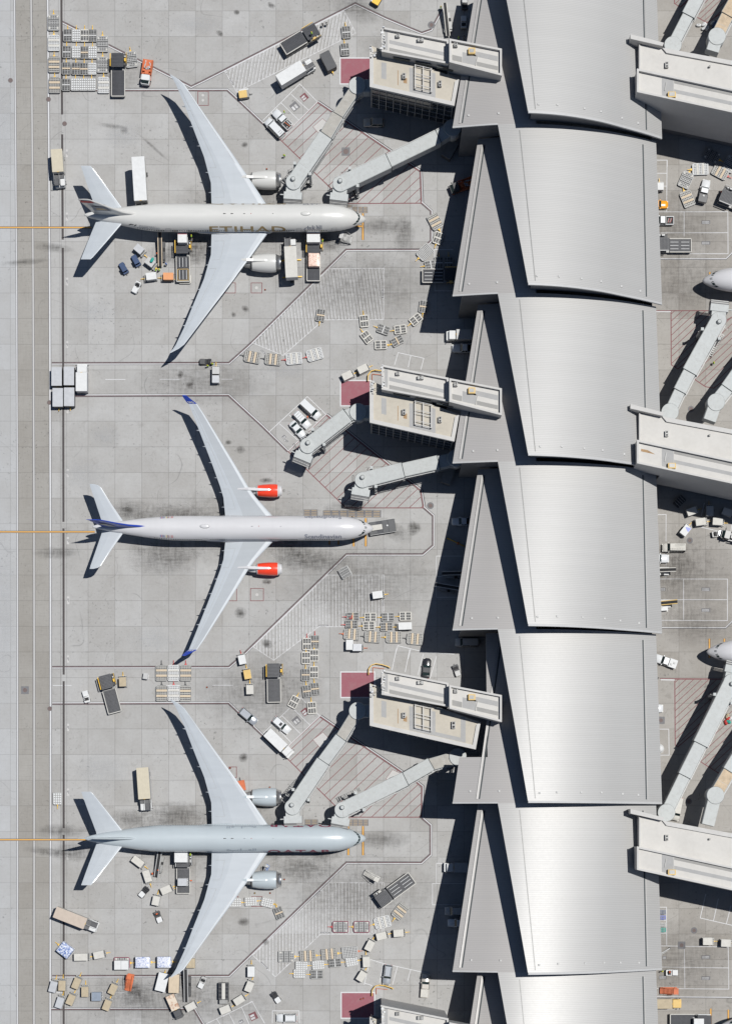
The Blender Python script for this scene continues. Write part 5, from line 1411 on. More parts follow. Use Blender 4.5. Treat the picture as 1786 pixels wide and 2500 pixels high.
def suv(key):
    col, extra = key
    o = empty('parked_car'); car_body(o, 4.75, 1.9, 1.72, .85, 2.2, -1.95, .25, col, belt=1.0)
    if extra == 'sunroof': b = MB(); b.rbox(-.55, .05, -.4, .4, 1.721, 1.735, .05, BLACKP, inset=.004); b.build('sunroof', o)
    if extra == 'rails':
        for s in (-.62, .62): b = MB(); b.bar((-1.7, s, 1.78), (.1, s, 1.78), .07, .06, BLACK); b.build('roof_rail', o)
    if extra == 'rack':
        b = MB()
        for x in (-1.5, -.9, -.3): b.bar((x, -.6, 1.78), (x, .6, 1.78), .06, .04, DGREY)
        b.build('roof_rack', o)
    return o
def van(key):
    col, extra = key
    o = empty('parked_van'); car_body(o, 5.4, 2.0, 2.05, 1.55, 2.6, -2.5, .95, col, belt=1.15)
    if extra == 'ladder':
        for y0, y1, x1 in ((.55, .30, 1.0), (-.35, -.5, -.2)):
            b = MB(); n = 9
            for s in (-.2, .2): b.bar((-2.4, y1 + s, 2.16), (x1, y0 + s, 2.16), .06, .06, OFFW)
            for i in range(n):
                t = (i + .5) / n; x = -2.4 + (x1 + 2.4) * t; y = y1 + (y0 - y1) * t; b.bar((x, y - .2, 2.16), (x, y + .2, 2.16), .07, .05, OFFW)
            b.build('roof_ladder', o)
    if extra == 'bars':
        for x in (-2.2, -1.7): b = MB(); b.bar((x, -.5, 2.1), (x, .4, 2.1), .08, .05, DGREY); b.build('roof_bar', o)
    return o
def pickup(key):
    col, load = key
    o = empty('pickup_truck'); car_body(o, 5.5, 1.95, 1.78, .95, .75, -.6, .35, col, belt=1.02)
    b = MB(); b.box(-2.6, -.85, -.84, .84, 1.022, 1.035, BLACK if load != 'beige' else OFFW); b.build('bed_floor', o)
    b = MB()
    for s in (-1, 1): b.bar((-2.68, s * .9, 1.1), (-.85, s * .9, 1.1), .12, .14, col)
    b.bar((-2.68, -.9, 1.1), (-2.68, .9, 1.1), .1, .14, col); b.build('bed_rail', o)
    if load == 'ladder':
        b = MB(); b.bar((-2.5, -.1, 1.15), (-.9, .15, 1.15), .12, .05, ORANGE); b.build('orange_plank', o)
        b = MB()
        for i in range(6): b.bar((-2.3 + i * .22, -.62, 1.14), (-2.3 + i * .22, -.28, 1.14), .1, .05, WHITE)
        b.build('ladder', o)
        for x, y in ((-.95, -.6), (-2.2, .5), (-2.5, -.65)): b = MB(); b.cyl((x, y, 1.03), (x, y, 1.3), .14, .14, OFFW, 10); b.build('bucket', o)
    if load == 'boxes':
        b = MB(); b.box(-.95, -.55 - .3, -.84, .84, 1.03, 1.55, OFFW); b.build('tool_box', o)
        b = MB()
        for i in range(6): b.bar((-2.3 + i * .2, -.5, 1.1), (-1.9 + i * .15, .5, 1.12), .08, .06, [REDP, OFFW, DGREY][i % 3])
        b.build('tool_load', o)
    if load == 'flat':
        b = MB(); b.rbox(-2.75, -.95, -1.0, 1.0, 1.05, 1.32, .06, WHITE, inset=.02)
        b.build('bed_cover', o)
        for x, y in ((-1.5, .3), (-2.1, -.2)): b = MB(); b.box(x - .2, x + .2, y - .22, y + .22, 1.32, 1.5, LGREY); b.build('crate', o)
    if load == 'tank':
        b = MB(); b.rbox(-2.9, -.95, -1.02, 1.02, 1.02, 1.75, .25, BLACKP, inset=.08); b.build('tank', o)
        b = MB(); b.rbox(-1.6, -1.2, -.25, .2, 1.75, 1.84, .04, LGREY, inset=.02); b.build('tank_hatch', o)
    if load == 'beige':
        b = MB()
        for i in range(7): b.bar((-2.45 + i * .25, -.7, 1.06), (-2.45 + i * .25, .7, 1.06), .05, .04, LGREY)
        b.build('bed_ribs', o)
    return o
def box_truck(key):
    """key: (box length, box width, top height, roof colour, side colour, has front platform, cab colour, lifted)"""
    bl, bw, top, roof, side, plat, cabm, lifted = key
    o = empty('catering_truck' if plat else 'box_truck'); fx = bl / 2; h0 = top - 2.5
    b = MB(); b.rbox(-bl / 2, bl / 2, -bw / 2, bw / 2, h0, top - .05, .05, side, inset=.02)
    b.build('cargo_box', o)
    b = MB(); b.rbox(-bl / 2 - .02, bl / 2 + .02, -bw / 2 - .02, bw / 2 + .02, top - .05, top, .07, roof, inset=.03); b.build('box_roof', o)
    b = MB(); b.box(-bl / 2, fx + 2.3, -.45, .45, .55, .85, DGREY); b.build('chassis', o)
    cl = 2.1 if not plat else 2.5
    if h0 > 1.6:
        b = MB()
        for s in (-1, 1):
            b.bar((-bl * .36, s * .9, .9), (bl * .3, s * .9, h0), .16, .18, DGREY); b.bar((bl * .36, s * .9, .9), (-bl * .3, s * .9, h0), .16, .18, DGREY)
        b.build('scissor_lift', o)
    b = MB(); x0 = fx + .15; cw = bw * .92 / 2
    y0, y1 = (-cw, cw) if not plat else (cw * .1, cw)
    if plat == 'right': y0, y1 = -cw, -cw * .05
    if not plat:
        b.rbox(x0, x0 + cl, y0, y1, .55, 1.5, .2, cabm, inset=.05)
        b.rbox(x0, x0 + cl * .72, y0 + .05, y1 - .05, 1.5, 2.35, .18, cabm, inset=.12)
    else:
        b.rbox(x0, x0 + cl, -cw, cw, .55, 1.35, .22, cabm, inset=.06); b.rbox(x0 + .4, x0 + cl - .1, y0, y1, 1.35, 2.2, .18, cabm, inset=.12)
    b.build('cab', o)
    b = MB(); zx = x0 + cl * .72 if not plat else x0 + cl - .1
    b.poly([(zx + .02, y0 + .12, 1.55), (zx + .02, y1 - .12, 1.55), (zx - .10, y1 - .2, 2.2 if not plat else 2.08), (zx - .10, y0 + .2, 2.2 if not plat else 2.08)], GLASS); b.build('windshield', o)
    for s in (-1, 1):
        b = MB(); b.rbox(x0 + cl - .06, x0 + cl + .03, s * cw * .75 - .15, s * cw * .75 + .15, .75, .95, .03, LAMP, inset=.01); b.build('headlight', o)
        b = MB(); b.rbox(x0 + cl - .5, x0 + cl - .35, s * (cw + .2) - .12, s * (cw + .2) + .12, 1.5, 1.9, .03, DGREY, inset=.01); b.build('wing_mirror', o)
    if plat:
        pz = max(2.5, h0 + .1) if lifted else 2.55
        s = -1 if plat == 'left' else 1
        b = MB(); b.box(fx + .02, fx + 1.0, -cw, cw, pz - .12, pz, DECKL); b.box(fx + 1.0, fx + 2.55, s * cw * .95 if s < 0 else -cw * .1, cw * .1 if s < 0 else cw * .95, pz - .12, pz, DECKL)
        for i in range(5): b.bar((fx + .1 + i * .2, -cw, pz + .015), (fx + .1 + i * .2, cw, pz + .015), .03, .03, GREY)
        b.build('front_platform', o)
        b = MB()
        ya, yb = (-cw * .95, cw * .1) if s < 0 else (-cw * .1, cw * .95)
        for y in (ya, yb): b.bar((fx + .05, y, pz + .9), (fx + 2.5, y, pz + .9), .05, .05, LGREY); b.bar((fx + 2.5, y, pz), (fx + 2.5, y, pz + .9), .05, .05, LGREY)
        b.build('guard_rail', o)
        if lifted == 'legs':
            for x in (-bl * .3, bl * .25):
                for s2 in (-1, 1): q = MB(); q.bar((x, s2 * bw * .45, .5), (x, s2 * (bw / 2 + .9), .3), .25, .2, YELLOW); q.build('outrigger', o)
    b = MB(); b.rbox(fx - .02, fx + .04, -.25, .25, top - .2, top + .05, .02, YELLOW, inset=.005); b.build('warning_light', o)
    wheels(o, (-bl * .3, fx + cl * .55), bw / 2 - .22, .46, .3)
    return o
def flat_trailer(key):
    """flat-topped covered cargo trailer"""
    m, = key
    o = empty('cargo_trailer')
    b = MB(); b.rbox(-2.1, 2.1, -1.16, 1.16, .5, 2.3, .06, DGREY, m, inset=.03); b.build('trailer_body', o)
    b = MB(); b.rbox(-2.14, 2.14, -1.2, 1.2, 2.3, 2.36, .08, m, inset=.02)
    b.build('trailer_roof', o)
    drawbar(o, 2.1, .7, YELLOW, .5, .5); wheels(o, (-1.5, 1.5), .9, .3, .22); return o
def power_unit(key):
    roof, body = key
    o = empty('ground_power_unit')
    b = MB(); b.rbox(-1.1, 1.2, -.95, .95, .35, 1.4, .08, body, inset=.04); b.build('housing', o)
    b = MB(); b.rbox(-1.15, .75, -.98, .7, 1.4, 1.52, .06, roof, inset=.03); b.build('top_cover', o)
    b = MB(); b.rbox(-1.0, 1.25, .72, 1.0, 1.0, 1.42, .05, WHITE, inset=.02); b.build('side_locker', o)
    drawbar(o, 1.2, .8, DGREY, .4); wheels(o, (-.7, .7), .8, .26, .2); return o
def stairs(key):
    """mobile stair: steps rise towards +x"""
    m, n, ln, wd, dark_ = key
    o = empty('mobile_stairs')
    b = MB(); b.rbox(-ln / 2, ln / 2, -wd / 2, wd / 2, .3, .55, .1, dark_, inset=.03); b.build('chassis', o)
    b = MB()
    for i in range(n): x = -ln / 2 + .2 + (ln * .7) * i / n; z = .6 + 2.2 * i / n; b.box(x, x + ln * .7 / n * .62, -wd / 2 + .1, wd / 2 - .1, z, z + .08, m)
    b.build('stair_flight', o)
    b = MB(); b.box(ln * .22, ln / 2, -wd / 2 + .08, wd / 2 - .08, 2.75, 2.85, m); b.build('landing', o)
    for s in (-1, 1):
        b = MB(); y = s * (wd / 2 - .05); b.bar((-ln / 2 + .2, y, 1.4), (ln * .22, y, 3.6), .07, .07, m); b.bar((ln * .22, y, 3.6), (ln / 2, y, 3.6), .07, .07, m)
        for t in (0, .5, 1): x = -ln / 2 + .2 + t * (ln * .72 - .2); b.bar((x, y, .6 + 2.2 * t), (x, y, 1.4 + 2.2 * t), .05, .05, m)
        b.build('handrail', o)
    wheels(o, (-ln * .35, ln * .35), wd / 2 - .1, .28, .2); return o
def pushback(key):
    o = empty('pushback_tractor')
    b = MB(); b.rbox(-3.1, 3.1, -1.5, 1.5, .35, 1.25, .25, GREY, DECK, inset=.06); b.build('body', o)
    for x0, x1, y0, y1 in ((-2.9, -1.3, .5, 1.4), (-2.9, -1.3, -1.4, -.5), (.05, 1.35, -1.4, 1.4), (1.45, 2.95, -1.4, 1.4)):
        b = MB(); b.rbox(x0, x1, y0, y1, 1.25, 1.33, .06, CHAR, inset=.02); b.build('engine_cover', o)
    b = MB(); b.rbox(-2.6, 0, -.62, .62, 1.25, 1.75, .12, OFFW, inset=.06); b.build('cab_roof', o)
    b = MB(); b.cyl((1.2, .1, 1.33), (1.2, .1, 1.6), .2, .2, WHITE, 12); b.build('exhaust_stack', o)
    b = MB(); b.bar((-3.1, -.4, .6), (-4.0, -.4, .6), .2, .2, LGREY); b.bar((-3.1, .4, .6), (-4.0, .4, .6), .2, .2, LGREY); b.build('tow_arm', o)
    for s in (-1, 1):
        b = MB(); b.bar((-3.0, s * 1.52, 1.2), (3.0, s * 1.52, 1.2), .08, .12, LGREY); b.build('side_trim', o)
        b = MB(); b.box(3.05, 3.12, s * 1.1 - .15, s * 1.1 + .15, .8, .98, LAMP); b.build('headlight', o)
    wheels(o, (-2.0, 2.0), 1.3, .5, .4); return o
def service_truck(key):
    """short cab-over truck carrying exposed service gear"""
    gear_, cabm = key
    o = empty('service_truck')
    b = MB(); b.rbox(-2.9, 2.7, -1.05, 1.05, .5, .9, .1, gear_, inset=.03); b.build('chassis', o)
    b = MB(); random.seed(5)
    b.rbox(-2.9, -.2, -1.15, 1.15, .9, 1.5, .1, gear_, inset=.04)
    for s in (-1, 1): b.bar((-2.8, s * 1.1, 1.7), (.7, s * 1.1, 1.7), .14, .5, gear_)
    b.box(-.1, .6, -.4, .5, .9, 1.9, gear_); b.build('service_body', o)
    b = MB()
    for i in range(9):
        x, y = random.uniform(-2.6, -.6), random.uniform(-.9, .6); b.box(x, x + random.uniform(.3, .9), y, y + .16, 1.5, 1.72, random.choice([LGREY, WHITE, CGREY]))
    b.cyl((-.8, -.9, 1.6), (-.8, .8, 1.6), .12, .12, DGREY, 8); b.build('hose_rack', o)
    b = MB(); b.rbox(.85, 2.9, -1.0, 1.0, .8, 1.7, .2, cabm, inset=.05); b.rbox(.9, 2.2, -.95, .95, 1.7, 2.4, .15, cabm, inset=.06); b.build('cab', o)
    b = MB(); b.poly([(2.78, -.85, 1.72), (2.78, .85, 1.72), (2.22, .82, 2.34), (2.22, -.82, 2.34)], GLASS); b.build('windshield', o)
    for s in (-1, 1):
        b = MB(); b.box(2.1, 2.3, s * 1.25 - .12, s * 1.25 + .12, 1.6, 2.0, BLACK); b.build('wing_mirror', o)
        b = MB(); b.box(2.88, 2.94, s * .7 - .14, s * .7 + .14, 1.0, 1.2, LAMP); b.build('headlight', o)
    wheels(o, (-1.7, 1.9), .92, .42, .28); return o
def equipment_rack(key):
    """low steel trolley of bars"""
    m, l, w = key
    o = empty('steel_rack_trolley')
    b = MB()
    for s in (-1, 1): b.bar((-l / 2, s * w / 2, .7), (l / 2, s * w / 2, .7), .12, .14, m); b.bar((s * l / 2, -w / 2, .7), (s * l / 2, w / 2, .7), .12, .14, m)
    b.box(-l / 2 + .05, l / 2 - .05, -w / 2 + .05, w / 2 - .05, .45, .5, DGREY); b.build('frame', o)
    b = MB()
    for i in range(9): x = -l / 2 + l * (i + .5) / 9; b.bar((x, -w / 2, .95), (x, w / 2, .95), .09, .09, LGREY if i % 2 else m)
    for s in (-.25, .25): b.bar((-l / 2, s * w, 1.0), (l / 2, s * w, 1.0), .08, .08, m)
    b.build('bar_rack', o); wheels(o, (-l * .35, l * .35), w / 2 - .1, .2, .16); return o
def cone(key):
    o = empty('traffic_cone')
    b = MB(); b.box(-.19, .19, -.19, .19, 0, .04, BLACK); b.build('base', o)
    b = MB(); b.cyl((0, 0, .04), (0, 0, .7), .15, .03, VORANGE if key != 'yellow' else YELLOW, 12); b.build('cone_body', o); return o
def luggage(key):
    m, = key
    o = empty('soft_bag')
    b = MB(); rings = []
    for u, k in ((-1, .25), (-.75, .85), (0, 1), (.75, .85), (1, .25)): rings.append([(u * .62, .36 * k * math.cos(a), .34 + .32 * k * math.sin(a)) for a in [2 * math.pi * j / 12 for j in range(12)]])
    b.loft(rings, m); b.build('bag_body', o)
    b = MB(); b.bar((-.2, 0, .68), (.2, 0, .68), .06, .05, BLACK); b.build('handle', o); return o
def person(key):
    """a standing worker: one skinned body, a vest or shirt, trousers, hair or helmet"""
    vest, legs, head = key
    o = empty('person')
    J = [((0, 0, .95), .16), ((0, 0, 1.2), .15), ((0, 0, 1.42), .16), ((.01, 0, 1.52), .065), ((.02, 0, 1.60), .09), ((.03, 0, 1.70), .105), ((.02, 0, 1.78), .07),
         ((0, .19, 1.42), .075), ((.04, .27, 1.18), .055), ((.20, .25, .98), .045), ((.29, .22, .93), .04), ((0, -.19, 1.42), .075), ((.02, -.27, 1.18), .055), ((.10, -.28, .95), .045), ((.14, -.28, .86), .04),
         ((0, .1, .88), .105), ((.05, .11, .5), .075), ((0, .11, .09), .05), ((.16, .13, .05), .045), ((0, -.1, .88), .105), ((-.03, -.11, .5), .075), ((-.12, -.11, .09), .05), ((.04, -.13, .05), .045),
         ((.14, 0, 1.66), .02)]
    E = [(0, 1), (1, 2), (2, 3), (3, 4), (4, 5), (5, 6), (2, 7), (7, 8), (8, 9), (9, 10), (2, 11), (11, 12), (12, 13), (13, 14), (0, 15), (15, 16), (16, 17), (17, 18), (0, 19), (19, 20), (20, 21), (21, 22), (5, 23)]
    me = bpy.data.meshes.new('person_body'); me.from_pydata([j[0] for j in J], E, [])
    t = bpy.data.objects.new('person_body', me); C.objects.link(t)
    mo = t.modifiers.new('skin', 'SKIN'); t.modifiers.new('sub', 'SUBSURF').levels = 1
    for i, sv in enumerate(me.skin_vertices[0].data): sv.radius = (J[i][1], J[i][1]); sv.use_root = (i == 0)
    dg = bpy.context.evaluated_depsgraph_get(); dg.update()
    m2 = bpy.data.meshes.new_from_object(t.evaluated_get(dg)); bpy.data.objects.remove(t)
    m2.materials.clear(); m2.materials.append(SKIN); m2.materials.append(legs); m2.materials.append(BLACK); m2.materials.append(vest)
    for p in m2.polygons:
        z = p.center.z; p.use_smooth = True
        p.material_index = 2 if z < .1 else 1 if z < .93 and abs(p.center.y) < .21 else 0 if z > 1.5 or (z < 1.15 and abs(p.center.y) > .2) else 3
    b = bpy.data.objects.new('person_body', m2); C.objects.link(b); b.parent = o
    b = MB(); rings = [[(.01 + r_ * .72 * math.cos(a), r_ * 1.15 * math.sin(a), z) for a in [2 * math.pi * j / 12 for j in range(12)]] for z, r_ in ((.98, .21), (1.2, .205), (1.4, .21), (1.47, .15))]
    b.loft(rings, vest, True, False, False); b.build('vest', o)
    b = MB(); rings = [[(.02 + r_ * math.cos(a), r_ * .9 * math.sin(a), z) for a in [2 * math.pi * j / 12 for j in range(12)]] for z, r_ in ((1.68, .128), (1.76, .122), (1.83, .08), (1.85, .02))]
    b.loft(rings, head, True, False, True); b.build('hair' if head is BLACK else 'helmet', o)
    return o

def strip_truck(key):
    """low dark utility truck with a pale walkway down the middle of its deck"""
    o = empty('utility_truck')
    b = MB(); b.rbox(-2.2, 1.7, -1.15, 1.15, .5, 1.7, .1, CHAR, inset=.05); b.build('body', o)
    b = MB(); b.box(-2.1, 1.6, -.38, .38, 1.7, 1.76, OFFW); b.build('walkway', o)
    for s in (-1, 1):
        b = MB()
        for i in range(4): b.rbox(-2.0 + i * .9, -1.3 + i * .9, s * .75 - .28, s * .75 + .28, 1.7, 1.78, .05, BLACKP, inset=.02)
        b.build('deck_locker', o)
    b = MB(); b.rbox(1.75, 2.7, -1.0, 1.0, .5, 1.5, .15, GREY, inset=.06); b.build('cab', o)
    b = MB(); b.poly([(2.68, -.8, 1.1), (2.68, .8, 1.1), (2.5, .75, 1.5), (2.5, -.75, 1.5)], GLASS); b.build('windshield', o)
    wheels(o, (-1.4, 1.9), 1.0, .4, .28); return o
# ------------------------------------------------------------------ boarding bridges
def bridge(label, pts, cab=None, widths=(2.5, 2.9, 3.3), tops=None, link=None, roofs=None, stair_side=1, col_at=.72, group=None, rot_r=1.95, end_r=None, tray=-1, half=False):
    """pts: photograph pixels of the centre line from the terminal rotunda to the cab rotunda with heights of the roof"""
    P = [wat(p[0], p[1], p[2]) for p in pts]
    o0 = P[-1].copy(); o0.z = 0
    o = thing('boarding_bridge', label, 'boarding bridge', o0, 0, group)
    P = [p - o0 for p in P]
    n = len(P)
    # rotunda on its column at the building end
    r = rot_r; a = P[0]; d0 = (P[1] - P[0]); d0.z = 0; d0.normalize()
    b = MB(); b.cyl((a.x, a.y, a.z - 3.3), (a.x, a.y, a.z + .05), r, r, BRIDGES, 28); b.cyl((a.x, a.y, a.z + .05), (a.x, a.y, a.z + .16), r * 1.03, r * .98, BRIDGE, 28); b.build('rotunda', o)
    b = MB(); b.cyl((a.x, a.y, 0), (a.x, a.y, a.z - 3.3), .55, .55, LGREY, 16); b.build('rotunda_column', o)
    if link:
        q = wat(*link) - o0
        seg(o, q, a, 2.9, 'link_corridor', BRIDGE)
    for i in range(n - 1):
        w = widths[min(i, len(widths) - 1)]
        p, q = P[i].copy(), P[i + 1].copy()
        rf = (roofs or {}).get(i, BRIDGE)
        if i > 0: p = p - (q - p).normalized() * .35
        seg(o, p, q, w, 'tunnel_section', rf, h=2.75 + .14 * i, lift=.10 * i)
        if i > 0:
            d = (q - p).normalized(); b = MB(); u = d.cross(Vector((0, 0, 1))).normalized()
            zz = .10 * i + .03
            b.bar(p + u * w * .52 + Vector((0, 0, zz)), p - u * w * .52 + Vector((0, 0, zz)), .12, .1, GUTTER)
            for s in (-1, 1): b.bar(p + u * s * w * .52 + Vector((0, 0, zz)), p + u * s * w * .52 - Vector((0, 0, 2.7)), .1, .1, GUTTER)
            b.build('section_collar', o)
        # cable tray and conduit along one side
        d = (q - p); L_ = d.length; d.normalize(); u = d.cross(Vector((0, 0, 1))).normalized() * tray
        b = MB(); k = max(2, int(L_ / 2.2))
        b.bar(p + u * (w / 2 + .22) - Vector((0, 0, .5)), q + u * (w / 2 + .22) - Vector((0, 0, .5)), .16, .12, LGREY)
        b.bar(p + u * (w / 2 + .34) - Vector((0, 0, 1.9)), q + u * (w / 2 + .34) - Vector((0, 0, 1.9)), .12, .16, GREY)
        for j in range(k): t = p.lerp(q, (j + .5) / k); b.bar(t + u * (w / 2) - Vector((0, 0, .55)), t + u * (w / 2 + .42) - Vector((0, 0, .55)), .06, .06, GREY)
        b.build('cable_tray', o)
    # lift column with its wheels
    i = n - 2; c = P[i].lerp(P[i + 1], col_at); d = (P[i + 1] - P[i]); d.z = 0; d.normalize(); u = Vector((-d.y, d.x, 0)); w = widths[min(i, len(widths) - 1)]
    b = MB(); zt = c.z
    for s in (-1, 1):
        e = c + u * s * (w / 2 + .45); b.bar((e.x, e.y, .9), (e.x, e.y, zt + .35), .55, .42, BRIDGES); b.box(e.x - .33, e.x + .33, e.y - .33, e.y + .33, zt + .3, zt + .62, BRIDGE)
    e0, e1 = c + u * (w / 2 + .9), c - u * (w / 2 + .9)
    b.bar((e0.x, e0.y, .95), (e1.x, e1.y, .95), .6, .5, GREY); b.bar((e0.x, e0.y, zt - 3.1), (e1.x, e1.y, zt - 3.1), .3, .35, GREY); b.build('lift_column', o)
    for s in (-1, 1):
        for k in (-1, 1):
            e = c + u * s * 1.15; q = e + u * k * .42; b = MB(); b.cyl((q.x - u.x * .16, q.y - u.y * .16, .5), (q.x + u.x * .16, q.y + u.y * .16, .5), .5, .5, BLACK, 16); b.build('wheel', o)
    if cab:
        z = P[-1].z; q = wat(cab[0], cab[1], z) - o0; q.z = z; m = P[-1]
        d = (q - m); d.z = 0; L_ = d.length; d.normalize(); u = Vector((-d.y, d.x, 0)); r = end_r or 1.78
        b = MB(); b.cyl((m.x, m.y, z - 3.2), (m.x, m.y, z + .10), r, r, BRIDGES, 32); b.cyl((m.x, m.y, z + .10), (m.x, m.y, z + .24), r * 1.03, r * .98, BRIDGE, 32)
        b.bar(m + Vector((0, 0, z * 0 + .26)), m + d * r * .85 + u * .5 + Vector((0, 0, .25)), .05, .03, GREY); b.build('cab_rotunda', o)
        v = m - d * .5 - u * .15; b = MB(); b.cyl((v.x, v.y, z + .2), (v.x, v.y, z + .85), .52, .52, BRIDGE, 20); b.cyl((v.x, v.y, z + .85), (v.x, v.y, z + 1.0), .52, .3, BRIDGE, 20); b.build('roof_ventilator', o)
        def slab(x0, x1, y0, y1, z0, z1, mt, ms, name):
            b = MB(); pts_ = [m + d * x + u * y for x, y in ((x0, y0), (x1, y0), (x1, y1), (x0, y1))]
            if (pts_[1] - pts_[0]).cross(pts_[2] - pts_[1]).z < 0: pts_ = pts_[::-1]
            b.prism([(p.x, p.y) for p in pts_], z0, z1, ms, mt); return b.build(name, o)
        slab(r * .55, L_ - 1.0, -1.62, 1.62, z - 3.1, z - .25, BRIDGE, BRIDGES, 'cab_neck')
        slab(L_ - 1.45, L_ + .15, -2.05, 2.05, z - 2.9, z - .05, BRIDGE, BRIDGES, 'cab_hood')
        b = MB()
        for k in range(5):
            e = m + d * (L_ + .15 + .24 * k); zz = z - .35 - .10 * k
            b.bar(e + u * 2.0 + Vector((0, 0, zz - z)), e - u * 2.0 + Vector((0, 0, zz - z)), .17, .12, BELLOW if k % 2 else GREY)
            for s in (-1, 1): b.bar(e + u * s * 2.0 + Vector((0, 0, zz - z)), e + u * s * 2.0 + Vector((0, 0, -2.8)), .17, .1, BELLOW)
        b.build('canopy_bellows', o)
        slab(L_ - .9, L_ - .7, 2.08 if stair_side < 0 else -2.9, 2.9 if stair_side < 0 else -2.08, z - .6, z - .3, BRIDGE, BRIDGE, 'side_arm')
        # service stair beside the cab rotunda
        sgn = stair_side; dt = (P[-2] - P[-1]); dt.z = 0; dt.normalize(); ut = Vector((-dt.y, dt.x, 0)) * sgn
        b = MB(); s0 = m + dt * 1.5 + ut * (2.6); s1 = s0 + dt * 4.6; zf = z - 3.0
        for k in range(12):
            t = s0.lerp(s1, k / 12); zz = zf * (1 - k / 12); b.bar((t - ut * .45).xy.to_3d() + Vector((0, 0, zz)), (t + ut * .45).xy.to_3d() + Vector((0, 0, zz)), .26, .06, GREY)
        b.build('stair_flight', o)
        b = MB()
        for s in (-.5, .5):
            A, B_ = s0 + ut * s, s1 + ut * s; A.z = zf + 1; B_.z = 1.0; b.bar(A, B_, .05, .05, LGREY); A2, B2 = A.copy(), B_.copy(); A2.z -= .45; B2.z -= .45; b.bar(A2, B2, .04, .04, LGREY)
            for k in range(6): t = A.lerp(B_, k / 5); b.bar(t, t - Vector((0, 0, 1)), .04, .04, LGREY)
        L0 = m + ut * 1.7; L1 = s0 + ut * .6
        for p in (dt * -.4, dt * 1.6):
            A = L0 + p; B_ = L1 + p - dt * 1.0; A.z = B_.z = zf + 1; b.bar(A, B_, .05, .05, GREY); A.z = B_.z = zf; b.bar(A, B_, .08, .06, GREY); B2 = B_.copy(); B2.z = zf + 1; b.bar(B_, B2, .05, .05, GREY)
        b.build('stair_railing', o)
    return o
def seg(o, p, q, w, name, roof, h=2.8, lift=0.0):
    d = (q - p).normalized(); u = d.cross(Vector((0, 0, 1))).normalized(); Z = Vector((0, 0, 1)); p = p + Z * lift; q = q + Z * lift
    ring = lambda c: [c - u * w / 2 - Z * h, c + u * w / 2 - Z * h, c + u * w / 2 - Z * .12, c + u * (w / 2 - .12), c - u * (w / 2 - .12), c - u * w / 2 - Z * .12]
    b = MB(); b.loft([ring(p), ring(q)], BRIDGES, False, mats=[BRIDGES, BRIDGES, BRIDGE, roof, BRIDGE, BRIDGES])
    L_ = (q - p).length; k = max(2, int(L_ / 3.2))
    for i in range(1, k):
        t = p.lerp(q, i / k); b.bar(t + u * (w / 2 - .1) + Z * .012, t - u * (w / 2 - .1) + Z * .012, .05, .02, LGREY)
    return b.build(name, o)
bg_ = 'boarding bridges at the near stands'
bridge('boarding bridge from the top pier to the middle of the top jet', [(872, 209, 8.6), (822, 283, 8.2), (793, 333, 7.8), (716.7, 444.3, 7.2)], (714, 484), (2.5, 2.9, 3.35), link=(903, 209, 8.6), roofs={0: BRIDGEG, 1: BRIDGEG}, stair_side=1, group=bg_)
bridge('long boarding bridge to the nose door of the top jet', [(1104, 312, 9.0), (1066, 335, 8.6), (945, 394, 8.0), (831, 449, 7.2)], (826.5, 487), (2.9, 3.1, 3.5), roofs={}, stair_side=1, group=bg_, tray=1)
bridge('short boarding bridge swung clear of the red-engined jet', [(874, 1006, 8.4), (845, 1015, 8.2), (751, 1088, 7.2)], (737.5, 1121), (2.9, 3.4), link=(903, 1006, 8.4), roofs={}, stair_side=1, group=bg_)
bridge('boarding bridge from the concourse standing off the red-engined jet nose', [(1112, 1118, 9.0), (1066, 1129, 8.6), (980, 1148, 8.0), (885, 1172, 7.2)], (879, 1208), (2.9, 3.2, 3.5), roofs={}, stair_side=1, group=bg_)
bridge('boarding bridge from the third pier to the middle of the grey jet', [(872.6, 1735.5, 8.6), (830, 1804, 8.2), (787, 1862, 7.8), (714, 1970.7, 7.2)], (715, 2008), (2.5, 2.9, 3.3), link=(903, 1735.5, 8.6), roofs={0: BRIDGEG}, stair_side=1, group=bg_)
bridge('long boarding bridge to the nose door of the grey jet', [(1117, 1847.5, 9.0), (1049, 1867, 8.6), (986, 1903, 8.0), (835.7, 1977, 7.2)], (829.5, 2012), (2.8, 3.1, 3.4), roofs={0: BRIDGEG}, stair_side=1, group=bg_)
bf = 'boarding bridges on the far side'
bridge('far side bridge running from the top edge down to the upper pier', [(1641, 110, 9.0), (1680, 34, 8.4), (1723, -48, 8.0), (1775, -150, 7.2)], (1785, -190), (2.6, 3.1, 3.4), link=(1630, 135, 9.0), roofs={0: BRIDGE}, group=bf, tray=1)
bridge('far side bridge with peeling tan roof at the upper right corner', [(1748.6, 88.7, 9.2), (1776, 34, 8.8), (1830, -60, 8.2), (1870, -130, 7.4)], (1880, -170), (2.9, 3.2, 3.4), link=(1738, 124, 9.2), roofs={0: BRIDGET, 1: BRIDGET}, group=bf, tray=1)
bridge('far side bridge serving the upper right jet nose, ending at the second pier', [(1634, 1006, 9.4), (1659.6, 951.5, 9.0), (1683.7, 905, 8.6), (1752, 781.5, 7.4)], (1756, 744), (2.6, 3.0, 3.5), link=(1628, 1022, 9.4), roofs={}, stair_side=1, group=bf, tray=1)
bridge('far side bridge with wide plain rotunda north of the second pier', [(1746.5, 982, 9.4), (1776, 945, 9.0), (1830, 868, 8.4), (1890, 790, 7.4)], (1895, 750), (3.0, 3.2, 3.4), link=(1731, 1026, 9.4), roofs={}, group=bf, tray=1)
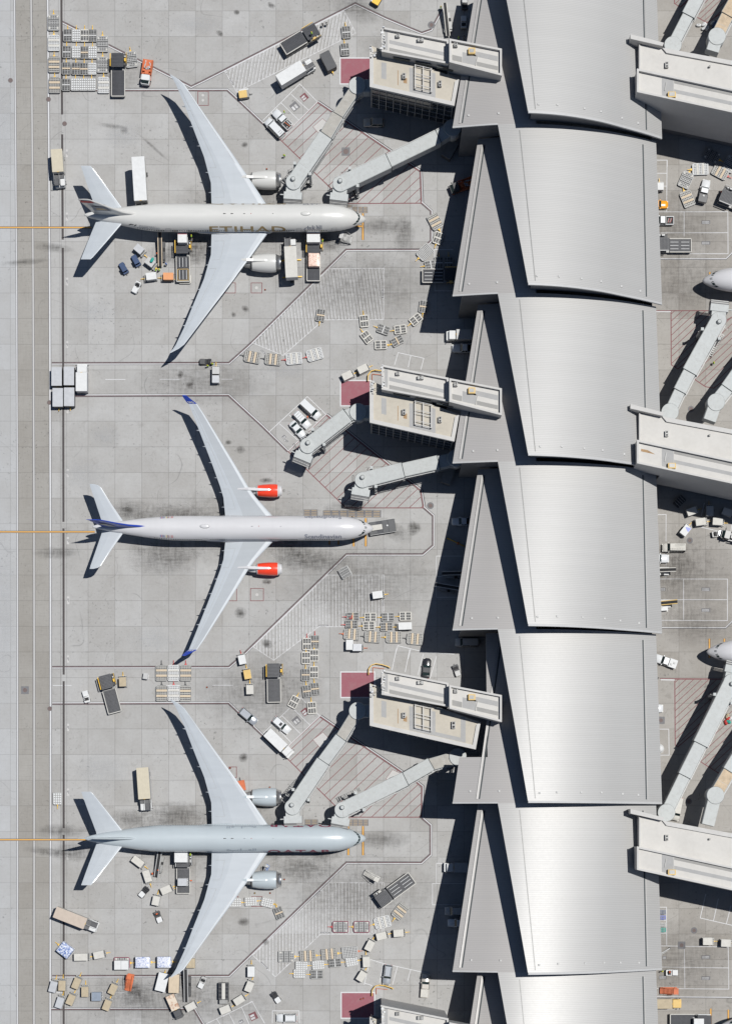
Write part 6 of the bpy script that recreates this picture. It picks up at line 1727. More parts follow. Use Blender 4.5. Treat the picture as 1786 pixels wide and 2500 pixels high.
bridge('longest far side bridge, reaching the middle right jet from the third pier', [(1625.4, 1984, 9.4), (1671, 1891, 9.0), (1710, 1813.5, 8.6), (1784, 1664.5, 7.4)], (1792, 1628), (2.7, 3.0, 3.5), link=(1622, 1996, 9.4), roofs={}, stair_side=1, group=bf, tray=1)
bridge('far side bridge with peeling tan roof at the lower right', [(1745, 1941.6, 9.4), (1781, 1880, 9.0), (1830, 1800, 8.4), (1880, 1720, 7.4)], (1890, 1680), (2.9, 3.2, 3.4), link=(1727, 2014, 9.4), roofs={0: BRIDGET}, group=bf, tray=1)
# ------------------------------------------------------------------ everything standing on the apron
NAMEV = {'dark': 'grey', 'tan': 'grey', 'white': 'white', 'cream': 'grey', 'red': 'grey'}
def dolly(v, x, y, deg, label, bar=None, group=None):
    bar = bar or YELLOW
    return place(small_dolly, (v, bar), x, y, deg, label, 'container dolly', group, .55)
def pdolly(v, x, y, deg, label, bar=None, group=None):
    return place(large_dolly, (v, bar or YELLOW), x, y, deg, label, 'pallet dolly', group, .55)
def cart(roof, x, y, deg, label, group=None, body=None, bar=None, ln=2.25):
    return place(baggage_cart, (roof, body or CGREY, bar or YELLOW, ln), x, y, deg, label, 'baggage cart', group, 1.85)
WP = dict(hv=(LIME, CLOTH, YELLOW), ov=(VORANGE, CLOTH, VORANGE), dk=(CLOTH, CLOTH, BLACK), bl=(BCLOTH, CLOTH, BCLOTH), wh=(LGREY, CLOTH, BLACK), rd=(REDP, CLOTH, VORANGE))
def man(k, x, y, deg, label, bz=0.0): return place(person, WP[k], x, y, deg, label, 'person', None, 1.75, bz)

# --- parked block of dollies in the upper left corner
base(100, 0)
gA = 'dollies parked in the upper left block'
for x, y, v, lab in ((127, 222, 'grey', 'plain grey pallet dolly at the top of the leftmost file'), (130, 425, 'white', 'white pallet dolly, second down the leftmost file'), (132, 638, 'tan', 'grey pallet dolly with tan planks, third down the leftmost file'), (137, 843, 'tan', 'grey pallet dolly with tan planks, bottom of the leftmost file')):
    pdolly(v, x, y, 90, lab, None, gA)
cols = [[(267, 350, 'dark'), (257, 515, 'dark'), (252, 678, 'tan'), (250, 840, 'dark')], [(352, 352, 'white'), (352, 517, 'white'), (348, 680, 'tan'), (343, 838, 'white')], [(435, 352, 'cream'), (433, 520, 'tan'), (430, 683, 'tan'), (425, 838, 'white')], [(512, 352, 'dark'), (513, 520, 'white'), (508, 682, 'white'), (503, 838, 'white')]]
rown = ['top', 'second', 'third', 'bottom']
for ci, col in enumerate(cols):
    for ri, (x, y, v) in enumerate(col):
        look = {'dark': 'grey container dolly with a pale cross plank', 'tan': 'grey container dolly with a tan cross plank', 'white': 'container dolly with a white roller deck', 'cream': 'grey container dolly with three cream planks'}[v]
        dolly(v, x, y, 90, f'{look}, {rown[ri]} of the {ORD[ci + 1]} small file', None, gA)
for x, y, v, lab in ((612, 435, 'grey', 'plain grey pallet dolly heading the file left of the dark loader'), (613, 640, 'grey', 'plain grey pallet dolly in the middle of the file left of the loader'), (622, 843, 'white', 'white pallet dolly ending the file left of the loader')):
    pdolly(v, x, y, 90, lab, None, gA)
pdolly('grey', 897, 588, 97, 'grey pallet dolly between the dark loader and the orange service truck', None, gA)
def loader(key, x, y, deg, label, z=1.6): return place(cargo_loader, key, x, y, deg, label, 'cargo loader', 'cargo loaders on the near stands', z)
LD1 = (DECK, YELLOW, 6.2, 0, True); LD2 = (DECK, YTAN, 5.8, 0, False); LD3 = (DECKL, YELLOW, 5.6, 0, True); LD4 = (DECKL, OFFW, 6.4, 1, False)
loader(LD1, 764, 683, 90, 'dark cargo loader with yellow side rail beside the parked dolly block')
place(service_truck, (ORANGE, WHITE), 1050, 715, -98, 'orange service truck with a white cab below the angled line', 'truck', None, 1.4)
# --- top hatched box
base(500, 0)
loader(LD2, 990, 368, 31, 'dark cargo loader parked on the upper hatched box, worker on deck')
man('hv', 1056, 316, 40, 'worker in lime vest standing on the loader bridge deck', 2.6)
place(box_truck, (6.6, 2.7, 4.0, WHITE, CGREY, 'left', WHITE, False), 852, 722, 31.5, 'white catering truck with a marbled roof below the upper hatched box', 'truck', None, 4.0)
place(flat_trailer, (CHAR,), 1222, 600, -63, 'dark grey covered trailer beside the white catering truck cab', 'trailer', None, 2.3)
place(power_unit, (YTAN, GREY), 385, 925, 8, 'yellow topped ground power unit at the corner of the upper hatched box', 'power unit', None, 1.45)
dolly('dark', 1400, 320, 95, 'container dolly at the right tip of the upper hatched box')
dolly('dark', 1388, 490, 95, 'container dolly with a blue cloth just above the red pad')
place(pickup, (WCAR, 'ladder'), 765, 1172, 134, 'white pickup with ladder and orange plank in its bed', 'pickup', None, 1.5)
place(van, (WCAR, 'bars'), 688, 1252, 134, 'white van parked beside the pickup with the orange plank', 'van', None, 2.0)
man('hv', 785, 1098, 200, 'worker in lime vest at the open door of the white pickup')
man('hv', 785, 1530, 250, 'worker in lime vest walking alone below the parked white van')
base(500, 0); man('dk', 1165, 232, 30, 'worker in dark clothes sitting at the hatched box edge, left of another'); man('wh', 1204, 222, 30, 'worker in a pale shirt at the hatched box edge by the loader')
base(800, 0)
place(suv, (BEIGEC, None), 455, 1200, 180, 'pale estate car in the shadow below the top pier', 'car', None, 1.7)
def belt(key, x, y, deg, label): return place(belt_loader, key, x, y, deg, label, 'belt loader', None, 1.6)
belt((LGREY, OFFW, 7.0), 1178, 195, 97, 'belt loader half in shadow above the top pier')
man('hv', 1118, 60, 0, 'worker in lime vest in shadow by the top belt loader')
place(power_unit, (YELLOW, DGREY), 483, -8, 60, 'yellow cart at the top edge of the picture', 'cart', None, 1.45)
place(tug, (WHITE, WHITE, None), 1345, 215, 90, 'white baggage tug in the shade above the top pier', 'tug', None, 1.0)
place(tug, (DGREY, LGREY, None), 1355, 30, 90, 'dark baggage tug in the shade at the top edge', 'tug', None, 1.0)
man('hv', 1295, 362, 0, 'worker in lime vest in the shade under the concourse eave'); man('wh', 1350, 355, 0, 'worker in a white shirt in the shade under the concourse eave')
place(flat_trailer, (GREY,), 1210, 1475, 60, 'dark box trailer in the shade below the long top bridge', 'trailer', None, 2.3)
# --- top jet, tail side
base(100, 0)
place(box_truck, (5.2, 2.55, 4.1, CREAM, OFFW, 'left', WHITE, False), 162, 1590, -86, 'cream roofed catering truck parked across the drain line', 'truck', None, 4.1)
base(100, 400)
place(box_truck, (10.0, 2.9, 6.8, WHITE, OFFW, 'left', WHITE, True), 975, 145, -86.5, 'white high-lift catering truck raised behind the top jet tail', 'truck', None, 6.8)
belt((DGREY, BUFF, 7.4), 1187, 850, 90, 'belt loader with cream rails at the top jet rear hold')
loader((DECK, YELLOW, 6.0, 2, True), 1405, 905, 91, 'cargo loader with a yellow square on deck at the top jet')
place(container, (WHITE, 2.3, 2.15, 1.65, REDP), 1402, 730, 90, 'white cargo container with a red stripe on the rear loader bridge', 'container', None, 1.65, 2.62)
man('hv', 1488, 705, 0, 'worker in lime vest at the rear loader controls, upper of two', 2.45); man('wh', 1492, 745, 0, 'worker in white at the rear loader controls, lower of two', 2.45)
gB = 'carts beside the top jet'
cart(CGREY, 975, 845, -41, 'grey topped cart nearest the jet tailplane', gB, ln=2.0)
cart(LGREY, 1085, 975, -37, 'pale cart with a green cloth, beside the belt loader', gB, ln=2.0)
place(luggage, (TEAL,), 1100, 950, 60, 'green bundle lying on top of the pale cart', 'bag', None, .6, 1.85)
cart(WHITE, 1088, 1112, 187, 'white cart behind the white tug', gB)
cart(OTAN, 1258, 1113, 180, 'orange topped cart below the dark loader', gB, body=RUST)
dolly('cream', 1428, 1143, 180, 'container dolly with cream planks at the foot of the loader')
place(tug, (BLUE, BLUE, BLUE), 940, 955, 118, 'blue tug with a canopy, nearer to the carts', 'tug', None, 1.3)
place(tug, (BLUE, BLUE, BLUE), 818, 1030, 120, 'blue tug with a canopy, farther from the carts', 'tug', None, 1.3)
place(tug, (WHITE, WHITE, None), 945, 1220, -117, 'white tug with a black seat pulling the orange cart train', 'tug', None, 1.0)
man('rd', 1150, 885, 90, 'worker in red beside the cream railed belt loader'); man('bl', 1238, 985, 60, 'worker in blue at the foot of the cream railed belt loader')
man('hv', 1135, 1043, 0, 'worker in lime vest at the pale cart, left of two'); man('hv', 1170, 1040, 180, 'worker in lime vest at the pale cart, right of two')
# --- top jet, nose side
base(500, 400)
place(box_truck, (7.1, 2.75, 5.2, OFFW, CGREY, 'right', WHITE, 'legs'), 853, 970, 93, 'cream topped high-lift truck with yellow outriggers at the top jet', 'truck', None, 5.2)
loader((DECK, YELLOW, 6.0, 0, True), 1076, 900, 90, 'cargo loader carrying a pink wrapped pallet under the top jet nose')
place(container, (WHITE, 2.3, 3.0, 1.65, REDP), 1075, 726, 90, 'wide white cargo container on the forward loader bridge', 'container', None, 1.65, 2.62)
place(wrapped_pallet, (PINKL, 3.0, 2.5, 1.6), 1080, 948, 90, 'pink and white wrapped pallet load on the forward loader', 'cargo', None, 1.6, 1.2)
place(stairs, (LGREY, 9, 2.9, 1.9, GREY), 1398, 726, 165, 'grey mobile stair under the nose of the top jet', 'stairs', None, 1.8)
man('hv', 1165, 752, 0, 'worker in lime vest at the forward loader controls', 2.45)
for x, y, k, lab in ((612, 45, 'o', 'orange cone above the left engine of the top jet'), (596, 1243, 'o', 'orange cone beside the red hydrant square under the top jet')): place(cone, k, x, y, 0, lab, 'cone', None, .5)
# --- dollies right of the top jet
base(800, 400)
pdolly('tan', 1062, 572, -62, 'tan planked pallet dolly at the line corner right of the top nose')
dolly('cream', 1092, 735, -110, 'small cream planked dolly on the shadow edge below a tan pallet dolly')
pdolly('plain', 962, 875, 223, 'long pale pallet dolly on the white line right of the top jet')
dolly('dark', 1020, 1000, 190, 'container dolly half in the concourse shadow, drawbar to the left')
for x, lab in ((1098, 'shaded container dolly, left of two under the concourse eave'), (1195, 'shaded container dolly, right of two under the concourse eave')): dolly('shade', x, 980, 90, lab)
loader((DECK, YTAN, 5.0, 1, True), 1150, 1105, 0, 'dark loader in the concourse shadow inside a white box')
place(service_truck, (ORANGE, DGREY), 1330, 215, 200, 'orange truck in the dark under the concourse eave', 'truck', None, 1.4)
gC = 'loop of dollies below the top jet stand'
dolly('tan', 948, 1415, -97, 'small dolly at the upper right end of the dolly loop', None, gC)
dolly('cream', 872, 1542, 218, 'small cream planked dolly, second from the upper end of the loop', None, gC)
base(800, 800)
dolly('cream', 718, 17, 188, 'small dolly heading left, third in the dolly loop', None, gC)
dolly('dark', 550, 17, 160, 'grey small dolly at the inner end of the loop', None, gC)
dolly('tan', 688, 130, 208, 'small tan planked dolly, lower right of the loop', None, gC)
dolly('cream', 525, 170, 2, 'small cream planked dolly at the bottom of the loop', None, gC)
dolly('cream', 385, 92, 127, 'small dolly at the lower left of the loop', None, gC)
base(800, 400); dolly('cream', 360, 1558, 96, 'small cream planked dolly at the upper left end of the loop', None, gC)
base(500, 400); dolly('tan', 1147, 1500, -98, 'lone small tan planked dolly on the white hatching below the top jet')
# --- road between the top and middle stands
base(100, 800)
gD = 'grey flat topped trailers by the service road'
for x, y, lab in ((157, 483, 'grey flat topped trailer, upper left of four'), (279, 478, 'grey flat topped trailer, upper right of four'), (168, 690, 'grey flat topped trailer, lower left of four'), (281, 685, 'grey flat topped trailer, lower right of four')): place(flat_trailer, (CGREY,), x, y, -90, lab, 'trailer', gD, 2.35)
place(box_truck, (4.3, 2.55, 2.9, WHITE, CGREY, None, WHITE, False), 402, 535, 90, 'small white box truck beside the grey flat topped trailers', 'truck', None, 2.9)
base(500, 800)
place(tug, (BLACKP, DGREY, None), 8, 335, 180, 'dark tug with riders on the boundary line below the top jet', 'tug', None, 1.0)
man('hv', 25, 372, 90, 'worker in lime vest beside the dark tug, left of two'); man('wh', 55, 340, 180, 'worker in white riding the dark tug'); man('hv', 72, 352, 90, 'worker in lime vest beside the dark tug, right of two')
cart(LGREY, 108, 425, 90, 'front half of the pale double cart behind the dark tug', None, ln=1.9); cart(CGREY, 107, 497, 90, 'rear half of the pale double cart behind the dark tug', None, ln=1.9)
gE = 'train of four pallet dollies below the top stand'
for x, y, v, d, bar, lab in ((470, 290, 'tan', 169, DGREY, 'tan planked pallet dolly leading the four in a row'), (676, 313, 'tan', 174, DGREY, 'tan planked pallet dolly, second of the four in a row'), (884, 306, 'white', 186, REDP, 'white pallet dolly with a red drawbar, third of four'), (1088, 266, 'white', 196, REDP, 'white pallet dolly with a red drawbar, last of four')): pdolly(v, x, y, d, lab, bar, gE)
gF = 'white carts by the middle red pad'
cart(OFFW, 1415, 470, 26, 'white cart touching the corner of the middle red pad', gF); cart(OFFW, 1568, 405, 26, 'white cart ahead of the one at the middle red pad', gF)
place(van, (WCAR, None), 1045, 802, -43, 'white van in the bay nearest the middle pier', 'van', None, 2.0)
place(suv, (WCAR, 'rack'), 962, 905, -47, 'white car with a roof rack between a van and a sedan', 'car', None, 1.7)
place(sedan, WCAR, 920, 1006, -50, 'white sedan in the bay nearest the red-engined jet', 'car', None, 1.4)
man('ov', 1015, 882, 0, 'worker in orange vest beside the white roof rack car')
base(800, 800)
place(box_truck, (3.6, 2.3, 2.8, LGREY, CGREY, None, WHITE, False), 1350, 65, 180, 'white box truck in the shade under the concourse eave', 'truck', None, 2.8)
place(pickup, (WCAR, None), 1350, 197, 180, 'white pickup in the shade below the shaded box truck', 'pickup', None, 1.5)
place(flat_trailer, (GREY,), 1190, 1455, 70, 'dark box trailer in the shade by the middle bridge', 'trailer', None, 2.3)
# --- middle jet
base(800, 1200)
place(pushback, 'a', 538, 350, 9, 'dark pushback tractor with a white cab at the red-engined jet nose', 'tractor', None, 1.3)
place(equipment_rack, (LGREY, 2.4, 2.3), 170, 800, 30, 'steel rack trolley at the corner of the middle hatched box', 'trolley', None, .9)
cart(WHITE, 497, 1022, 8, 'lone white cart on the right edge of the middle hatched box')
man('dk', 240, 252, 0, 'worker in dark clothes at the door of the red-engined jet')
gG = 'block of dollies beside the middle hatched box'
for x, y, v, bar, lab in ((248, 1240, 'red', REDP, 'small dolly with red straps, top left of the block'), (420, 1246, 'cream', YELLOW, 'small cream planked dolly, second in the top row'), (595, 1244, 'dark', YELLOW, 'small grey dolly, third in the top row'), (768, 1236, 'cream', YELLOW, 'small cream planked dolly ending the top row'),
                         (235, 1318, 'tan', REDP, 'small tan planked dolly starting the second row'), (406, 1331, 'cream', YELLOW, 'small pale dolly in the middle of the second row'), (581, 1341, 'tan', YELLOW, 'small tan planked dolly beside the white cart in the second row')): dolly(v, x, y, 181, lab, bar, gG)
cart(WHITE, 760, 1333, 182, 'white cart ending the second row of the dolly block', gG, ln=3.0)
for x, y, v, bar, d, lab in ((238, 1415, 'tan', ORANGE, 176, 'pallet dolly with orange drawbar leading the bottom row of four'), (444, 1440, 'tan', DGREY, 176, 'pallet dolly with dark drawbar, second in the bottom row of four'), (655, 1443, 'tan', YELLOW, 180, 'pallet dolly with yellow drawbar, third in the bottom row of four'), (862, 1460, 'tan', DGREY, 175, 'pallet dolly on the shadow edge ending the bottom row of four')): pdolly(v, x, y, d, lab, bar, gG)
cart(WHITE, 215, 1515, 90, 'white cart below the bottom row of dollies', None, ln=2.2); cart(CGREY, 295, 1545, 0, 'grey cart with an orange drawbar beside a white cart', None, bar=ORANGE, ln=2.0)
place(sedan, WCAR, 1328, 293, 180, 'pale sedan in the shade beside the middle jet', 'car', None, 1.4)
belt((GREY, OFFW, 6.0), 1260, 815, 0, 'belt loader lying level in the shade under the concourse'); belt((GREY, LGREY, 6.0), 1195, 950, -12, 'belt loader lying aslant in the shade under the concourse')
place(van, (LGREY, None), 1378, 1490, 180, 'grey van in the shade by the concourse step', 'van', None, 2.0)
b_ = MB(); b_.cyl((-2.3, 0, .25), (2.3, 0, .25), .11, .11, YELLOW, 8); b_.cyl((.3, 0, .25), (.7, 0, .25), .3, .3, ORANGE, 10)
p_ = at(1268, 505, 0); t_ = thing('tow_bar', 'yellow tow bar lying in the shade under the concourse eave', 'tow bar', (p_.x, p_.y, 0), R(-25)); b_.build('bar_tube', t_)
b_ = MB(); b_.bar((-2.3, -.35, .2), (-2.3, .35, .2), .16, .2, DGREY); b_.build('tow_head', t_)
# --- columns of dollies between the middle and lower stands
base(500, 1200)
gH = 'two files of dollies above the lower stand bays'
A_ = [(1011, 1511, 0), (1003, 1650, 0), (998, 1817, 0), (1012, 1980, 7), (1060, 2145, 5)]; B_ = [(1090, 1486, 0), (1083, 1625, 0), (1081, 1792, 0), (1091, 1956, 6)]
for i, (x, y, d) in enumerate(A_): dolly(['cream', 'cream', 'tan', 'tan', 'cream'][i], x, y, 90 + d, f'small dolly, {["top", "second", "third", "fourth", "bottom"][i]} of the left file of five', REDP if i == 0 else YELLOW, gH)
for i, (x, y, d) in enumerate(B_): dolly(['tan', 'cream', 'cream', 'tan'][i], x, y, 90 + d, f'small dolly, {["top", "second", "third", "bottom"][i]} of the right file of four', REDP if i == 0 else YELLOW, gH)
base(500, 1600)
dolly('cream', 883, 462, 62, 'lone small dolly at the corner of the lower parking bays')
gI = 'carts behind one another on the middle road'
cart(WHITE, 368, 38, 102, 'white cart at the bend of the line on the middle road', gI, ln=2.0, bar=REDP); cart(YTAN, 421, 184, 100, 'yellow topped cart between two white ones', gI, ln=2.0); cart(OFFW, 445, 335, 92, 'white cart below the yellow topped cart', gI, ln=2.0)
loader(LD3, 682, 225, 91, 'dark cargo loader standing on the middle road by the yellow cart')
place(suv, (SILVER, None), 430, 604, -40, 'silver car parked astride the line above the lower stand', 'car', None, 1.6)
place(suv, (WCAR, 'sunroof'), 760, 690, -41, 'white car with a dark sunroof in the lower bays', 'car', None, 1.7)
place(box_truck, (5.4, 2.4, 2.9, WHITE, WHITE, None, WHITE, False), 700, 840, -44, 'white box truck beside the car with a dark sunroof', 'truck', None, 2.9)
place(cone, 'o', 20, 315, 0, 'red cone at the dashed line on the middle road', 'cone', None, .5)
base(100, 1600)
loader(LD3, 672, 335, 105, 'dark cargo loader lying aslant on the left of the middle road')
place(tug, (WHITE, WHITE, None), 448, 410, 105, 'white tug left of the slanting loader', 'tug', None, 1.0)
cart(TAN, 810, 258, 92, 'tan topped cart beside the slanting loader', None, ln=2.0)
place(container, (LGREY, 1.4, 1.1, 1.2, None), 1037, 205, 80, 'small pale crate right of the tan topped cart', 'crate', None, 1.2)
gJ = 'six pallet dollies in two rows on the middle road'
for x, y, v, bar, lab in ((1195, 175, 'tan', DGREY, 'tan planked pallet dolly, left of the upper three'), (1315, 175, 'white', REDP, 'white pallet dolly in the middle of the upper three'), (1435, 175, 'tan', REDP, 'tan planked pallet dolly, right of the upper three'), (1197, 375, 'tan', DGREY, 'tan planked pallet dolly, left of the lower three'), (1316, 373, 'white', REDP, 'white pallet dolly in the middle of the lower three'), (1432, 378, 'tan', DGREY, 'tan planked pallet dolly, right of the lower three')): pdolly(v, x, y, 90, lab, bar, gJ)
dolly('white', 165, 1418, -90, 'lone white container dolly by the service road')
place(box_truck, (7.2, 2.75, 4.2, CREAM, CGREY, 'right', WHITE, False), 1016, 1268, -86, 'cream topped catering truck left of the grey jet wing', 'truck', None, 4.2)
base(500, 1600); place(power_unit, (ORANGE, ORANGE), 358, 1292, 100, 'orange ground unit half under the grey jet wing', 'ground unit', None, 1.45)
for x, y, lab in ((250, 1116, 'red cone inside the hydrant square above the grey jet wing'), (642, 1308, 'red cone just above the upper engine of the grey jet')): place(cone, 'o', x, y, 0, lab, 'cone', None, .5)
base(800, 1600)
place(sedan, BLACKP, 978, 125, 84, 'black car in the bay above the third pier', 'car', None, 1.4)
place(tug, (BLACKP, LGREY, None), 1275, 148, -70, 'dark tug in the shade above the third pier', 'tug', None, 1.0)
place(container, (GREY, 1.3, 1.0, 1.1, None), 1200, 1110, 20, 'grey crate in the shade by the lower long bridge', 'crate', None, 1.1)
def hoop(x, y, label):
    p = at(x, y, 1.0); o = thing('guard_rail', label, 'guard rail', (p.x, p.y, 0))
    b = MB(); pts = [(-1.9, -1.5), (-1.85, -.2), (-1.2, .7), (-.2, 1.0), (1.2, .8), (2.6, .35), (3.0, .1)]
    for a, c in zip(pts[:-1], pts[1:]):
        for z in (1.0, .55): b.bar((*a, z), (*c, z), .13, .11, YELLOW)
    b.build('yellow_rail', o)
    for a in pts: b = MB(); b.cyl((*a, 0), (*a, 1.05), .07, .07, YELLOW, 8); b.build('post', o)
    b = MB(); b.bar((-.9, -1.2, .3), (-.9, .2, .3), .1, .1, ORANGE); b.bar((-.9, .2, .3), (1.7, -.1, .3), .1, .1, ORANGE); b.build('kerb_rail', o)
base(800, 800); hoop(478, 460, 'yellow guard rail at the corner of the second pier')
base(800, 1600); hoop(485, 125, 'yellow guard rail at the corner of the third pier')
base(800, 2300, 3.248); hoop(415, 375, 'yellow guard rail at the corner of the bottom pier')
# --- lower jet
base(100, 2000)
belt((GREY, LGREY, 6.2), 1168, 440, 80, 'belt loader at the rear hold of the grey jet')
loader((DECKL, LGREY, 6.0, 0, True), 1410, 480, 90, 'cargo loader with worn deck at the rear of the grey jet')
place(container, (WHITE, 2.6, 3.0, 1.65, None), 1388, 372, 90, 'big white cargo container at the grey jet rear hold door', 'container', None, 1.65, 2.62)
place(container, (CGREY, 1.7, 2.2, 1.6, None), 1403, 625, 90, 'grey cargo container at the low end of the worn loader', 'container', None, 1.6, 1.2)
dolly('white', 1415, 688, 180, 'white roller dolly at the foot of the worn loader')
man('hv', 1478, 350, 0, 'worker in lime vest at the controls of the worn loader', 2.45); man('ov', 1103, 540, 180, 'worker in orange vest beside a tilted white cart'); man('ov', 1160, 506, 90, 'worker in orange vest at the foot of the grey belt loader'); man('ov', 1485, 610, 90, 'worker in orange vest right of the worn loader')
gK = 'carts under the grey jet tail'
cart(OFFW, 963, 423, -37, 'pale cart nearest the grey jet tailplane', gK, ln=2.7, body=DGREY); cart(OFFW, 1055, 570, -72, 'pale cart with a red edge, next to an orange vested worker', gK, ln=2.6)
cart(OFFW, 1243, 700, 24, 'pale cart behind the white roller dolly', gK, ln=2.3); cart(OFFW, 1140, 805, 78, 'pale cart towed by the dark tug with a red seat', gK, ln=2.0)
place(tug, (BLACKP, WHITE, None), 1020, 722, 230, 'dark tug with white stripes below the red edged cart', 'tug', None, 1.0)
place(tug, (DGREY, WHITE, None), 1162, 968, -68, 'dark tug with a red seat at the end of the pale carts', 'tug', None, 1.0)
man('ov', 1145, 940, -68, 'worker in orange vest driving the lower dark tug', .3)
place(box_truck, (7.5, 2.6, 4.0, mat('ribbed_tan_roof', (.44, .37, .31), .7, var=.12), OFFW, 'right', WHITE, False), 290, 978, -21.5, 'tan roofed catering truck lying aslant across the lower drain', 'truck', None, 4.0)
gL = 'row of carts and wrapped cargo at the lower left'
def wrapped(m, x, y, deg, l, w, label):
    place(large_dolly, ('plain', YELLOW), x, y, deg, 'pallet dolly under ' + label, 'pallet dolly', gL, 1.9); place(wrapped_pallet, (m, l, w, 1.6), x, y, deg, label, 'cargo', gL, 2.1, .64)
wrapped(BWRAP, 235, 1300, 142, 3.1, 2.7, 'blue and white wrapped cargo, tilted beside the service road')
cart(OFFW, 400, 1368, 1, 'pale stained cart right of the tilted blue cargo', gL, ln=3.0); cart(OFFW, 578, 1345, 12, 'pale cart tilted at the end of the three linked loads', gL, ln=2.3)
pdolly('redgrey', 805, 1425, 0, 'red ended pallet dolly under twin white carts', YELLOW, gL)
place(container, (WHITE, 1.62, 2.1, 1.6, None), 762, 1447, 0, 'white container, left of two on the red ended dolly', 'container', gL, 1.6, .64); place(container, (WHITE, 1.72, 2.1, 1.6, None), 830, 1447, 0, 'white container, right of two on the red ended dolly', 'container', gL, 1.6, .64)
wrapped(BWRAP2, 1005, 1422, 0, 3.3, 2.5, 'pale blue wrapped cargo in the middle of the lower row'); wrapped(BWRAP2, 1217, 1420, 0, 3.1, 2.5, 'pale blue wrapped cargo nearest the grey jet wing tip')
place(wrapped_pallet, (TAN, 2.0, 2.2, 1.3), 1482, 1430, 0, 'tan load peeping out beyond the grey jet wing tip', 'cargo', gL, 1.3, .3)
base(500, 2000)
place(stairs, (LGREY, 6, 2.0, .9, BCLOTH), 605, 492, 60, 'small maintenance stair by the lower engine of the grey jet', 'stairs', None, 1.2)
for x, y, k, lab in ((786, 597, 'o', 'red cone right of the lower engine of the grey jet'), (645, 733, 'o', 'red cone below the lower engine of the grey jet'), (493, 733, 'yellow', 'yellow cone below the lower engine of the grey jet')): place(cone, k, x, y, 0, lab, 'cone', None, .5)
gM = 'train of dollies under the grey jet wing'
for x, y, v, d, lab in ((300, 825, 'white', 0, 'white roller dolly half under the grey jet wing'), (455, 815, 'white', 4, 'white roller dolly beside the red hydrant square'), (618, 826, 'white', -14, 'white roller dolly right of the red hydrant square'), (735, 930, 'tan', 112, 'grey dolly with a pale plank at the lower end of the wing train')): dolly(v, x, y, d, lab, None, gM)
base(800, 2000)
place(stairs, (OFFW, 10, 3.9, 1.4, GREY), 432, 562, -28, 'grey mobile stair above the lower hatched box', 'stairs', None, 1.6)
loader(LD4, 612, 742, 216, 'dark cargo loader with white deck strips by the lower hatched box')
gN = 'train of pallet dollies across the lower hatched box'
for x, y, v, d, bar, lab in ((125, 1067, 'redgrey', 180, REDP, 'red framed pallet dolly leading the lower train'), (333, 1067, 'redgrey', 180, YELLOW, 'red framed pallet dolly, second in the lower train'), (540, 1022, 'white', 194, YELLOW, 'cream planked pallet dolly, third in the lower train'), (715, 915, 'tan', 232, YELLOW, 'tan planked pallet dolly ending the lower train')): pdolly(v, x, y, d, lab, bar, gN)
gO = 'curved train of white carts'
for x, y, d, lab in ((705, 1130, 5, 'white cart at the right end of the curved cart train'), (535, 1158, 14, 'white cart, second from the right end of the curved train'), (415, 1252, 62, 'white cart in the bend of the curved cart train'), (381, 1412, 93, 'white cart, second from the low end of the curved train'), (335, 1555, 58, 'white cart at the low end of the curved cart train')): cart(OFFW, x, y, d, lab, gO)
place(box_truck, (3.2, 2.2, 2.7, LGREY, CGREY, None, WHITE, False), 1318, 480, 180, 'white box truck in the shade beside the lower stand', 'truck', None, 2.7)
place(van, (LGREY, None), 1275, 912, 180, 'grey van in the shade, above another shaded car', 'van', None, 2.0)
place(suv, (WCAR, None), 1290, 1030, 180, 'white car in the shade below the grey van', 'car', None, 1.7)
base(600, 2300, 3.248)
gP = 'parked dollies at the foot of the lower hatched box'
for x, y, v, bar, d, lab in ((322, 115, 'grey', YELLOW, 0, 'grey pallet dolly at the left end of the row of four'), (492, 110, 'tan', YELLOW, 3, 'tan planked pallet dolly, second of the row of four'), (662, 95, 'tan', YELLOW, 5, 'tan planked pallet dolly, third of the row of four'), (825, 80, 'plain', ORANGE, 6, 'plain pale pallet dolly at the right end of the row')): pdolly(v, x, y, d, lab, bar, gP)
for x, y, v, d, lab in ((440, 187, 'white', 0, 'white roller dolly, first in the row of four small ones'), (572, 182, 'white', 4, 'white roller dolly, second in the row of four small ones'), (706, 165, 'dark', 5, 'grey dolly with a pale plank, third of four small ones'), (838, 155, 'white', 10, 'tilted white roller dolly ending the row of small ones'), (428, 250, 'white', 180, 'white roller dolly in the bottom pair'), (562, 257, 'dark', 180, 'grey dolly with a pale plank in the bottom pair')): dolly(v, x, y, d, lab, None, gP)
place(suv, (SILVER, 'rails'), 1122, 262, -97, 'silver car with roof rails above the bottom pier', 'car', None, 1.7)
place(pickup, (BEIGEC, 'beige'), 1422, 348, 86, 'beige pickup half in shade above the bottom pier', 'pickup', None, 1.5)
place(tug, (BLACKP, WHITE, None), 238, 440, -55, 'dark tug standing alone left of the bottom red pad', 'tug', None, 1.0)
place(suv, (WCAR, 'rails'), 322, 605, 180, 'white car in a white box at the bottom edge', 'car', None, 1.7)
place(cone, 'o', 910, 455, 0, 'red cone on the bottom red pad, left of two', 'cone', None, .5); place(cone, 'o', 930, 448, 0, 'red cone on the bottom red pad, right of two', 'cone', None, .5)
gQ = 'carts at the bottom edge'
cart(WHITE, 42, 232, 90, 'white cart at the tip of the line, upper of a pair', gQ); cart(OFFW, 28, 352, 68, 'white cart tilted at the line tip, lower of a pair', gQ)
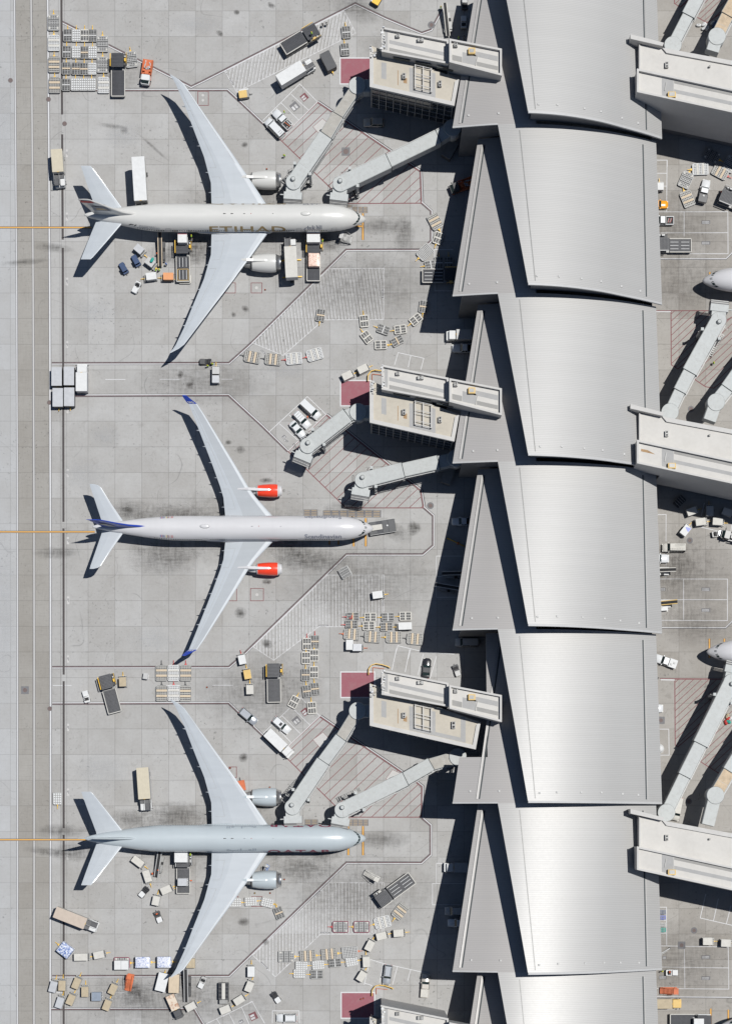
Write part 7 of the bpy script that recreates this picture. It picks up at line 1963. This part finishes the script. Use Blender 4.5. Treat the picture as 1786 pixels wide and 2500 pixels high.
# --- bottom left corner
base(100, 2300, 3.248)
gR = 'carts parked in the bottom left corner'
for m, x, y, d, ln, lab in ((CGREY, 98, 352, 75, 2.4, 'grey topped cart on the white edge line'), (TAN, 168, 343, 88, 2.2, 'tan topped cart right of the grey one on the edge line'), (TAN, 283, 325, 68, 2.4, 'tan topped cart touching the boundary line'), (TAN, 350, 392, 90, 2.2, 'tan topped cart standing square, right of the drain'), (TAN, 238, 455, 66, 2.3, 'tan topped cart beside a grey one, below the dashes'),
                        (CGREY, 150, 478, 72, 2.4, 'grey topped cart with an orange hitch by the lower line'), (TAN, 572, 372, 64, 2.3, 'tan topped cart left of the orange stair'), (TAN, 525, 498, 68, 2.3, 'tan topped cart on the lower boundary line')): cart(m, x, y, d, lab, gR, ln=ln)
place(container, (mat('slate_container', (.20, .235, .29), .5, .2), 2.0, 2.2, 1.6, None), 440, 433, 90, 'slate blue container between two groups of tan carts', 'container', None, 1.6)
place(stairs, (ORANGE, 10, 4.0, 1.5, ORANGE), 700, 322, 78, 'bright orange mobile stair above an oil stain', 'stairs', None, 1.5)
place(flat_trailer, (WHITE,), 960, 318, 76, 'white covered trailer at the grey jet wing tip', 'trailer', None, 2.3); place(flat_trailer, (BUFF,), 1055, 330, 88, 'buff covered trailer right of the wing tip', 'trailer', None, 2.3)
belt((DGREY, LGREY, 7.6), 1155, 345, 90, 'long belt loader parked on the bottom boundary line')
place(tug, (LGREY, WHITE, None), 1278, 322, 245, 'white tug near the bend of the bottom line', 'tug', None, 1.0)
place(strip_truck, 'a', 1448, 398, -90, 'short dark truck with a white strip down its deck', 'truck', None, 1.6)
place(box_truck, (3.6, 2.0, 2.2, RUSTY, OFFW, None, CHAR, False), 1045, 480, -66, 'flatbed truck with a rust stained cover, dark cab at the low end', 'truck', None, 2.2)
cart(OFFW, 1190, 512, 28, 'white cart at the bend of the bottom line', gQ); cart(OFFW, 1572, 460, 32, 'white cart, upper of two by the bottom bays', gQ); cart(OFFW, 1462, 535, 22, 'white cart, lower of two by the bottom bays', gQ)
# --- far side of the concourse
base(1486, 400, 5.413)
gS = 'pallet dollies on the far side'
pdolly('white', 1203, 68, 182, 'pale pallet dolly at the top of the far side group', YELLOW, gS); pdolly('grey', 1012, 212, 66, 'grey pallet dolly left of the black tank pickup', YELLOW, gS); pdolly('tan', 1032, 460, 112, 'tan planked pallet dolly with a red end by the black tank pickup', YELLOW, gS); pdolly('tan', 1468, 108, -28, 'tan planked pallet dolly with red marks at the right edge', REDP, gS)
place(pickup, (WCAR, 'tank'), 1262, 345, 77, 'white pickup with a black tank, far side', 'pickup', None, 1.6)
place(sedan, mat('taxi_orange_paint', (.72, .30, .015), .3, var=.06, coat=.5), 650, 525, 0, 'bright orange car nosing out from under the concourse', 'car', None, 1.4)
place(pickup, (WCAR, 'boxes'), 700, 740, 180, 'white pickup loaded with tools at the concourse edge', 'pickup', None, 1.5)
cart(WHITE, 672, 288, 90, 'white cart end showing beside the concourse eave', None, ln=1.6)
loader((DECKL, LGREY, 5.2, 1, True), 790, 1072, 180, 'grey loader deck with white strips inside a far side bay')
loader((DECKL, LGREY, 5.0, 0, True), 1640, 490, 158, 'grey ribbed loader deck at the right edge of the picture')
man('rd', 1490, 362, 60, 'person in red by the right edge loader')
base(1586, 300, 8.12)
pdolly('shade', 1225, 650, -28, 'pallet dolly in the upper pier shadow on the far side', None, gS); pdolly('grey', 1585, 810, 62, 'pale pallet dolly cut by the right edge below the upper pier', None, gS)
base(1486, 1200, 5.413)
gT = 'white carts on the far side'
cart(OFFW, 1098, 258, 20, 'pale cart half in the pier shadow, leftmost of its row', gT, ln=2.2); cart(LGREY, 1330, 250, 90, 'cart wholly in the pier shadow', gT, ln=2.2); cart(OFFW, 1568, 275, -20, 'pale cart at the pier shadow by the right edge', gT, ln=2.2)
cart(OFFW, 1215, 398, 8, 'crumpled white cart above the white ladder van', gT, ln=2.2); cart(OFFW, 1440, 396, -4, 'crumpled white cart above the dark tug', gT, ln=2.2)
c_ = cart(WHITE, 1012, 508, 52, 'white cart with a blue triangle on its roof', gT, ln=2.3, body=WHITE)
b_ = MB(); b_.poly([(-.1, -.7, 1.863), (1.05, -.75, 1.863), (.6, .35, 1.863), (.35, .4, 1.863)], NAVY); b_.build('blue_triangle', c_)
place(tug, (BLACKP, SILVER, None), 1435, 555, 10, 'dark tug with a silver bonnet on the far side', 'tug', None, 1.0); place(service_truck, (BLACKP, BLACKP), 1640, 600, 165, 'black truck cut by the right edge', 'truck', None, 1.4)
place(van, (OFFW, 'ladder'), 862, 732, 180, 'white van with red and white ladders on its roof', 'van', None, 2.0)
place(pickup, (WCAR, None), 640, 880, 0, 'white pickup nosing out from under the concourse eave', 'pickup', None, 1.5)
belt((LGREY, OFFW, 6.0), 700, 1045, 0, 'belt loader end sticking out from the concourse, upper bay'); belt((LGREY, YTAN, 6.0), 720, 1480, 4, 'belt loader end with tan rails in the lower far bay')
place(equipment_rack, (DGREY, 2.6, 1.6), 930, 130, 45, 'dark rack trolley in the second pier shadow', 'trolley', None, .9)
place(container, (WHITE, 1.6, 1.0, 1.2, None), 730, 1545, 5, 'small white crate beside the tan railed belt loader', 'crate', None, 1.2)
base(1486, 1600, 5.413)
place(pickup, (WCAR, 'flat'), 745, 72, 161, 'white pickup with a covered bed below the far bays', 'pickup', None, 1.5)
place(suv, (WCAR, None), 585, 698, 0, 'white car nosing out from under the concourse, far side', 'car', None, 1.7)
place(van, (OFFW, None), 905, 2030, -102, 'cream van beside the long far bridge rotunda', 'van', None, 2.0)
b_ = MB(); b_.loft([[(r_ * math.cos(a), r_ * math.sin(a), z) for a in [2 * math.pi * j / 20 for j in range(20)]] for r_, z in ((1.0, 0), (1.0, .5), (.92, .9), (.65, 1.25), (.3, 1.4), (.02, 1.45))], WHITE); p_ = at(668, 1232, 1.0)
t_ = thing('domed_tank', 'round white domed tank at the concourse eave', 'tank', (p_.x, p_.y, 0)); b_.build('dome', t_)
b_ = MB(); b_.cyl((0, 0, 0), (0, 0, .12), 1.12, 1.12, LGREY, 20); b_.build('base_ring', t_)
base(1586, 1550, 8.12)
for m, x, y, d, lab in ((REDP, 1500, 1735, -70, 'red bag on the far side hatching'), (TEAL, 1555, 1720, -30, 'teal bag between two red bags'), (REDP, 1555, 1660, 20, 'red bag beneath a white one'), (WHITE, 1600, 1650, 30, 'white bag beside the red and teal bags'), (TAN, 1530, 1605, 60, 'brown bag above the red and teal bags')): place(luggage, (m,), x, y, d, lab, 'bag', None, .6)
man('hv', 1278, 1212, 0, 'worker in lime vest in the shade of the longest far bridge'); man('wh', 160, 850, 200, 'person in a pale shirt beside the concourse eave, far side')
base(1486, 800, 5.413); man('hv', 1385, 455, 30, 'worker in lime vest on the red hatching above the second pier')
base(1586, 0, 8.12)
for x, y, d, lab in ((962, 490, 0, 'lone white bag left of the bag heap'), (1065, 470, 40, 'white bag at the top of the heap'), (1100, 500, 80, 'white bag in the middle of the heap'), (1065, 555, 20, 'white bag at the bottom left of the heap'), (1130, 550, 60, 'white bag at the right of the heap'), (1240, 450, 40, 'white bag leaning by the blue cart')): place(luggage, (WHITE,), x, y, d, lab, 'bag', None, .6)
cart(BLUE, 1325, 480, 60, 'small blue cart beside the heap of white bags', None, body=BLUE, ln=1.5)
base(1486, 2000, 5.413)
gU = 'pair of white carts on the far side'
cart(OFFW, 1308, 1617, 0, 'white cart, left of the linked pair', gU, ln=2.1); cart(OFFW, 1548, 1640, -2, 'white cart, right of the linked pair', gU, ln=2.1)
place(tug, (WHITE, WHITE, None), 828, 2030, 0, 'white tug with an orange seat by the concourse edge', 'tug', None, 1.0)
man('ov', 800, 2022, 0, 'worker in orange vest on the white tug by the concourse', .3); man('hv', 705, 2015, 120, 'worker in lime vest behind the white tug by the concourse')
for y, v, lab in ((1228, BLUE, 'blue trolley in the small bays, uppermost'), (1300, NAVY, 'navy trolley in the small bays, second'), (1395, LGREY, 'grey trolley in the small bays, third'), (1465, TEAL, 'teal trolley in the small bays, lowest')): place(equipment_rack, (v, 1.5, .9), 700, y, 0, lab, 'trolley', None, .9)
b_ = MB(); b_.bar((-1.2, -.7, .25), (1.1, .7, .45), .22, .16, LGREY); b_.bar((-1.0, -.9, .2), (.6, .1, .3), .16, .14, GREY); p_ = at(735, 1745, .3); t_ = thing('tow_bar', 'grey tow bar lying by the concourse edge, far side', 'tow bar', (p_.x, p_.y, 0)); b_.build('bar_tube', t_)
b_ = MB(); b_.box(1.0, 1.3, .5, .95, .1, .5, DGREY); b_.build('tow_head', t_)
base(1486, 2250, 5.413)
place(stairs, (ORANGE, 10, 3.9, 1.5, ORANGE), 790, 915, 0, 'orange mobile stair by the concourse edge, far side', 'stairs', None, 1.5)
place(box_truck, (5.0, 2.2, 2.6, TAN, OFFW, None, YTAN, False), 690, 1088, 0, 'tan flat truck with a yellow cab end, far side', 'truck', None, 2.6)
loader((DECK, WHITE, 6.0, 0, True), 1150, 1315, 0, 'dark loader with white container at the bottom right')
place(container, (WHITE, 2.3, 2.2, 1.6, None), 1185, 1345, 0, 'white container on the loader at the bottom right', 'container', None, 1.6, 1.2)
